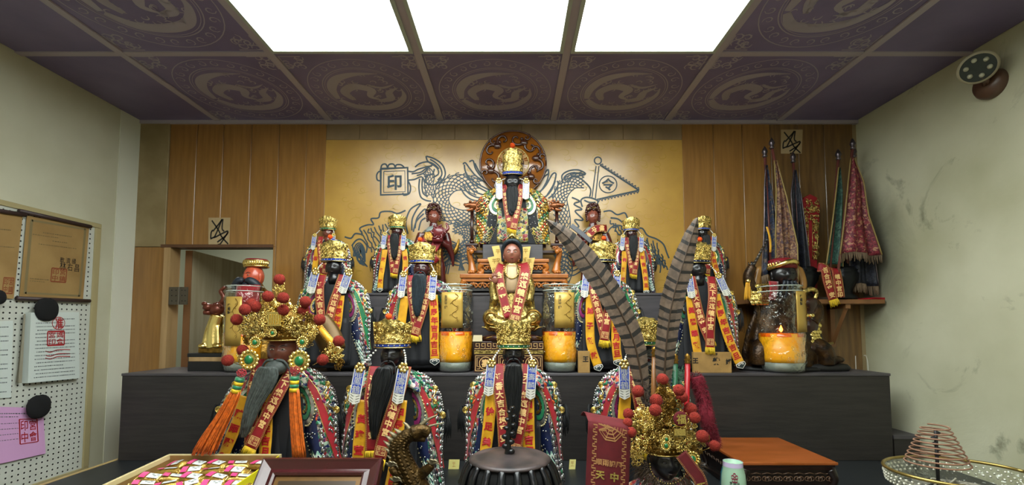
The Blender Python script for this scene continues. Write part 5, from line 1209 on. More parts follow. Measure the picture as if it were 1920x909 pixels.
# tall ear-side cap flap behind the crown, right
q = MB(); q.tube(spl([P(596, 600, Yc+.05), P(615, 630, Yc+.05), P(628, 660, Yc+.03)], 5), [kk*(22+4*math.sin(PI*i/10)) for i in range(11)], 14, flat=.6); q.build('cap_wing', mat('dark_gold_cloth', '#57401c', .4, .4), r)
q = MB(); q.tube([P(598, 612, Yc-.02), P(633, 655, Yc-.03)], 6*kk, 8)
for i in range(16): t = i/15; c = P(598+35*t, 612+43*t, Yc-.02); q.tube([c+Vector((-5*kk, -.006, -4*kk)), c+Vector((5*kk, -.006, 5*kk))], 1.5*kk, 5)
q.build('twisted_gold_cord', M_yel, r)
def tassel(parent, pts, Y, w0, w1, m, n=60, seed=0):
    rr = random.Random(seed); mb = MB(); sp = spl([P(x, y, Y) for x, y in pts], 8); N = len(sp); k = Y/F
    core = MB()
    for i in range(n):
        a = rr.uniform(0, 2*PI); q_ = math.sqrt(rr.uniform(0.1, 1)); path = []; e = rr.uniform(.9, 1.04)
        for j in range(0, N, 3):
            t = j/(N-1); w_ = (w0+(w1-w0)*t)*.5*k; p = sp[min(int(t*e*(N-1)), N-1)]; path.append(p+Vector((math.cos(a)*q_*w_, math.sin(a)*q_*w_*.6, rr.uniform(-1, 1)*k*t*2)))
        mb.tube(path, 1.0*k, 4)
    return mb.build('tassel', m, parent, kind='stuff')
for (kx, ky, bx, by, pts, w1, sd) in ((453, 699, 446, 722, [(442, 735), (425, 770), (400, 815), (382, 850)], 42, 1), (553, 694, 552, 720, [(552, 730), (554, 770), (558, 820), (562, 858)], 26, 2)):
    Yt = Yc-.12; kq = Yt/F
    q = MB()
    for i in range(8): a = i*PI/4; q.tube(spl([P(kx, ky, Yt), P(kx+9*math.cos(a), ky+7*math.sin(a), Yt), P(kx+8*math.cos(a+.6), ky+6*math.sin(a+.6), Yt), P(kx, ky, Yt)], 4), 1.1*kq, 5)
    q.build('red_knot', M_red, r)
    d = Vector((bx-kx, 0, -(by-ky))).normalized()
    for i, m in enumerate((M_green, M_fring, M_green, M_fring)):
        c0 = P(bx, by, Yt)+d*((i-1.5)*7*kq); MB().tube([c0-d*3.6*kq, c0+d*3.6*kq], 8*kq, 12).build('tassel_band', m, r)
    tassel(r, pts, Yt, 18, w1, M_tass, 110, sd)
# hidden-foot base: statue already stands on the table
# ---- the close, lower statue with the filigree crown, red sash and feathers
Y5 = 1.36; k5 = Y5/F
b0 = P(1245, 909, Y5)
r5 = thing('phoenix_crowned_statue', (b0.x, Y5, TZ), 'low smiling black-faced statue at the front right under a wide gold filigree crown', 'statue')
W5 = lambda x, y_, d=0: P(x, y_, Y5)+Vector((0, d*k5, 0))
b = MB(); R = []
for z, wx, wy in ((TZ+.0005, 95, 70), (TZ+.05, 88, 64), (TZ+.10, 72, 52), (P(1245, 905, Y5).z, 40, 30)): R.append([Vector((b0.x+math.cos(2*PI*i/36)*wx*k5*(1+.04*math.sin(i*2)), Y5+.03+math.sin(2*PI*i/36)*wy*k5, z)) for i in range(36)])
b.rings(R); b.tube([W5(1245, 915, 10), W5(1245, 885, 5)], 18*k5, 12); b.build('body', M_robe[2], r5)
hM = MB(); hc_ = W5(1246, 862, 0); head_mesh(hM, hc_, 62*k5, 72*k5, 56*k5, .1, True); hd = fixn(hM.build('head', M_fblack, r5)); face_details(hd, hc_, 62*k5, 72*k5, 56*k5, .1, 'black')
# feathery fur collar
fr = MB(); rr = random.Random(8)
for i in range(500):
    a = rr.uniform(PI*.95, 2*PI+.15); rad = rr.uniform(34, 60); c = W5(1246+math.cos(a)*rad*.95, 866-math.sin(a)*rad*.8, -18+rr.uniform(-6, 6)); d = Vector((math.cos(a)+rr.uniform(-.6, .6), rr.uniform(-.8, .1), math.sin(a)+rr.uniform(-.6, .6))).normalized()
    fr.tube([c, c+d*10*k5, c+d*17*k5+Vector((0, 0, -5*k5))], [.7*k5, .5*k5, .15*k5], 3)
fr.build('fur_collar', mat('brown_fur', '#6d5a48', .9, noise_amt=.5, nscale=60), r5, kind='stuff')
c5 = lambda x, y: (1060+x/3.378, 640+y/3.378)
pm5 = [(615, 240, 35), (460, 315, 34), (720, 308, 33), (738, 352, 35), (575, 372, 36), (570, 435, 34), (400, 458, 32), (395, 515, 28), (415, 575, 30), (793, 428, 37), (820, 482, 32), (868, 600, 35), (945, 660, 32)]
poms = [(*c5(x, y), r_/3.378, (.06, .09, .11)[i % 3]) for i, (x, y, r_) in enumerate(pm5)]
spread = []
for (x, y, r_) in [(615, 320, 60), (560, 480, 70), (480, 460, 60), (440, 540, 55), (520, 560, 65), (600, 540, 70), (680, 400, 60), (700, 490, 70), (760, 520, 65), (790, 600, 60), (840, 640, 45), (470, 650, 60), (430, 690, 50), (540, 640, 60), (740, 640, 60), (800, 690, 55), (660, 330, 50), (620, 620, 60), (690, 610, 60), (640, 450, 60), (450, 740, 36), (800, 760, 50), (870, 600, 30)]:
    spread.append((*c5(x, y), r_/3.378, .03+.03*(r_ > 55)))
cr5 = phoenix_crown(r5, 0, 0, 0, 0, Y5, poms, 1212, 1276, 846, 800, .08, [(*c5(638, 660), 6), (*c5(640, 618), 5), (*c5(805, 745), 9)], 22, M_pom, spread)
q = MB(); q.box(W5(*c5(658, 532), -52), (20*k5, 4*k5, 12*k5)); bevel(q.build('gold_plaque', M_goldb, cr5, smooth=False), .001)
q = MB(); c = W5(*c5(655, 448), -58); q.ell(c, (13*k5, 3*k5, 13*k5), 18, 8); q.build('red_disc', M_dred, cr5)
q = MB(); put_glyph(q, '福', lambda a, b: c+Vector((a, -3.6*k5, b)), 0, 0, 17*k5, .03); q.build('lettering', M_goldb, cr5, smooth=False)
# chain of little pearls round the face
q = MB()
for i in range(24): a = PI+PI*i/23; q.ell(W5(1246+math.cos(a)*35, 862-math.sin(a)*36, -24), 1.5*k5, 6, 4)
q.build('gold_bead_string', M_gold, r5)
# dark red velvet sash: long panel at the left, end with writing at the right
def sashpanel(name, cs, nrm_y, text, bag):
    (ax, ay), (bx, by), (cx_, cy), (dx, dy_) = cs; Ys = 1.24; ks = Ys/F
    fn = lambda u, v, o=0: P(ax+(bx-ax)*u+((dx-ax)*(1-u)+(cx_-bx)*u)*v, ay+(by-ay)*u+((dy_-ay)*(1-u)+(cy-by)*u)*v, Ys-o+.004*math.sin(u*7+v*2))
    return fn
fn = sashpanel('', [(1103, 790), (1183, 806), (1177, 960), (1096, 950)], 0, '', 1)
ss = MB(); ss.grid(lambda u, v: fn(u, v), 8, 12); 
ss.grid(lambda u, v: fn(u, 0)+Vector((0, .14*v, -.01*v+.018*math.sin(PI*v))), 8, 6)
so = ss.build('red_sash', M_dred, r5, label='dark red velvet sash with gold key border'); solid(so, .002, 0)
g = MB(); f2 = lambda a, b: fn(a, b, .0025)
for u0 in (.17, .86):
    for i in range(11):
        v0 = .02+i*.085; s = .045; stroke2(g, [(u0-s, v0), (u0+s, v0), (u0+s, v0+.03), (u0, v0+.03), (u0, v0+.055), (u0-s, v0+.055), (u0-s, v0+.085)], .016, f2)
def poly8(r_): return [(.53+r_*math.cos(PI/8+i*PI/4)*1.0, .0+r_*.62*math.sin(PI/8+i*PI/4)) for i in range(9)]
for r_ in (.30, .25, .17, .10): 
    pts = [p for p in poly8(r_) if p[1] > -.001]
    pts = [(.53+r_*.96, .0)]+pts+[(.53-r_*.96, .0)] if len(pts) > 1 else pts
    stroke2(g, pts, .016, f2)
for i in range(4): a = PI/8+i*PI/4; stroke2(g, [(.53+.11*math.cos(a), .07*math.sin(a)), (.53+.29*math.cos(a), .18*math.sin(a))], .014, f2)
for i, ch in enumerate('順雨調風'): put_glyph(g, ch, lambda a, b: fn(a, b*.5, .0025), .30+i*.155, -.98+.0, .145) if False else put_glyph(g, ch, lambda a, b: fn(a, -b*.52, .0025), .29+i*.155, -.86, .15, .02)
g.build('embroidery', mat('dull_gold_thread', '#a8794a', .5), so, smooth=False)
g = MB()
for i, ch in enumerate(['天', '中', '下', '華']): put_glyph(g, ch, lambda a, b: fn(a, -b*.52, .0026), .33 if i % 2 == 0 else .66, -1.16-(i//2)*.36, .22, .04)
g.build('lettering', M_goldb, so, smooth=False)
q = strip(r5, 'red_sash', lambda x, z, y=0: P(1246+x, 909-z, 1.27)+Vector((0, y*k5, 0)), k5, [(31, 58, 0), (50, 32, -2), (66, 6, -4), (72, -50, -4)], 24, M_dred, 0, ' 天下', M_goldb, border=mat('dull_gold_thread', '#a8794a'), tstart=.2, wave=.4, tend=1.0, sub='lettering')
# ---- two long pheasant feathers
def feather(label, pts, wmax, Y0, Y1, seed, lean):
    sp = spl([P(x, y, Y0+(Y1-Y0)*i/(len(pts)-1)) for i, (x, y) in enumerate(pts)], 14); N = len(sp); L = [0]
    for a, b in zip(sp, sp[1:]): L.append(L[-1]+(b-a).length)
    r = thing('pheasant_feather', sp[0], label, 'feather', 'pheasant feathers')
    q = MB(); q.tube(sp, [.0032*(1-.8*i/N)+.0005 for i in range(N)], 6); q.build('quill', mat('feather_quill', '#3a2a1c', .5), r)
    rr = random.Random(seed); k = Y0/F
    mv = MB(); nb = 240
    def at(s):
        s = max(0, min(s, L[-1]-1e-4))
        for i in range(N-1):
            if L[i+1] >= s: t = (s-L[i])/(L[i+1]-L[i]); return sp[i].lerp(sp[i+1], t), (sp[i+1]-sp[i]).normalized()
    TL = L[-1]; t0 = .13
    def wd(t): return wmax*k*.5*lerp([(0, 0), (t0-.03, .25), (t0+.05, .62), (.3, .85), (.55, 1.0), (.75, .92), (.9, .6), (.97, .28), (1, .04)], t)
    for i in range(nb):
        t = t0-.04+(1-t0+.04)*i/nb; bar = ((t*21+.12*math.sin(t*40)) % 1) < .30
        mv.cur = 1 if bar else 0
        p, d = at(t*TL); p2, d2 = at((t+.006)*TL); n = Vector((d.z, 0, -d.x))
        if n.x < 0: n = -n
        for s in (-1, 1):
            w_ = wd(t)*rr.uniform(.95, 1.03); w0 = w_
            a = p; b = p2; sl = d*w_*.28
            mv.add([a, b, b+n*s*w_*.55+sl*.5+Vector((0, .0025, 0)), b+n*s*w_+sl+Vector((0, .004+.003*math.sin(t*9), 0)), a+n*s*w_+sl+Vector((0, .004+.003*math.sin(t*9), 0)), a+n*s*w_*.55+sl*.5+Vector((0, .0025, 0))], [(0, 1, 2, 5), (5, 2, 3, 4)])
    vo = mv.build('vane', [mat('feather_brown', '#6a5746', .6, col2='#4d3f33', nscale=60, sheen=.2), mat('feather_bar', '#17130f', .6)], r, smooth=False)
    dn = MB()
    for i in range(170):
        t = rr.uniform(.03, .20); p, d = at(t*TL); a = rr.uniform(0, 6.28); n = Vector((math.cos(a), math.sin(a)*.5, math.sin(a)*.5)); ln = rr.uniform(.012, .032)
        dn.tube([p, p+n*ln*.6+d*ln*.3, p+n*ln+Vector((0, 0, -ln*.2))], [.0006, .0005, .0002], 3)
    dn.build('down', mat('feather_down', '#4a3f3a', .9), r, kind='stuff')
    return r
feather('long barred pheasant feather leaning left with its tip over the throne', [(1218, 800), (1205, 720), (1188, 640), (1150, 560), (1110, 500), (1070, 450), (1025, 412)], 46, 1.40, 1.36, 1, -1)
feather('upright barred pheasant feather with its tip before the right mural', [(1240, 790), (1245, 720), (1250, 640), (1262, 560), (1285, 480), (1308, 408)], 44, 1.42, 1.38, 2, 1)
# command-flag poles behind the crown with fur
for (px, yt, yb, m, lb, fur, fx) in ((1227, 655, 760, mat('tan_pole', '#8a5a2c', .35), 'tan wooden flag pole with bronze knob behind the low crown', '#8f8358', 1238), (1266, 668, 770, mat('green_pole', '#1f5a3c', .4), 'green wrapped flag pole with bronze knob and pale green fur', '#4f7a60', 1268), (1289, 668, 780, mat('red_pole', '#a0121c', .35), 'red wrapped flag pole with bronze knob beside the red fur', None, 0)):
    Yq = 1.44; kq = Yq/F; a = P(px, yt, Yq); b = P(px-2, yb, Yq)
    r = thing('flag_pole', (b.x, Yq, TZ), lb, 'pole', 'command flag poles')
    MB().tube([Vector((b.x, Yq, TZ+.0005)), b, a+Vector((0, 0, -12*kq))], 5*kq, 10).build('pole', m, r)
    q = MB(); q.lathe(a+Vector((0, 0, -14*kq)), [(4*kq, 0), (6*kq, 2*kq), (4*kq, 4*kq), (6.4*kq, 8*kq), (4*kq, 11*kq), (5.4*kq, 14*kq), (3*kq, 18*kq), (.5*kq, 20*kq)], 14); q.build('knob', M_goldd, r)
    if fur:
        q = MB(); rr = random.Random(px)
        for i in range(700):
            c = P(fx+rr.gauss(0, 8), rr.uniform(yt+25, yb), Yq+rr.uniform(.0, .03)); d = Vector((rr.gauss(0, 1), rr.gauss(0, .6), rr.gauss(-.3, .8))).normalized(); q.tube([c, c+d*12*kq], [.5*kq, .15*kq], 3)
        q.build('fur', mat('fur_'+fur[1:], fur, .95), r, kind='stuff')
# crimson fur roll
sp = spl([P(1306, 708, 1.45), P(1318, 745, 1.43), P(1326, 785, 1.42), P(1338, 830, 1.42)], 10); rr = random.Random(6)
r = thing('fur_boa', sp[-1], 'crimson fluffy fur strip hanging at the right of the low crown', 'fur strip')
q = MB(); q.tube(sp, [.022*(.8+.2*math.cos(i*.35)) for i in range(len(sp))], 14); co = q.build('core', mat('crimson_fur', '#7a1428', .95, noise_amt=.4, nscale=90), r)
q = MB()
for i in range(2600):
    j = rr.randrange(len(sp)); c = sp[j]; d = Vector((rr.gauss(0, 1), rr.gauss(0, 1), rr.gauss(0, .8))).normalized(); c = c+d*.017
    q.tube([c, c+(d+Vector((0, 0, -.4)))*.010], [.0009, .0003], 3)
q.build('fur', mat('crimson_fur', '#7a1428'), r, kind='stuff')
# ---------------------------------------------------------------- glass jars with oil candle
def jar(label, cx, ytop, ybot, wpx, Y, plaque, chars, group, fill=.45, pl=(0, 0), flame=False):
    k = Y/F; c = P(cx, ybot-6, Y); z0 = BZ+.0008; zt = P(cx, ytop, Y).z; H = zt-z0; R0 = wpx/2*k
    r = thing('candle_jar', (c.x, Y, z0), label, 'jar', group); c = Vector((c.x, Y, z0))
    emb = lambda a, z: 1+.014*math.sin(a*6+z*60)*math.sin(z*90)+.010*math.sin(a*11-z*100)
    q = MB(); q.lathe(c, [(R0*.80, .0), (R0*.92, H*.02), (R0*.97, H*.08), (R0, H*.12)]+[(R0*(1.0+.01*math.sin(i)), H*(.12+.74*i/22)) for i in range(1, 23)]+[(R0*.94, H*.90), (R0*.90, H*.93), (R0*.90, H*.975), (R0*.96, H*.985), (R0*.96, H), (R0*.88, H)], 48, emb, caps=False)
    g = q.build('glass', M_glass, r)
    q = MB(); q.lathe(c+Vector((0, 0, H*.012)), [(R0*.78, 0), (R0*.9, H*.02), (R0*.94, H*.10)], 40); q.build('jar_base', mat('frosted_glass', '#8f968c', .35, spec=.6), r)
    q = MB(); q.lathe(c, [(R0*.945, H*.115), (R0*.965, H*.16), (R0*.965, H*fill)], 48, lambda a, z: 1+.012*math.sin(a*7+z*70)*math.sin(z*110)); wx = q.build('wax', mat('yellow_wax', '#ffb912', .4, col2='#f7a20a', nscale=18, coat=.2, emis=.0), r)
    q = MB(); q.lathe(c, [(R0*.968, H*(fill-.035)), (R0*.968, H*(fill+.008)), (.001, H*(fill+.008))], 48, caps=False); q.build('melted_wax', mat('orange_wax', '#f06a08', .2, coat=.6), r)
    q = MB(); q.tube([c+Vector((0, 0, H*fill)), c+Vector((.001, 0, H*fill+.014))], .0012, 6); q.build('wick', M_bk, r)
    q = MB()
    for rz in (.99, .93): q.tube([c+Vector((math.cos(2*PI*i/40)*R0*.95, math.sin(2*PI*i/40)*R0*.95, H*rz)) for i in range(41)], .0022, 6)
    q.build('rim', mat('rim_glass', '#b9c4bb', .08, spec=.9), r)
    if flame:
        q = MB(); q.lathe(c+Vector((0, 0, H*fill+.008)), [(.001, 0), (.006, .006), (.0075, .012), (.004, .022), (.0005, .032)], 12); q.build('flame', mat('flame', '#ff8a2a', .5, emis=14), r)
    # gilt plaque bent round the outside
    a0, a1, z0_, z1_ = plaque
    f = lambda u, v, o=0: c+Vector((math.cos(a0+(a1-a0)*u)*(R0*1.035+o), math.sin(a0+(a1-a0)*u)*(R0*1.035+o), H*(z0_+(z1_-z0_)*v)))
    q = MB(); q.grid(lambda u, v: f(u, v), 12, 4); po = q.build('gilt_plaque', mat('plaque_gold', '#c9a552', .35, .35, noise_amt=.12), r); solid(po, .001, 1)
    q = MB()
    for i, ch in enumerate(chars): put_glyph(q, ch, lambda a, b: f(a, b, .0016), pl[0], .86-.62*(i+.5)/len(chars), .0, .0) if False else put_glyph(q, ch, lambda a, b: f(pl[0]+a/((a1-a0)*R0), pl[1]+b/(H*(z1_-z0_)), .0016), 0, -(i+.5)*.0165, .0150, .03)
    q.build('lettering', M_bk, po, smooth=False)
    # embossed dragon on the plaque and in the glass
    q = MB(); pts = [f(.66+.13*math.sin(i*.75), .96-.8*i/20, .002) for i in range(21)]; q.tube(pts, [.0022*(1-.5*i/21) for i in range(21)], 5)
    for i in range(3, 20, 2): p = pts[i]; s = 1 if i % 4 == 1 else -1; q.tube([p, p+Vector((s*.006, -.001, .004)), p+Vector((s*.010, 0, -.002))], .0010, 4)
    q.build('dragon_relief', mat('plaque_relief', '#8d6c28', .35, .5), po)
    q = MB(); rr = random.Random(int(cx))
    for i in range(26):
        a = rr.uniform(-PI*.95, -.05); z = rr.uniform(.16, .85); pts = []
        for j in range(8): th = i+j*.8; q_ = .010*(1-j/10); pts.append(c+Vector((math.cos(a+q_*math.cos(th)/R0)*R0*1.005, math.sin(a+q_*math.cos(th)/R0)*R0*1.005, H*z+q_*math.sin(th))))
        q.tube(pts, .0012, 4)
    q.build('glass_relief', M_glass, r, kind='stuff')
    return r
YJ = 2.115
jar('large candle jar at the left end, half hidden by the great pompom crown', 455, 536, 690, 66, 2.13, (-2.05, -1.15, .30, .86), '陳雨醒', 'candle jars', pl=(.28, .86), fill=.44)
jar('large candle jar with gold dragon plaque, left of the seated goddess', 853, 534, 699, 67, YJ, (-2.25, -1.05, .50, .90), '主祭管理', 'candle jars', pl=(.25, .92))
jar('large candle jar with gold dragon plaque, right of the seated goddess', 1050, 534, 699, 67, YJ, (-1.95, -.80, .50, .90), '主祭管理', 'candle jars', pl=(.25, .92))
jar('large candle jar with a flame at the right end of the step', 1467, 536, 699, 78, YJ-.02, (-1.45, -.25, .46, .92), '陳雨醒', 'candle jars', pl=(.22, .92), flame=True, fill=.44)
# name plates of the statues
for (x0, x1, y0, y1, chs, lb) in ((1084, 1106, 658, 686, [('王', 1098, 673, 11)], 'small wooden name plate with one black character beside the right inner jar'), (1300, 1372, 660, 690, [('中', 1333, 664, 5), ('鎮', 1343, 664, 5), ('柴', 1343, 677, 15), ('姆', 1366, 678, 11), ('王', 1304, 676, 11)], 'long wooden name plate with black characters under the spread yellow ribbons')):
    Yn = 2.045; a = P(x0, y0, Yn); b = P(x1, y1, Yn)
    r = thing('name_plate', ((a.x+b.x)/2, Yn, BZ), lb, 'plaque'); bevel(MB().bounds(a.x, b.x, Yn, Yn+.02, BZ+.0005, a.z).build('board', mat('plate_wood', '#a5814a', .5, noise_amt=.25), r, smooth=False), .001)
    q = MB()
    for ch, cx, cy, s in chs: put_glyph(q, ch, lambda a, b: P(a, -b, Yn-.001), cx, -cy, s, .04)
    q.build('lettering', M_bk, r, smooth=False)
# ---------------------------------------------------------------- left: red-faced official, gilt lion statuette
Yo = 2.20; ko = Yo/F; O = lambda x, y_, d=0: P(x, y_, Yo)+Vector((0, d*ko, 0))
r = thing('official_statue', Vector((O(478, 0).x, Yo, BZ)), 'red-faced official statue with gold-banded cap and blue-black moustache behind the left jar', 'statue')
b = MB(); R = []
for y_, wx, wy in ((690, 40, 30), (660, 42, 30), (630, 36, 26), (600, 38, 24), (570, 40, 22), (552, 34, 18), (540, 18, 13), (530, 12, 11)): q_ = O(478, y_); R.append([Vector((q_.x+math.cos(2*PI*i/32)*wx*ko, Yo+math.sin(2*PI*i/32)*wy*ko, max(q_.z, BZ+.0005))) for i in range(32)])
b.rings(R)
for s in (-1, 1): b.tube(spl([O(478+s*32, 560), O(478+s*42, 600, -6), O(478+s*20, 625, -22)], 5), [ko*(11-3*i/10) for i in range(11)], 12)
remesh(b.build('body', M_goldd, r), ko*1.8)
q = MB(); q.grid(lambda u, v: O(456+44*u, 536+50*v, -20-5*math.sin(v*2)-4*math.sin(u*PI)), 8, 8); solid(q.build('red_robe_front', M_red, r), ko, 0)
hM = MB(); hc_ = O(478, 519, -3); head_mesh(hM, hc_, 36*ko, 46*ko, 34*ko, -.45, False); hd = fixn(hM.build('head', M_fred, r)); face_details(hd, hc_, 36*ko, 46*ko, 34*ko, -.45, 'red')
q = MB(); c = O(480, 501, 1); q.lathe(c+Vector((0, 0, 0)), [(19*ko, -1*ko), (20.5*ko, 2*ko), (21*ko, 13*ko), (19*ko, 15*ko), (.5*ko, 17*ko)], 30, sy=.85); q.build('red_cap', mat('cap_red', '#7d1a22', .4), hd)
q = MB()
for z_ in (1, 11): q.tube([c+Vector((math.cos(2*PI*i/36)*21*ko, math.sin(2*PI*i/36)*18.2*ko, z_*ko)) for i in range(37)], 1.8*ko, 6)
for i in range(18): a = PI+PI*i/17; q.ell(c+Vector((math.cos(a)*21*ko, math.sin(a)*18*ko, 7*ko)), (3*ko, 2*ko, 4.5*ko), 7, 5)
q.build('gold_cap_band', M_goldb, hd)
q = MB()
for s in (-1, 1):
    f = O(471, 529, -21); q.tube(spl([f+Vector((s*2*ko, 0, 0)), f+Vector((s*10*ko, 1*ko, 1*ko)), f+Vector((s*20*ko, 6*ko, -8*ko)), f+Vector((s*23*ko, 9*ko, -18*ko))], 5), [ko*(3.5+4*math.sin(PI*i/15)) for i in range(16)], 9)
q.ell(O(471, 538, -18), (7*ko, 5*ko, 9*ko)); q.build('moustache', mat('blue_black_hair', '#1e2731', .5), hd)
Yl = 2.17; kl = Yl/F; Lp = lambda x, y_, d=0: P(x, y_, Yl)+Vector((0, d*kl, 0))
r = thing('gilt_lion_statuette', Vector((Lp(402, 0).x, Yl, BZ)), 'gilt seated lion statuette on stacked dark bases in front of the open doorway', 'statuette')
for i, (x0, x1, y0, y1, m) in enumerate(((366, 438, 676, 683, M_bk), (368, 436, 668, 676, M_wood), (365, 438, 661, 668, M_bk))):
    a = Lp(x0, y0); c = Lp(x1, y1); z1 = a.z; z0 = BZ+.0005 if i == 0 else c.z
    bevel(MB().bounds(a.x, c.x, Yl-.05, Yl+.05, z0, z1).build('plinth', m, r, smooth=False), .002)
q = MB(); q.bounds(Lp(381, 650).x, Lp(428, 650).x, Yl-.035, Yl+.035, Lp(400, 661).z, Lp(400, 650).z); bevel(q.build('carved_base', M_goldd, r, smooth=False), .003)
b = MB()
b.tube(spl([Lp(404, 652), Lp(403, 635), Lp(404, 610), Lp(410, 590)], 5), [kl*(17-5*i/15) for i in range(16)], 14)
b.tube(spl([Lp(396, 612, -6), Lp(394, 630, -10), Lp(392, 648, -12)], 4), 5*kl, 8); b.tube(spl([Lp(412, 612, -6), Lp(414, 632, -8), Lp(416, 648, -10)], 4), 5*kl, 8)
b.ell(Lp(390, 648, -14), (8*kl, 8*kl, 5*kl)); b.ell(Lp(416, 648, -12), (8*kl, 8*kl, 5*kl)); remesh(b.build('body', M_goldb, r), kl*1.3)
b = MB(); b.ell(Lp(408, 580, -3), (14*kl, 12*kl, 12*kl)); b.tube([Lp(400, 578, -8), Lp(391, 574, -12)], [8*kl, 6*kl], 10); b.tube([Lp(400, 586, -8), Lp(390, 586, -12)], [5*kl, 4*kl], 8); b.ell(Lp(393, 570, -14), (5*kl, 4*kl, 4*kl))
for i in range(7): curl(b, (Lp(412+6*math.cos(i), 576).x, Lp(0, 576+6*math.sin(i)).z), 5*kl, i, 1, 1, 1.8*kl, Yl-10*kl)
b.tube(spl([Lp(412, 572), Lp(420, 558), Lp(414, 546), Lp(422, 538)], 4), [kl*(5-2*i/12) for i in range(13)], 8); b.build('head', mat('reddish_gilt', '#6b3626', .3, .4), r)
# ---------------------------------------------------------------- right: black-faced warrior and gilt seated statue on a base
Yw = 2.185; kw = Yw/F; Wp = lambda x, y_, d=0: P(x, y_, Yw)+Vector((0, d*kw, 0))
r = thing('warrior_statue', Vector((Wp(1465, 0).x, Yw, BZ)), 'black-faced armoured warrior statue with gold cap raising a short sword, behind the right jar', 'statue')
b = MB(); R = []
for y_, wx, wy in ((690, 70, 34), (660, 74, 36), (620, 66, 34), (590, 54, 28), (560, 50, 24), (540, 36, 18), (530, 14, 12)): q_ = Wp(1468, y_); R.append([Vector((q_.x+math.cos(2*PI*i/36)*wx*kw*(1+.05*math.sin(i*2.2)), Yw+math.sin(2*PI*i/36)*wy*kw, max(q_.z, BZ+.0005))) for i in range(36)])
b.rings(R); b.tube(spl([Wp(1436, 552, -4), Wp(1408, 545, -8), Wp(1398, 520, -10), Wp(1405, 500, -12)], 6), [kw*(13-5*i/18) for i in range(19)], 12)
b.tube(spl([Wp(1500, 556, -4), Wp(1520, 580, -14), Wp(1505, 606, -24)], 6), [kw*(15-4*i/12) for i in range(13)], 12)
for s in (-1, 1): b.tube(spl([Wp(1468+s*30, 640, -10), Wp(1468+s*58, 655, -26), Wp(1468+s*62, 682, -28)], 6), [kw*(18-5*i/12) for i in range(13)], 12); 
b.ell(Wp(1538, 672, -30), (24*kw, 10*kw, 8*kw))
remesh(b.build('body', mat('dark_gilt_armour', '#4a3216', .35, .5, col2='#1a110c', nscale=30, bump=.6, bscale=120), r), kw*1.8)
q = MB()
for i in range(6):
    for j in range(6): q.ell(Wp(1400+i*7+(j % 2)*3.5, 538+j*6, -19+abs(i-2)*1.5), (6.2*kw, 1.6*kw, 5.2*kw), 8, 5)
q.build('scale_armour', M_goldb, r, kind='stuff')
hM = MB(); hc_ = Wp(1463, 516, -10); head_mesh(hM, hc_, 46*kw, 46*kw, 38*kw, 0); hd = fixn(hM.build('head', M_fblack, r)); face_details(hd, hc_, 46*kw, 46*kw, 38*kw, 0, 'black')
q = MB(); c = Wp(1463, 503, -6); q.lathe(c, [(25*kw, -2*kw), (26*kw, 4*kw), (24*kw, 14*kw), (14*kw, 18*kw), (.5*kw, 19*kw)], 32, sy=.85); q.build('red_cap', mat('cap_red', '#7d1a22'), hd)
q = MB(); q.tube(spl([c+Vector((-27*kw, 0, -2*kw)), c+Vector((-14*kw, -20*kw, 4*kw)), c+Vector((0, -25*kw, 9*kw)), c+Vector((14*kw, -20*kw, 8*kw)), c+Vector((27*kw, 0, 4*kw))], 6), 4.5*kw, 8)
for i in range(14): t = i/13; a = PI+PI*t; q.ell(c+Vector((math.cos(a)*25*kw, math.sin(a)*22*kw, (5+5*t)*kw)), (3*kw, 2*kw, 4*kw), 6, 5)
q.build('gold_cap_band', M_goldb, hd)
q = MB()
for x in (-14, -5, 5, 14): q.tube(spl([Wp(1463+x*.6, 530, -28), Wp(1463+x, 542, -30), Wp(1463+x*1.3, 560, -26)], 4), [kw*(3.5-2.5*i/8) for i in range(9)], 8)
q.build('beard', mat('blue_black_hair', '#1e2731'), hd)
for s in (-1, 1):
    q = MB(); q.tube(spl([Wp(1463+s*22, 522, 2), Wp(1463+s*34, 505, 2), Wp(1463+s*40, 512, 2), Wp(1463+s*44, 535, 0), Wp(1463+s*34, 552, -4)], 5), [kw*(5+2*math.sin(PI*i/20)) for i in range(21)], 10, flat=.6); q.build('carved_scarf', mat('ochre_lacquer', '#a4763a', .35, coat=.3), r)
q = MB(); hand(q, Wp(1402, 502, -12), (.35, -.2, 1), (0, -1, .2), 9*kw, 1.1, 1); q.build('hand', M_fblack, r)
q = MB(); q.tube([Wp(1405, 500, -14), Wp(1431, 452, -14)], [3.2*kw, 1.4*kw], 8, flat=.6)
for i in range(9): t = i/8; q.ell(Wp(1406+24*t, 497-44*t, -15), (3.4*kw, 3*kw, 2*kw), 7, 5)
q.build('sword', mat('sword_pewter', '#5c5852', .35, .7), r)
tassel(r, [(1403, 530), (1402, 545), (1402, 562)], Yw-.04, 10, 15, M_yel, 40, 7); q = MB(); q.ell(P(1403, 527, Yw-.04), 5*kw, 10, 7); q.build('tassel_bead', M_goldb, r)
q = MB(); q.grid(lambda u, v: Wp(1424+22*u*(1-.3*v), 530+34*v, -30+8*u-4*math.sin(v*3)), 4, 8); solid(q.build('red_stole', M_red, r), kw, 0)
bs = MB(); cc = Wp(1468, 690); bs.lathe(Vector((cc.x, Yw-.01, BZ+.0003)), [(82*kw, 0), (84*kw, 4*kw), (78*kw, 8*kw)], 36, sy=.45); bs.build('base', M_bk, r)
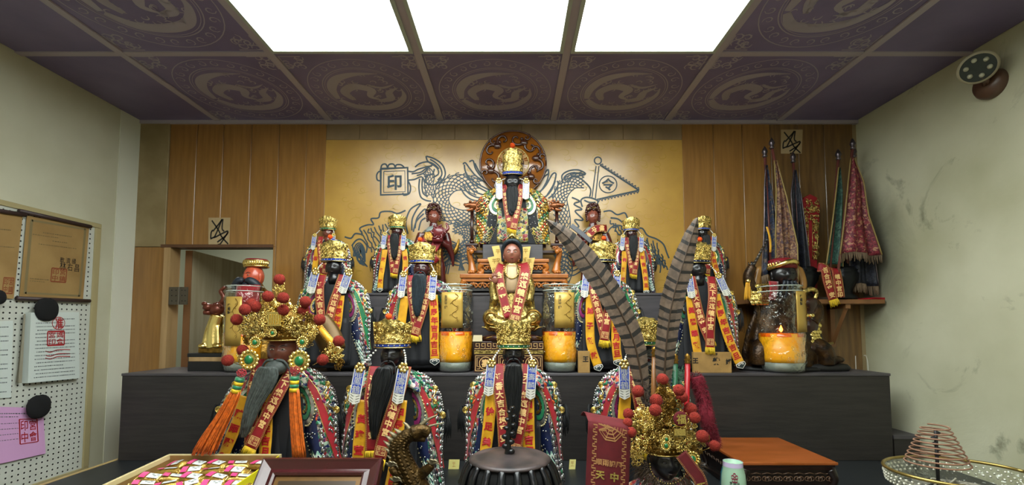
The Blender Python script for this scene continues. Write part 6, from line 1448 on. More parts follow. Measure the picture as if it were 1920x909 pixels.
# gilded armour legs seated below: side figure
Ys = 2.15; ks = Ys/F; Sp = lambda x, y_, d=0: P(x, y_, Ys)+Vector((0, d*ks, 0))
r = thing('gilt_seated_figure', Vector((Sp(1515, 0).x, Ys, BZ)), 'small gilt figure with layered armour and outstretched boot beside the right jar', 'statuette')
b = MB(); b.tube(spl([Sp(1508, 560), Sp(1512, 590), Sp(1510, 625), Sp(1516, 655)], 5), [ks*(18+3*math.sin(i)) for i in range(16)], 14); b.tube([Sp(1512, 652, -4), Sp(1545, 655, -12)], [9*ks, 6*ks], 10); b.ell(Sp(1506, 668), (22*ks, 18*ks, 9*ks)); b.ell(Sp(1500, 548), (15*ks, 12*ks, 8*ks))
remesh(b.build('body', M_wdark, r), ks*1.5)
q = MB()
for j in range(9):
    for i in range(5): q.ell(Sp(1498+i*7+(j % 2)*3, 592+j*6, -15+abs(i-2)*3), (6*ks, 4*ks, 5*ks), 7, 5)
q.build('scale_armour', M_goldb, r, kind='stuff')
q = MB(); q.tube(spl([Sp(1498, 548, -12), Sp(1512, 543, -14), Sp(1524, 550, -10), Sp(1516, 570, -10)], 5), [ks*(5-2*i/15) for i in range(16)], 8); q.tube([Sp(1508, 652, -14), Sp(1530, 648, -16), Sp(1552, 642, -14)], [4*ks, 5*ks, 2*ks], 8, flat=.6); q.build('curled_boot', M_gold, r)
q = MB(); q.lathe(Vector((Sp(1515, 0).x, Ys, BZ+.0004)), [(46*ks, 0), (50*ks, 6*ks), (44*ks, 12*ks), (30*ks, 14*ks)], 30, sy=.5); q.build('base', M_bk, r)
# ---------------------------------------------------------------- shelf on the right with its bracket and ritual things
SZ = P(1600, 561, 2.20).z
a = P(1400, 561, 2.20); b = P(1692, 561, 2.12)
r = thing('wall_shelf', (a.x, D-.008, SZ-.02), 'brown wooden wall shelf on triangular brackets at the right holding the ritual tablet and vessels', 'shelf')
M_sh = mat('shelf_wood', '#8a5f38', .5, noise_amt=.3, nscale=10)
bevel(MB().bounds(a.x, min(b.x, XR-.012), 2.20, D-.007, SZ-.022, SZ).build('board', M_sh, r, smooth=False), .002)
for bx in (1558, 1424):
    q = MB(); c = P(bx, 575, D-.02); e = P(bx, 650, D-.02)
    q.bounds(c.x-.012, c.x+.012, D-.03, D-.007, e.z, SZ-.022); q.bounds(c.x-.012, c.x+.012, 2.21, D-.007, SZ-.045, SZ-.022)
    m0 = Vector((c.x, D-.025, e.z+.02)); m1 = Vector((c.x+.0, 2.22, SZ-.035)); q.tube([m0, m1], .012, 4); q.build('bracket', M_sh, r, smooth=False)
# red carved tablet
Yt = 2.27; kt = Yt/F; Tp = lambda x, y_, d=0: P(x, y_, Yt)+Vector((0, d*kt, 0))
r = thing('red_tablet', Vector((Tp(1520, 0).x, Yt, SZ)), 'tall red tablet with pointed top and carved gilt relief standing on the shelf', 'tablet')
poly = [(1508, 556), (1510, 490), (1502, 420), (1500, 385), (1508, 370), (1519, 364), (1531, 370), (1537, 385), (1535, 430), (1532, 490), (1532, 556)]
q = MB(); q.prism(poly, lambda p: Tp(*p), lambda p: Tp(*p, d=12)); fixn(q.build('board', M_stole, r, smooth=False))
q = MB(); rr = random.Random(12)
for i in range(150):
    y_ = rr.uniform(374, 490); w_ = 15 if y_ < 420 else 13; x = rr.choice((-1, 1))*rr.uniform(6 if y_ > 412 else 0, w_)+1519
    pts = []; r0 = rr.uniform(2, 4); ph = rr.uniform(0, 6)
    for j in range(6): pts.append(Tp(x+r0*(1-j/7)*math.cos(ph+j), y_+r0*(1-j/7)*math.sin(ph+j), -1.5))
    q.tube(pts, .9*kt, 4)
for s in (-1, 1): q.tube([Tp(1519+s*4, 415, -1), Tp(1519+s*4, 486, -1)], .8*kt, 5); q.tube([Tp(1519+s*15, 420, -1), Tp(1519+s*12, 486, -1)], .9*kt, 5)
q.build('gilt_relief', M_gold, r, kind='stuff')
q = MB(); q.box(Vector((Tp(1520, 0).x, Yt+6*kt, SZ+.008)), (.09, .05, .015)); bevel(q.build('foot', M_wdark, r, smooth=False), .002)
# two dark bronze urns with lion feet, bench between
for i, (cx, lb, w_) in enumerate(((1508, 'dark bronze urn with lid at the left of the shelf sash', 24), (1582, 'dark bronze urn with lion foot at the right of the shelf sash', 24))):
    Yu = 2.26; ku = Yu/F; c = P(cx, 500, Yu); r = thing('bronze_urn', Vector((c.x, Yu, SZ)), lb, 'urn'); H = P(cx, 488, Yu).z-SZ
    M_bz = mat('black_bronze', '#171a1e', .38, .5, noise_amt=.3)
    q = MB(); q.lathe(Vector((c.x, Yu, SZ+.0005)), [(w_*.8*ku, 0), (w_*.9*ku, H*.06), (w_*.5*ku, H*.16), (w_*.6*ku, H*.3), (w_*.95*ku, H*.5), (w_*1.0*ku, H*.66), (w_*.8*ku, H*.72), (w_*.95*ku, H*.76)], 28, sy=.8, fn=lambda a, z: 1+.04*math.sin(a*8)); q.build('bowl', M_bz, r)
    q = MB(); q.lathe(Vector((c.x, Yu, SZ+H*.76)), [(w_*.9*ku, 0), (w_*.7*ku, H*.06), (w_*.3*ku, H*.10), (w_*.34*ku, H*.14), (w_*.15*ku, H*.19), (w_*.2*ku, H*.22), (.001, H*.25)], 24, sy=.8); q.build('lid', M_bz, r)
    q = MB()
    for s in (-1, 1): q.tube(spl([Vector((c.x+s*w_*.9*ku, Yu, SZ+H*.6)), Vector((c.x+s*w_*1.3*ku, Yu, SZ+H*.7)), Vector((c.x+s*w_*.95*ku, Yu, SZ+H*.78))], 4), 2*ku, 6)
    q.build('handle', M_bz, r)
# sash over the shelf edge
SQ = lambda x, z, y=0: P(x, 600-z, 2.185)+Vector((0, y*.0025, 0))
r = thing('shelf_sash', P(1555, 500, 2.15), 'folded red sash with gold characters and yellow fringe hanging over the shelf front', 'sash')
r.location.z = SZ
strip(r, 'sash_band', SQ, 2.18/F, [(1537, 100, 6), (1546, 96, 0), (1551, 70, -2), (1560, 38, -3)], 17, M_stole, 0, '吉合境平安', M_gtext, border=M_gtext, fringe=14, tstart=.1, tend=.95, wave=.3)
strip(r, 'sash_band', SQ, 2.18/F, [(1567, 99, 6), (1567, 95, 0), (1570, 70, -2), (1573, 42, -3)], 17, M_stole, 0, ' 鎮中宮印', M_gtext, border=M_gtext, tstart=.02, tend=1, wave=.3)
q = MB(); q.box((P(1640, 558, 2.27).x, 2.27, SZ+.005), (.16, .12, .008), .1)
r = thing('red_envelopes', (P(1640, 558, 2.27).x, 2.27, SZ), 'flat stack of red envelopes lying at the right end of the shelf', 'envelope')
for i in range(4): MB().box((P(1636+i*2, 558, 2.27).x, 2.27, SZ+.0012+.0025*i), (.13, .11, .0022), .08*i-.1).build('envelope', mat('envelope_red', '#b01525', .5), r, smooth=False)
# ---- furled flags
def flag(label, tip, foot, halfw, ends, Yf, m, trim, seed, fringe=True):
    """tip,foot px of the pole; cloth outline halfw list along t, ends: (t0,t1)"""
    r = thing('furled_flag', P(*foot, Yf), label, 'flag', 'furled processional flags'); k = Yf/F
    a = P(*tip, Yf); b = P(*foot, Yf); MB().tube([a, b], 2.6*k, 8).build('pole', mat('flag_pole_wood', '#6b3a33', .4), r)
    q = MB(); q.lathe(a+Vector((0, 0, -6*k)), [(2.8*k, 0), (5*k, 3*k), (3*k, 6*k), (5.4*k, 11*k), (4*k, 16*k), (1*k, 22*k)], 12); q.build('finial', M_pewter, r)
    rr = random.Random(seed); ph = rr.uniform(0, 6); nf = 9
    def S(u, t):
        c = a.lerp(b, t); tt = (t-ends[0])/(ends[1]-ends[0]); lo = lerp(halfw[0], tt)*k; hi = lerp(halfw[1], tt)*k
        x = lo+(hi-lo)*u; return c+Vector((x, -(6+5*math.sin(u*nf+ph)+3*math.sin(u*17+t*5))*k*(.4+.6*tt), 3*math.sin(u*5)*k*tt))
    q = MB(); q.cur = 0; q.grid(lambda u, v: S(u, ends[0]+(ends[1]-ends[0])*v), 28, 20); cl = q.build('flag_cloth', m, r); solid(cl, .0015, 0)
    q = MB()
    for e in (0, 1): q.tube([S(e, ends[0]+(ends[1]-ends[0])*i/20)+Vector((0, -.002, 0)) for i in range(21)], .0035, 5)
    q.build('flag_edge', trim, cl)
    if fringe:
        q = MB()
        for i in range(46): p = S(i/45, ends[1]); q.tube([p, p+Vector((rr.uniform(-1, 1)*2*k, -.002, -rr.uniform(12, 18)*k))], .9*k, 4)
        q.build('fringe', mat('old_fringe', '#6d5a45', .8), cl, kind='stuff')
    return r, S
bf = lambda n, cols, s=120: brocade(n, cols, s, .1, .5, .0)
F1 = bf('flag_navy', ['#101828', '#16223a', '#101828', '#2b3350', '#1a2a3a', '#5c4a3a']); F2 = bf('flag_rust', ['#5a3426', '#7c5a3c', '#4c2a22', '#6b4430', '#8a6a48', '#3d2430'])
F3 = bf('flag_black', ['#14161f', '#1c1f2c', '#10121a', '#262a38']); F4 = bf('flag_red', ['#7a1f2c', '#5c1826', '#8d3440', '#6b2a32', '#a8785a', '#5c1826']); F5 = bf('flag_green', ['#123a30', '#1d4a3c', '#14302c', '#3a5a48'])
tw_ = [(0, -3), (.2, -14), (.6, -22), (1, -30)]
flag('dark navy furled flag with a long yellow ribbon, leftmost of the left cluster', (1434, 290), (1448, 556), ([(0, -2), (.2, -8), (.6, -14), (1, -22)], [(0, 2), (.2, 8), (1, 22)]), (.08, .86), 2.20, F1, M_pewter, 1)
flag('brown brocade furled flag with gold motifs, second of the left cluster', (1447, 274), (1500, 556), ([(0, -2), (.25, -10), (.6, -26), (1, -40)], [(0, 2), (.3, 6), (.7, 6), (1, -6)]), (.1, .90), 2.17, F2, mat('old_gold_trim', '#8f7a45', .6), 2)
flag('black furled flag standing between the brown flag and the red tablet', (1487, 300), (1506, 556), ([(0, -3), (.25, -14), (1, -18)], [(0, 3), (.25, 10), (1, 14)]), (.08, .82), 2.25, F3, M_pewter, 3, False)
flag('dark green furled flag at the left of the right cluster', (1572, 295), (1552, 556), ([(0, -2), (.3, -6), (1, -14)], [(0, 3), (.25, 12), (1, 20)]), (.08, .78), 2.22, F5, mat('old_gold_trim', '#8f7a45'), 4, False)
flag('wine red brocade furled flag with fringed hem, rightmost beside the stained wall', (1599, 275), (1566, 556), ([(0, -3), (.3, -4), (1, -2)], [(0, 4), (.25, 26), (.6, 40), (1, 70)]), (.08, .72), 2.19, F4, mat('old_gold_trim', '#8f7a45'), 5)
q, S = flag('black furled flag behind the wine red one, hanging lowest at its right', (1601, 290), (1584, 556), ([(0, -3), (.3, -2), (1, 8)], [(0, 5), (.3, 20), (1, 52)]), (.1, .92), 2.26, F3, M_pewter, 6, True)
yr = MB(); yr.grid(lambda u, v: P(1436+4*u+3*math.sin(v*3)+10*v*.6, 425+48*v, 2.125), 2, 8)
ro = thing('yellow_flag_ribbon', P(1440, 470, 2.125), 'short yellow ribbon hanging down the front of the left flags', 'ribbon'); solid(yr.build('ribbon', M_yel, ro), .001, 0)
# incense sticks at the step's right end
for i, (x, y0, y1, lb) in enumerate(((1604, 667, 689, 'short straight white wire standing behind the right end of the black step'), (1627, 668, 691, 'short bent white wire standing beside the right wall'))):
    a = P(x, y1, 2.28); a.z = CH-.49; e = P(x, y0, 2.28); r = thing('wire', a, lb, 'wire'); MB().tube([a, e] if i == 0 else spl([a, a.lerp(e, .8), e+Vector((-.008, 0, 0)), e+Vector((-.02, 0, .004))], 4), .0016, 6).build('wire_rod', M_whit, r)
# ---------------------------------------------------------------- spot lamp on the right wall
c = PX(1862, 158, XR); r = thing('emergency_spot_lamp', c, 'round six-dot spot lamp on a brown wall bracket below the ceiling at upper right', 'lamp')
q = MB(); R = []
for rad, d in ((.055, 0), (.055, .02), (.045, .035), (.001, .037)): R.append([c+Vector((-d, math.cos(2*PI*i/30)*rad, math.sin(2*PI*i/30)*rad)) for i in range(30)])
q.rings(R, caps=False); q.build('wall_base', mat('brown_plastic', '#5c4436', .35), r)
hd = PX(1833, 126, XR-.10); n = (Vector((0, 0, CH))-hd).normalized(); n = (n+Vector((0, -.1, -.35))).normalized(); u_ = n.orthogonal().normalized(); v_ = n.cross(u_)
q = MB(); q.tube(spl([c+Vector((-.03, 0, 0)), c+Vector((-.06, -.03, .0)), hd-n*.02+Vector((0, 0, -.03)), hd-n*.02], 5), .010, 8); q.build('arm', mat('brown_plastic', '#5c4436'), r)
rg = lambda rad, d: [hd+n*d+(u_*math.cos(2*PI*i/36)+v_*math.sin(2*PI*i/36))*rad for i in range(36)]
q = MB(); q.rings([rg(.02, -.045), rg(.048, -.02), rg(.058, 0), rg(.058, .012), rg(.050, .013)], caps=False); ho = q.build('lamp_head', mat('cream_plastic', '#a29a80', .5), r)
q = MB(); q.add(rg(.050, .010), [tuple(range(36))]); q.build('lamp_face', mat('lamp_face_green', '#2c352f', .3), ho)
for i in range(6):
    q = MB(); cc = hd+n*.012+(u_*math.cos(i*PI/3+.3)+v_*math.sin(i*PI/3+.3))*.032; q.ell(cc, .0085, 10, 6); q.build('lens', mat('lens_cream', '#b5b49c', .3), ho)
# ---------------------------------------------------------------- pegboard and papers on the left wall
XB = XL+.012
L_ = lambda x, y, o=0: PX(x, y, XB+o)
c = L_(80, 640); r = thing('pegboard', Vector((XB, c.y, 1.1)), 'white perforated pegboard with a yellowed plastic border on the left wall', 'board'); 
yR = L_(168, 600).y; zT = L_(168, 424).z; zB = L_(150, 878).z; yL = .9
MB().bounds(XL+.0005, XB, yL, yR, zB, zT).build('board', mat('peg_white', '#c4c7bd', .5, noise_amt=.08), r, smooth=False)
q = MB(); q.bounds(XL+.0005, XB+.006, yL, yR+.03, zT, zT+.022); q.bounds(XL+.0005, XB+.006, yR+.0005, yR+.03, zB+.0005, zT-.0005); q.bounds(XL+.0005, XB+.006, yL, yR+.03, zB-.03, zB); bevel(q.build('border', mat('yellowed_border', '#a79b72', .4), r, smooth=False), .002)
q = MB(); yy = yL+.01
while yy < yR-.008:
    zz = zB+.012
    while zz < zT-.008:
        q.add([Vector((XB+.0006, yy+.0038*math.cos(i*PI/4), zz+.0038*math.sin(i*PI/4))) for i in range(8)], [tuple(range(8))]); zz += .0225
    yy += .0225
q.build('peg_hole', M_bk, r, smooth=False, kind='stuff')
def wallpaper_sheet(name, label, pts, m, lines, th=.0015, off=.003, seed=0, inkm=None, extra=None, cat='paper'):
    P4 = [L_(x, y, off) for x, y in pts]
    r = thing(name, sum(P4, Vector())/4, label, cat); mb = MB(); nrm = Vector((1, 0, 0)); mb.add([p-nrm*(off-.0008) if th > off else p for p in P4]+[p+nrm*th for p in P4], [(0, 1, 2, 3), (7, 6, 5, 4), (0, 4, 5, 1), (1, 5, 6, 2), (2, 6, 7, 3), (3, 7, 4, 0)])
    fixn(mb.build('sheet', m, r, smooth=False)); rr = random.Random(seed)
    f = lambda u, v, o=.0008: (P4[0].lerp(P4[1], u)).lerp(P4[3].lerp(P4[2], u), v)+nrm*(th+o)
    q = MB()
    for (v0, u0, u1, h) in lines:
        u = u0
        while u < u1: w_ = rr.uniform(.012, .03); stroke2(q, [(u, v0), (min(u+w_, u1), v0)], h*rr.uniform(.7, 1), f); u += w_+rr.uniform(.006, .014)
    if lines: q.build('printed_lines', inkm or M_bk, r, smooth=False)
    if extra: extra(r, f)
    return r
def gl_on(r, f, items, m, nm='lettering', asp=1.0):
    q = MB()
    for ch, u, v, s, bd in items: put_glyph(q, ch, lambda a, b: f(a, -b*asp, .0012), u, -v/asp, s, bd)
    q.build(nm, m, r, smooth=False)
def sealbox(r, f, u, v, hu, hv, m, chars='宮印鎮中'):
    q = MB()
    for s in ([(u-hu, v-hv), (u+hu, v-hv)], [(u+hu, v-hv), (u+hu, v+hv)], [(u+hu, v+hv), (u-hu, v+hv)], [(u-hu, v+hv), (u-hu, v-hv)]): stroke2(q, s, hu*.14, lambda a, b: f(a, b, .0012))
    for i, ch in enumerate(chars): put_glyph(q, ch, lambda a, b: f(a, -b*hv/hu, .0012), u+(-.48 if i % 2 else .48)*hu, -(v+(-.48 if i < 2 else .48)*hv)*hu/hv, hu*.85, .01)
    q.build('red_seal', m, r, smooth=False)
M_sred = mat('seal_red_ink', '#a82a2e', .6); M_grey = mat('print_grey', '#5b6266', .6); M_cert = mat('old_certificate', '#a08250', .65, col2='#8f7142', nscale=6); M_pap = mat('white_paper', '#c9d2cd', .6); M_pink = mat('pink_paper', '#cf9fcb', .6); M_rod = mat('scroll_rod', '#3a2a28', .5)
M_faded = mat('faded_print', '#6d5c3c', .6)
def ex1(r, f):
    q = MB()
    for e in (.07, .93): q.grid(lambda u, v: f(e-.02+.04*u, .04+.92*v, .0006), 1, 1)
    for e in (.05, .95): q.grid(lambda u, v: f(.07+.86*u, e-.012+.024*v, .0006), 1, 1)
    q.build('ornate_border', mat('certificate_border', '#7d6f4c', .6), r, smooth=False)
    gl_on(r, f, [('林', .60, .575, .10, .0), ('右', .72, .58, .09, .0), ('昌', .84, .585, .09, .0), ('教', .58, .50, .07, .0), ('濟', .68, .50, .07, .0), ('緣', .78, .50, .07, .0)], M_bk, asp=1.1)
    sealbox(r, f, .55, .70, .12, .085, mat('faded_seal', '#8b4a2c', .6))
wallpaper_sheet('certificate_scroll', 'large brown old certificate scroll between two dark rods, right one on the pegboard', [(50, 404), (167, 424), (155, 562), (36, 556)], M_cert, [(.18, .25, .7, .012), (.22, .1, .5, .01), (.27, .4, .65, .012), (.33, .2, .8, .01), (.77, .12, .4, .01), (.80, .12, .35, .008)], off=.006, inkm=M_faded, extra=ex1, seed=1, cat='certificate')
wallpaper_sheet('certificate_scroll', 'brown old certificate with a small portrait photo, left one cut by the picture edge', [(-60, 392), (42, 402), (25, 560), (-80, 556)], M_cert, [(.2, .5, .8, .012), (.4, .1, .9, .01)], off=.006, inkm=M_faded, seed=2, cat='certificate', extra=lambda r, f: sealbox(r, f, .86, .85, .1, .09, mat('faded_seal', '#8b4a2c', .6)))
for (p0, p1, lb) in (((36, 395), (170, 425), 'dark upper rod of the right certificate scroll'), ((31, 559), (168, 564), 'dark lower rod of the right certificate scroll'), ((-40, 389), (48, 403), 'dark upper rod of the left certificate scroll')):
    a = L_(*p0, .012); b = L_(*p1, .012); r = thing('scroll_rod', (a+b)/2, lb, 'rod'); MB().tube([a, b], .0085, 10).build('rod', M_rod, r)
ln = [(.10+.052*i, .10+.03*(i % 3 == 0), .9-.25*(i % 4 == 1), .014) for i in range(17)]
def ex2(r, f):
    q = MB(); stroke2(q, [(.55+.13*math.cos(t*PI/10), .16+.09*math.sin(t*PI/10)) for t in range(21)], .012, f); 
    for v in (.56, .62, .66): stroke2(q, spline2([(.3, v), (.4, v+.02), (.55, v-.01), (.8, v)], 5), .012, f)
    q.build('red_pen_marks', M_sred, r, smooth=False); gl_on(r, f, [('准', .56, .16, .16, .03)], M_sred); sealbox(r, f, .50, .38, .17, .10, M_sred, '媽宮會印')
r = wallpaper_sheet('paper_stack', 'thick stack of white printed papers with red square seal hanging on the pegboard', [(48, 586), (139, 585), (140, 709), (42, 718)], M_pap, ln, th=.022, off=.003, inkm=M_grey, extra=ex2, seed=3, cat='paper')
q = MB()
for i in range(6): a = L_(48, 588, .005+.003*i); b = L_(36+i*1, 718, .005+.003*i); q.add([a, b, b+Vector((0, -.012-.002*(i % 2), .004)), a+Vector((0, -.006, 0))], [(0, 1, 2, 3)])
q.build('page_edges', mat('page_edge', '#8f8a78', .7), r, smooth=False)
wallpaper_sheet('paper_sheet', 'white printed sheet at the left picture edge below the certificates', [(-70, 604), (24, 601), (20, 745), (-70, 752)], M_pap, [(.08+.06*i, .5, .9-.2*(i % 3 == 1), .016) for i in range(15)], off=.004, inkm=M_grey, seed=4)
wallpaper_sheet('paper_sheet', 'pink printed form with red square seal hanging low on the pegboard', [(-70, 760), (80, 765), (85, 850), (-70, 885)], M_pink, [(.12, .3, .8, .02), (.18, .3, .65, .016), (.3, .4, .65, .012), (.4, .4, .65, .012), (.5, .4, .65, .012), (.6, .4, .65, .012)], off=.007, inkm=M_grey, seed=5, extra=lambda r, f: sealbox(r, f, .78, .47, .12, .24, M_sred, '宮印會中'))
for (x, y, rx, lb) in ((88, 580, 22, 'black furry round clip holding the white paper stack'), (73, 762, 22, 'black furry round clip holding the pink form'), (-4, 557, 14, 'black furry round clip at the left picture edge')):
    c = L_(x, y, .030); r = thing('black_clip', c, lb, 'clip'); rr = random.Random(x); q = MB(); rad = rx*c.y/F*1.0
    q.ell(c, (.014, abs(rad)*1.0, abs(rad)*.98), 20, 12); q.v = [c+(v-c)*(1+.04*math.sin(j*1.3)) for j, v in enumerate(q.v)]; q.build('pad', mat('black_felt', '#0d0d0f', .95), r)
# ---------------------------------------------------------------- foreground offerings
# candy box
A, B_ = P(318, 853, 1.55), P(525, 851, 1.55); tl = math.radians(4.0); W = (B_-A).length; DEP = .36; HB = .105
r = thing('sweet_box', Vector(((A.x+B_.x)/2, 1.45, TZ)), 'open yellow cardboard box filled with wrapped sweets at the lower left', 'box')
bx = lambda u, v, h: A+Vector((W*u, -DEP*v*math.cos(tl), -DEP*v*math.sin(tl)))+Vector((0, -math.sin(tl)*h*-1, math.cos(tl)*(-h)))
def slab(q, u0, u1, v0, v1, h0, h1): q.add([bx(u, v, h) for h in (h1, h0) for v in (v0, v1) for u in (u0, u1)], [(0, 1, 3, 2), (4, 6, 7, 5), (0, 4, 5, 1), (2, 3, 7, 6), (0, 2, 6, 4), (1, 5, 7, 3)])
M_card = mat('box_yellow', '#dcd01c', .5); M_cardin = mat('box_inside', '#8d6d3c', .6, noise_amt=.15)
q = MB(); slab(q, 0, 1, -.0, .015, 0, HB); fixn(q.build('box_side', M_cardin, r, smooth=False)); q = MB(); slab(q, 0, .012, 0, 1, 0, HB); fixn(q.build('box_side', M_cardin, r, smooth=False))
q = MB(); slab(q, .986, .992, .015, 1, 0.002, HB-.01); fixn(q.build('box_lining', M_cardin, r, smooth=False)); q = MB(); slab(q, .992, 1, .0, 1, 0, HB); fixn(q.build('box_side', M_card, r, smooth=False)); q = MB(); slab(q, 0, 1, .985, 1, 0, HB); fixn(q.build('box_side', M_card, r, smooth=False))
q = MB(); slab(q, .012, .986, .015, .985, .042, HB); fixn(q.build('box_bottom', M_cardin, r, smooth=False))
q = MB(); slab(q, -.01, 1.01, -.012, .012, -.0025, .010); slab(q, -.012, .014, 0, 1, -.0025, .012); fixn(q.build('folded_rim', mat('cardboard_rim', '#c9b98a', .6), r, smooth=False))
q = MB()
for i, ch in enumerate('糕餅禮盒'): put_glyph(q, ch, lambda a, b: bx(1.001, .35-a, .05-b)+Vector((.0006, 0, 0)), i*.06-.1, 0, .05, .0) if False else put_glyph(q, ch, lambda a, b: bx(1, .5+a/DEP, .055-b)+Vector((.0008, 0, 0)), (i-1.5)*.03, 0, .016, .0)
q.build('lettering', M_bk, r, smooth=False)
M_wrap = mat('gold_wrapper', '#c9a44e', .25, .6, noise_amt=.4, nscale=50, bump=.5, bscale=120); M_wp = mat('pink_label', '#d9447f', .4); M_wb = mat('white_label', '#cfd3cf', .4)
proto = None; rr = random.Random(2); 
for row in range(6):
    for col in range(5):
        u = .11+.185*col+rr.uniform(-.02, .02)+(.07 if row % 2 else 0); v = .08+.15*row
        if u > .93: continue
        c = bx(u, v, .026); lb = ['pink-ended gold wrapped sweet in the yellow box'][0]
        if proto is None:
            rt = thing('wrapped_sweet', Vector((0, 0, 0)), 'gold wrapped sweet with pink and white label in the yellow box', 'sweet', 'wrapped sweets in the yellow box')
            q = MB(); R = []
            for i in range(17):
                t = -1+2*i/16; e = .0125*(1-abs(t)**5)*.9+.0022; wv = .019 if abs(t) > .8 else .0165
                R.append([Vector((t*.036, math.cos(2*PI*j/20)*wv, math.sin(2*PI*j/20)*e+.0)) for j in range(20)])
            q.rings(R); q.build('wrapper', M_wrap, rt)
            q = MB(); q.grid(lambda a, b: Vector((-.028+.016*a, -.016+.032*b, .0134+.0012*math.sin(b*PI))), 2, 6); q.build('pink_label', M_wp, rt)
            q = MB(); q.grid(lambda a, b: Vector((-.008+.034*a, -.014+.026*b, .0136+.001*math.sin(b*PI))), 2, 6); wl = q.build('white_label', M_wb, rt)
            q = MB()
            for i in range(3): put_glyph(q, '喜糖糕'[i], lambda a, b: Vector((a, b, .0155)), .004+.007*i, (-1)**i*.003, .007, 0)
            q.build('lettering', M_grey, rt, smooth=False)
            q = MB()
            for e in (-1, 1):
                for j in range(9): q.ell((e*.038, -.016+.004*j, 0), (.003, .0018, .0015), 5, 4)
            q.build('crimped_end', M_goldb, rt)
            proto = rt; o = rt
        else:
            o = proto.copy(); C.objects.link(o)
            for chd in list(proto.children):
                cc = chd.copy(); C.objects.link(cc); cc.parent = o
                for g in chd.children: gg = g.copy(); C.objects.link(gg); gg.parent = cc
        o.location = c; o.rotation_euler = (tl+rr.uniform(-.25, .25), rr.uniform(-.25, .25), rr.uniform(-.45, .45)+(.3 if row % 2 else 0))
# picture frame leaning back
A, B_ = P(497, 861, 1.30), P(718, 861, 1.30); tilt = math.radians(50)
up = Vector((0, math.cos(tilt), math.sin(tilt))); nn = Vector((0, -math.sin(tilt), math.cos(tilt))); W = (B_-A).length; HT = (A.z-TZ)/math.sin(tilt)
r = thing('picture_frame', Vector(((A.x+B_.x)/2, A.y-up.y*HT, TZ)), 'dark mahogany picture frame leaning back at the lower centre left', 'picture frame')
f = lambda x, d, h: A+Vector((x, 0, 0))-up*d+nn*h
M_mah = mat('mahogany_frame', '#3f1517', .22, coat=.5, noise_amt=.2, nscale=20)
prof = [(0, -.015), (0, .012), (.006, .016), (.012, .012), (.030, .004), (.042, .010), (.048, .006), (.050, -.002), (.050, -.015)]
q = MB(); R = []
for (cx_, cy_, sx, sy) in ((0, 0, 1, 1), (W, 0, -1, 1), (W, HT-.002, -1, -1), (0, HT-.002, 1, -1)): R.append([f(cx_+sx*w_, cy_+sy*w_, h) for w_, h in prof])
R.append(R[0]); n = len(prof)
for i in range(4):
    m_ = MB(); m_.rings([R[i], R[i+1]], close=True, caps=False); fixn(m_.build('frame_rail', M_mah, r, smooth=False))
q = MB(); q.add([f(.05, .05, 0), f(W-.05, .05, 0), f(W-.05, HT-.05, 0), f(.05, HT-.05, 0)], [(0, 3, 2, 1)]); q.build('inner_mount', mat('gold_mount', '#6a4a1c', .4, .3, noise_amt=.3), r, smooth=False)
q = MB(); q.add([f(.062, .062, .001), f(W-.062, .062, .001), f(W-.062, HT-.062, .001), f(.062, HT-.062, .001)], [(0, 3, 2, 1)]); q.build('picture', mat('dark_picture', '#3a2c1c', .3), r, smooth=False)
# bronze dragon
Yd = 1.48; kd = Yd/F; Dp = lambda x, y_, d=0: P(x, y_, Yd)+Vector((0, d*kd, 0))
r = thing('bronze_dragon', Vector((Dp(775, 0).x, Yd, TZ)), 'old bronze dragon with raised head, spikes and claws between the picture frame and the burner', 'dragon')
b = MB(); body = spl([Vector((Dp(800, 0).x, Yd, TZ+.006)), Dp(790, 930), Dp(772, 895), Dp(757, 865), Dp(750, 838), Dp(760, 820), Dp(778, 812)], 8)
b.tube(body, [kd*(24-12*i/len(body)) for i in range(len(body))], 14)
b.tube(spl([Dp(776, 812), Dp(792, 806), Dp(806, 812)], 5), [kd*(15-6*i/10) for i in range(11)], 12); b.tube([Dp(778, 820), Dp(798, 824)], [8*kd, 5*kd], 8)
b.tube(spl([Dp(780, 895), Dp(800, 880, -6), Dp(812, 868, -8)], 5), [kd*(12-5*i/10) for i in range(11)], 10)
b.tube(spl([Dp(765, 880), Dp(746, 884, -8), Dp(736, 872, -10)], 5), [kd*(11-5*i/10) for i in range(11)], 10)
b.tube(spl([Dp(776, 930), Dp(748, 915, -6), Dp(745, 900, -10)], 5), [kd*(11-5*i/10) for i in range(11)], 10)
remesh(b.build('body', mat('old_bronze', '#5a431f', .4, .75, col2='#33260f', nscale=40, bump=.8, bscale=110), r), kd*1.5)
b = MB()
for i in range(4, len(body)-3, 4): p = body[i]; b.tube([p+Vector((-14*kd, 0, 0)), p+Vector((-30*kd, -.004, 12*kd))], [7*kd, .8*kd], 6)
b.tube(spl([Dp(780, 806), Dp(800, 788), Dp(820, 778)], 5), [kd*(5-4*i/10) for i in range(11)], 8); b.tube(spl([Dp(784, 812, 6), Dp(806, 800, 8), Dp(832, 794, 8)], 5), [kd*(4.5-4*i/10) for i in range(11)], 8)
b.tube(spl([Dp(770, 808), Dp(762, 796), Dp(756, 792)], 4), [kd*(5-4*i/8) for i in range(9)], 6)
for cx_, cy_ in ((812, 866), (736, 870), (744, 898)):
    for a_ in (-.9, -.2, .5, 1.2): b.tube(spl([Dp(cx_, cy_, -9), Dp(cx_+10*math.sin(a_), cy_-9*math.cos(a_), -14), Dp(cx_+15*math.sin(a_+.5), cy_-8*math.cos(a_+.5), -16)], 4), [kd*(3.6-2.8*i/8) for i in range(9)], 6)
b.build('spike', mat('bronze_tip', '#8f8468', .4, .6), r, kind='stuff')
b = MB()
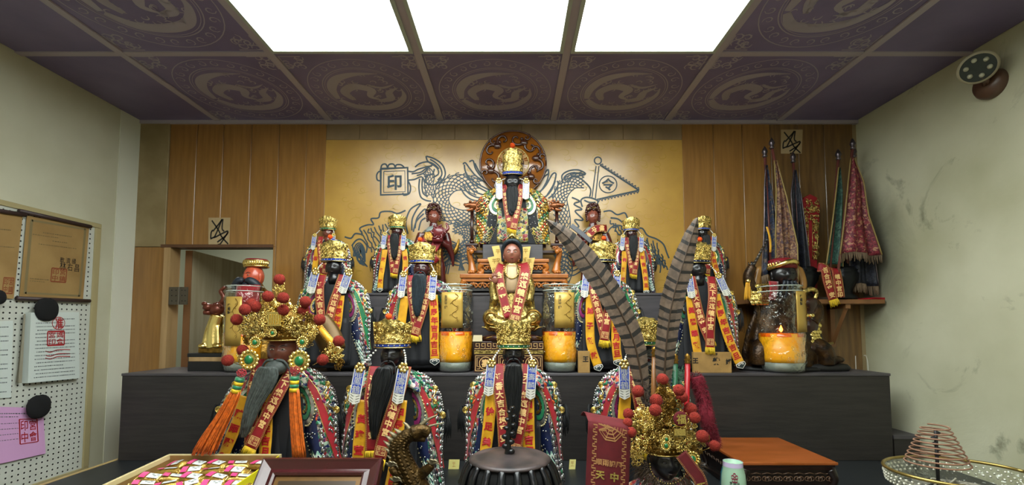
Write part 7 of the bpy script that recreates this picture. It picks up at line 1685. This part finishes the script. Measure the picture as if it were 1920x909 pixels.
for i in range(3, len(body)-2, 1):
    for a_ in (-1.2, -.6, 0, .6, 1.2): rad = kd*(24-12*i/len(body)); b.ell(body[i]+Vector((math.sin(a_)*rad, -math.cos(a_)*rad, 2*kd*(i % 2))), (3.6*kd, 1.2*kd, 2.6*kd), 6, 4)
b.build('scales', mat('old_bronze', '#5a431f'), r, kind='stuff')
# black incense burner
Yb = 1.28; kb = Yb/F; c = P(956, 850, Yb); top = c.z; c = Vector((c.x, Yb, TZ)); Hh = top-TZ
r = thing('incense_burner', c, 'black incense burner with slotted domed lid and twisted dragon knob at the front centre', 'incense burner')
M_iron = mat('black_iron', '#101216', .3, .3, noise_amt=.3, coat=.3)
q = MB(); q.lathe(c, [(.05, 0), (.07, .004), (.06, .02), (.09, .05), (.128, Hh*.45), (.138, Hh*.62)], 40); q.build('bowl', M_iron, r)
lid = MB(); nseg = 18
prf = [(.140, Hh*.62), (.142, Hh*.66), (.138, Hh*.72), (.128, Hh*.84), (.112, Hh*.94)]
M_in = mat('burner_inside', '#020202', 1)
q = MB(); q.lathe(c, [(.132, Hh*.62), (.118, Hh*.86), (.104, Hh*.93)], 30); q.build('inner_lining', M_in, r)
for i in range(nseg):
    a0 = 2*PI*i/nseg; q = MB(); rr_ = []
    for (rad, z) in spl([(a_, b_, 0) for a_, b_ in prf], 3) and [(p.x, p.y) for p in spl([(a_, b_, 0) for a_, b_ in prf], 3)]:
        rr_.append([c+Vector((math.cos(a0+d)*(rad-o), math.sin(a0+d)*(rad-o), z)) for d, o in ((-.085, .008), (-.085, .002), (-.05, -.003), (0, -.005), (.05, -.003), (.085, .002), (.085, .008))])
    q.rings(rr_); q.build('lid_rib', M_iron, r)
q = MB(); q.lathe(c, [(.141, Hh*.60), (.146, Hh*.62), (.146, Hh*.66), (.140, Hh*.68)], 48, caps=False); q.build('lid_rim', M_iron, r)
M_lt = mat('worn_lid_top', '#2b2a2b', .42, .3, col2='#514544', nscale=18)
q = MB(); q.lathe(c, [(.114, Hh*.925), (.116, Hh*.945), (.108, Hh*.965), (.094, Hh*.972), (.090, Hh*.968), (.070, Hh*.985), (.03, Hh*.998), (.001, Hh)], 44); q.build('lid_top', M_lt, r)
q = MB(); tz = c+Vector((0, 0, Hh)); KP = lambda x, y_: P(x, y_, Yb)
q.tube(spl([KP(950, 858), KP(953, 840), KP(952, 820), KP(955, 800), KP(957, 780), KP(959, 765)], 5), [kb*(6-2.5*i/25) for i in range(26)], 9)
for i, (x, y) in enumerate([(950, 856), (958, 846), (948, 836), (958, 828), (947, 818), (960, 812), (950, 802), (962, 796), (952, 786), (963, 780), (955, 772), (961, 764)]): q.ell(KP(x, y), (kb*(8-.3*i), kb*7, kb*(6-.25*i)), 8, 6)
q.build('dragon_knob', M_iron, r)
# orange carved tray stand
Yf, Yk = 1.57, 1.92; a = P(1391, 867, Yf); b = P(1572, 867, Yf); zt = a.z
r = thing('carved_tray_stand', Vector(((a.x+b.x)/2, (Yf+Yk)/2, TZ)), 'low wooden offering stand with plain orange top and dark pierced carved skirt at the right', 'stand')
q = MB(); q.bounds(a.x, b.x, Yf, Yk, zt-.010, zt); bevel(q.build('top_board', M_wtray, r, smooth=False), .002)
q = MB(); q.bounds(a.x+.006, b.x-.006, Yf+.006, Yk-.006, zt-.018, zt-.010); q.bounds(a.x+.012, b.x-.012, Yf+.012, Yk-.012, zt-.030, zt-.018); bevel(q.build('moulding', M_wdark, r, smooth=False), .002)
H = zt-.030-TZ; M_dk2 = mat('dark_skirt', '#1c0f0b', .35, coat=.2, noise_amt=.3)
q = MB(); q.bounds(a.x+.010, b.x-.010, Yf+.010, Yk-.010, TZ+.0005, TZ+.02); bevel(q.build('bottom_rail', M_dk2, r, smooth=False), .003)
for s in (0, 1):
    for t in (0, 1):
        lg = MB(); cx_ = a.x+.018 if s == 0 else b.x-.018; cy_ = Yf+.018 if t == 0 else Yk-.018; lg.tube(spl([(cx_, cy_, zt-.03), (cx_+(-.010 if s == 0 else .010), cy_+(-.008 if t == 0 else .008), TZ+H*.7), (cx_, cy_, TZ+H*.3), (cx_+(-.010 if s == 0 else .010), cy_, TZ+.012)], 5), [.018-.007*math.sin(PI*i/15) for i in range(16)], 10); lg.build('leg', M_dk2, r)
q = MB(); q.bounds(a.x+.02, b.x-.02, Yf+.016, Yf+.022, TZ+H*.35, zt-.03); q.bounds(a.x+.016, a.x+.022, Yf+.02, Yk-.02, TZ+H*.35, zt-.03); q.bounds(b.x-.022, b.x-.016, Yf+.02, Yk-.02, TZ+H*.35, zt-.03); q.build('skirt', M_dk2, r, smooth=False)
M_br = mat('skirt_highlight', '#5e4430', .35, coat=.3)
q = MB(); W = b.x-a.x
for i in range(9):
    cx_ = a.x+W*(i+.5)/9; zc = TZ+H*.68
    curl(q, (cx_-.009, zc), .011, 0, 1.1, 1, .0022, Yf+.014); curl(q, (cx_+.009, zc), .011, PI, 1.1, -1, .0022, Yf+.014)
    q.tube([(cx_-.017, Yf+.014, zc+.018), (cx_, Yf+.013, zc+.022), (cx_+.017, Yf+.014, zc+.018)], .0018, 5)
    q.tube([(cx_-.006, Yf+.013, zc+.006), (cx_+.006, Yf+.013, zc+.006), (cx_+.006, Yf+.013, zc-.006), (cx_-.006, Yf+.013, zc-.006), (cx_-.006, Yf+.013, zc+.006)], .0015, 5)
for i in range(9):
    cy_ = Yf+(Yk-Yf)*(i+.5)/9; zc = TZ+H*.68
    q.tube(spl([(a.x+.013, cy_-.014, zc), (a.x+.011, cy_-.004, zc+.012), (a.x+.011, cy_+.006, zc), (a.x+.013, cy_+.014, zc+.01)], 4), .0022, 5)
q.build('carved_relief', M_br, r, kind='stuff')
# small printed carton bottle
Yv = 1.40; kv = Yv/F; c = P(1374, 870, Yv); zt = P(1374, 865, Yv).z; c = Vector((c.x, Yv, TZ)); H = zt-TZ
r = thing('small_drink_tub', c, 'small pale green and white printed plastic tub with a flower emblem before the tray stand', 'tub')
q = MB(); q.lathe(c, [(.030, .0005), (.036, .01), (.037, H*.6), (.034, H*.8), (.028, H*.94), (.028, H), (.025, H), (.025, H*.96), (.001, H*.96)], 32, caps=False); q.build('tub_body', mat('pale_green_print', '#9fc3a8', .4), r)
f = lambda a, z, o=.0006: c+Vector((math.cos(a)*(lerp([(H*.6, .037), (H*.8, .034), (H*.94, .028), (H, .028)], z)+o), math.sin(a)*(lerp([(H*.6, .037), (H*.8, .034), (H*.94, .028), (H, .028)], z)+o), z))
q = MB(); q.grid(lambda u, v: f(PI*.82+.5*u*1.0, H*.3+H*.6*v), 6, 6); q.build('teal_patch', mat('teal_print', '#1c6c80', .4), r)
q = MB(); q.grid(lambda u, v: f(2*PI*u, H*.93+H*.075*v), 30, 2); q.build('lilac_rim', mat('lilac_white', '#cdbfe0', .3), r)
q = MB()
for i in range(5): a_ = PI/2+i*2*PI/5; stroke2(q, [(-PI/2-.34+(.16*math.cos(a_)+.12*math.cos(t*PI/5)), H*.78+.028*.3*(math.sin(a_)+.6*math.sin(t*PI/5))) for t in range(11)], .004, lambda a, b: f(a, b, .0012))
q.build('flower_emblem', mat('maroon_print', '#7d2038', .4), r, smooth=False)
q = MB()
for j, s in enumerate('衛生有限公司 品質保證 台灣製造'.split()):
    for i, ch in enumerate(s): put_glyph(q, ch, lambda a, b: f(-PI/2-.62+.28*j+a/.036, H*.70-.0085*i+b, .0012), 0, 0, .008, .02)
q.build('lettering', M_bk, r, smooth=False)
# glass bowl with brass rim and incense coil
Yi = 1.20; ki = Yi/F; c0 = P(1800, 884, Yi); zr = c0.z; c = Vector((c0.x, Yi, zr)); RB = 118*ki
r = thing('coil_incense_bowl', Vector((c.x, Yi, TZ)), 'wide glass bowl with brass rim at the lower right, under the incense coil', 'bowl')
q = MB(); q.tube([c+Vector((math.cos(2*PI*i/60)*RB, math.sin(2*PI*i/60)*RB*.8, 0)) for i in range(61)], .0045, 8); q.build('brass_rim', mat('tarnished_brass', '#a08a4c', .3, .8, noise_amt=.3), r)
q = MB(); q.lathe(c, [(RB*.55, TZ-zr+.004), (RB*.62, TZ-zr+.02), (RB*.85, -.08), (RB*.97, -.03), (RB, 0)], 48, lambda a, z: 1+.012*math.sin(a*26)*math.sin(z*160), caps=False, sy=.8); q.build('glass', M_glass, r)
q = MB()
for j in range(3):
    for i in range(64): a = 2*PI*(i+.5*(j % 2))/64; q.ell(c+Vector((math.cos(a)*RB*(1-.012*j), math.sin(a)*RB*.8*(1-.012*j), -.014-.010*j)), .0034, 6, 5)
q.build('cut_glass_bead', mat('bright_glass', '#cfcdbd', .1, .3, spec=1), r, kind='stuff')
q = MB(); q.lathe(c, [(.001, -.07), (RB*.7, -.07), (RB*.84, -.055)], 40, sy=.8, caps=False); q.build('ash', mat('grey_ash', '#3f3d36', .9, col2='#8a8676', nscale=40), r)
q = MB(); rr = random.Random(9)
for i in range(40): a = rr.uniform(0, 6.28); q_ = RB*rr.uniform(.1, .75); p = c+Vector((math.cos(a)*q_, math.sin(a)*q_*.8, -.06)); q.tube(spl([p, p+Vector((rr.uniform(-.02, .02), rr.uniform(-.02, .02), .012)), p+Vector((rr.uniform(-.035, .035), rr.uniform(-.03, .03), .004))], 4), .0022, 5)
q.build('ash_curl', mat('pale_ash', '#a9a593', .9), r, kind='stuff')
cI = Vector((P(1757, 860, Yi).x, Yi, zr)); zt = P(1757, 797, Yi).z; zb_ = P(1757, 872, Yi).z
r = thing('incense_coil', cI+Vector((0, 0, -.06)), 'brown conical incense coil standing in the brass rimmed bowl', 'incense coil')
q = MB(); pts = []; N = 360; turns = 9.3
for i in range(N): t = i/(N-1); a = t*turns*2*PI; rad = ki*(47-29*t**1.1)*(1 if t < .97 else 1-(t-.97)*12); pts.append(Vector((cI.x+math.cos(a)*rad, Yi+math.sin(a)*rad, zb_+(zt-zb_)*t)))
q.tube(pts, .0021, 6); q.build('coil', mat('incense_brown', '#8a6650', .8, noise_amt=.15), r)
q = MB(); q.tube([cI+Vector((0, 0, -.065)), Vector((cI.x, Yi, zt-.01))], .004, 8)
for i in range(5): q.ell((cI.x+rr.uniform(-.006, .006), Yi, zt-.02-.014*i), (.008, .006, .005), 8, 6)
for a in (0, 2.1, 4.2): q.tube([Vector((cI.x, Yi, zr-.02)), cI+Vector((math.cos(a)*.04, math.sin(a)*.04, -.068))], .003, 6)
q.build('metal_stand', M_bk, r)
# small yellow paper slips lying on the table
for i, (x0, y0, x1, y1, lb) in enumerate(((842, 861, 862, 887, 'small yellow paper charm on the table left of the middle statue'), (1068, 861, 1080, 885, 'small yellow paper charm on the table right of the middle statue'), (1345, 684, 1372, 690, 'cream paper slip lying before the long name plate'), (888, 628, 904, 640, 'cream card standing at the left of the goddess base'))):
    if i < 3:
        z_ = TZ if i < 2 else BZ; ps = [PZ(x0, y0, z_), PZ(x1, y0, z_), PZ(x1-3, y1, z_), PZ(x0-3, y1, z_)]
        if i < 2: ps = [P(x0, y0, 1.93), P(x1, y0, 1.93), P(x1-2, y1, 1.90), P(x0-2, y1, 1.90)]
        n_ = (0, 0, 1) if i == 2 else (0, -1, .1)
    else: ps = [P(x0, y0, 2.05), P(x1, y0, 2.05), P(x1, y1, 2.05), P(x0-2, y1, 2.05)]; n_ = (0, -1, 0)
    r = quad_paper('paper_charm', ps, mat('yellow_charm', '#c9bf6c', .6) if i < 2 else mat('cream_card', '#cdbf98', .6), .0012, n_, lb, 'paper')
    if i < 2: q = MB(); cc = sum(ps, Vector())/4+Vector((0, -.0025, 0)); [put_glyph(q, ch, lambda a, b: cc+Vector((a, -.0006, b)), 0, .012-.016*j, .014, .0) for j, ch in enumerate('平安')]; q.build('lettering', mat('orange_print', '#b86a3c', .6), r, smooth=False)
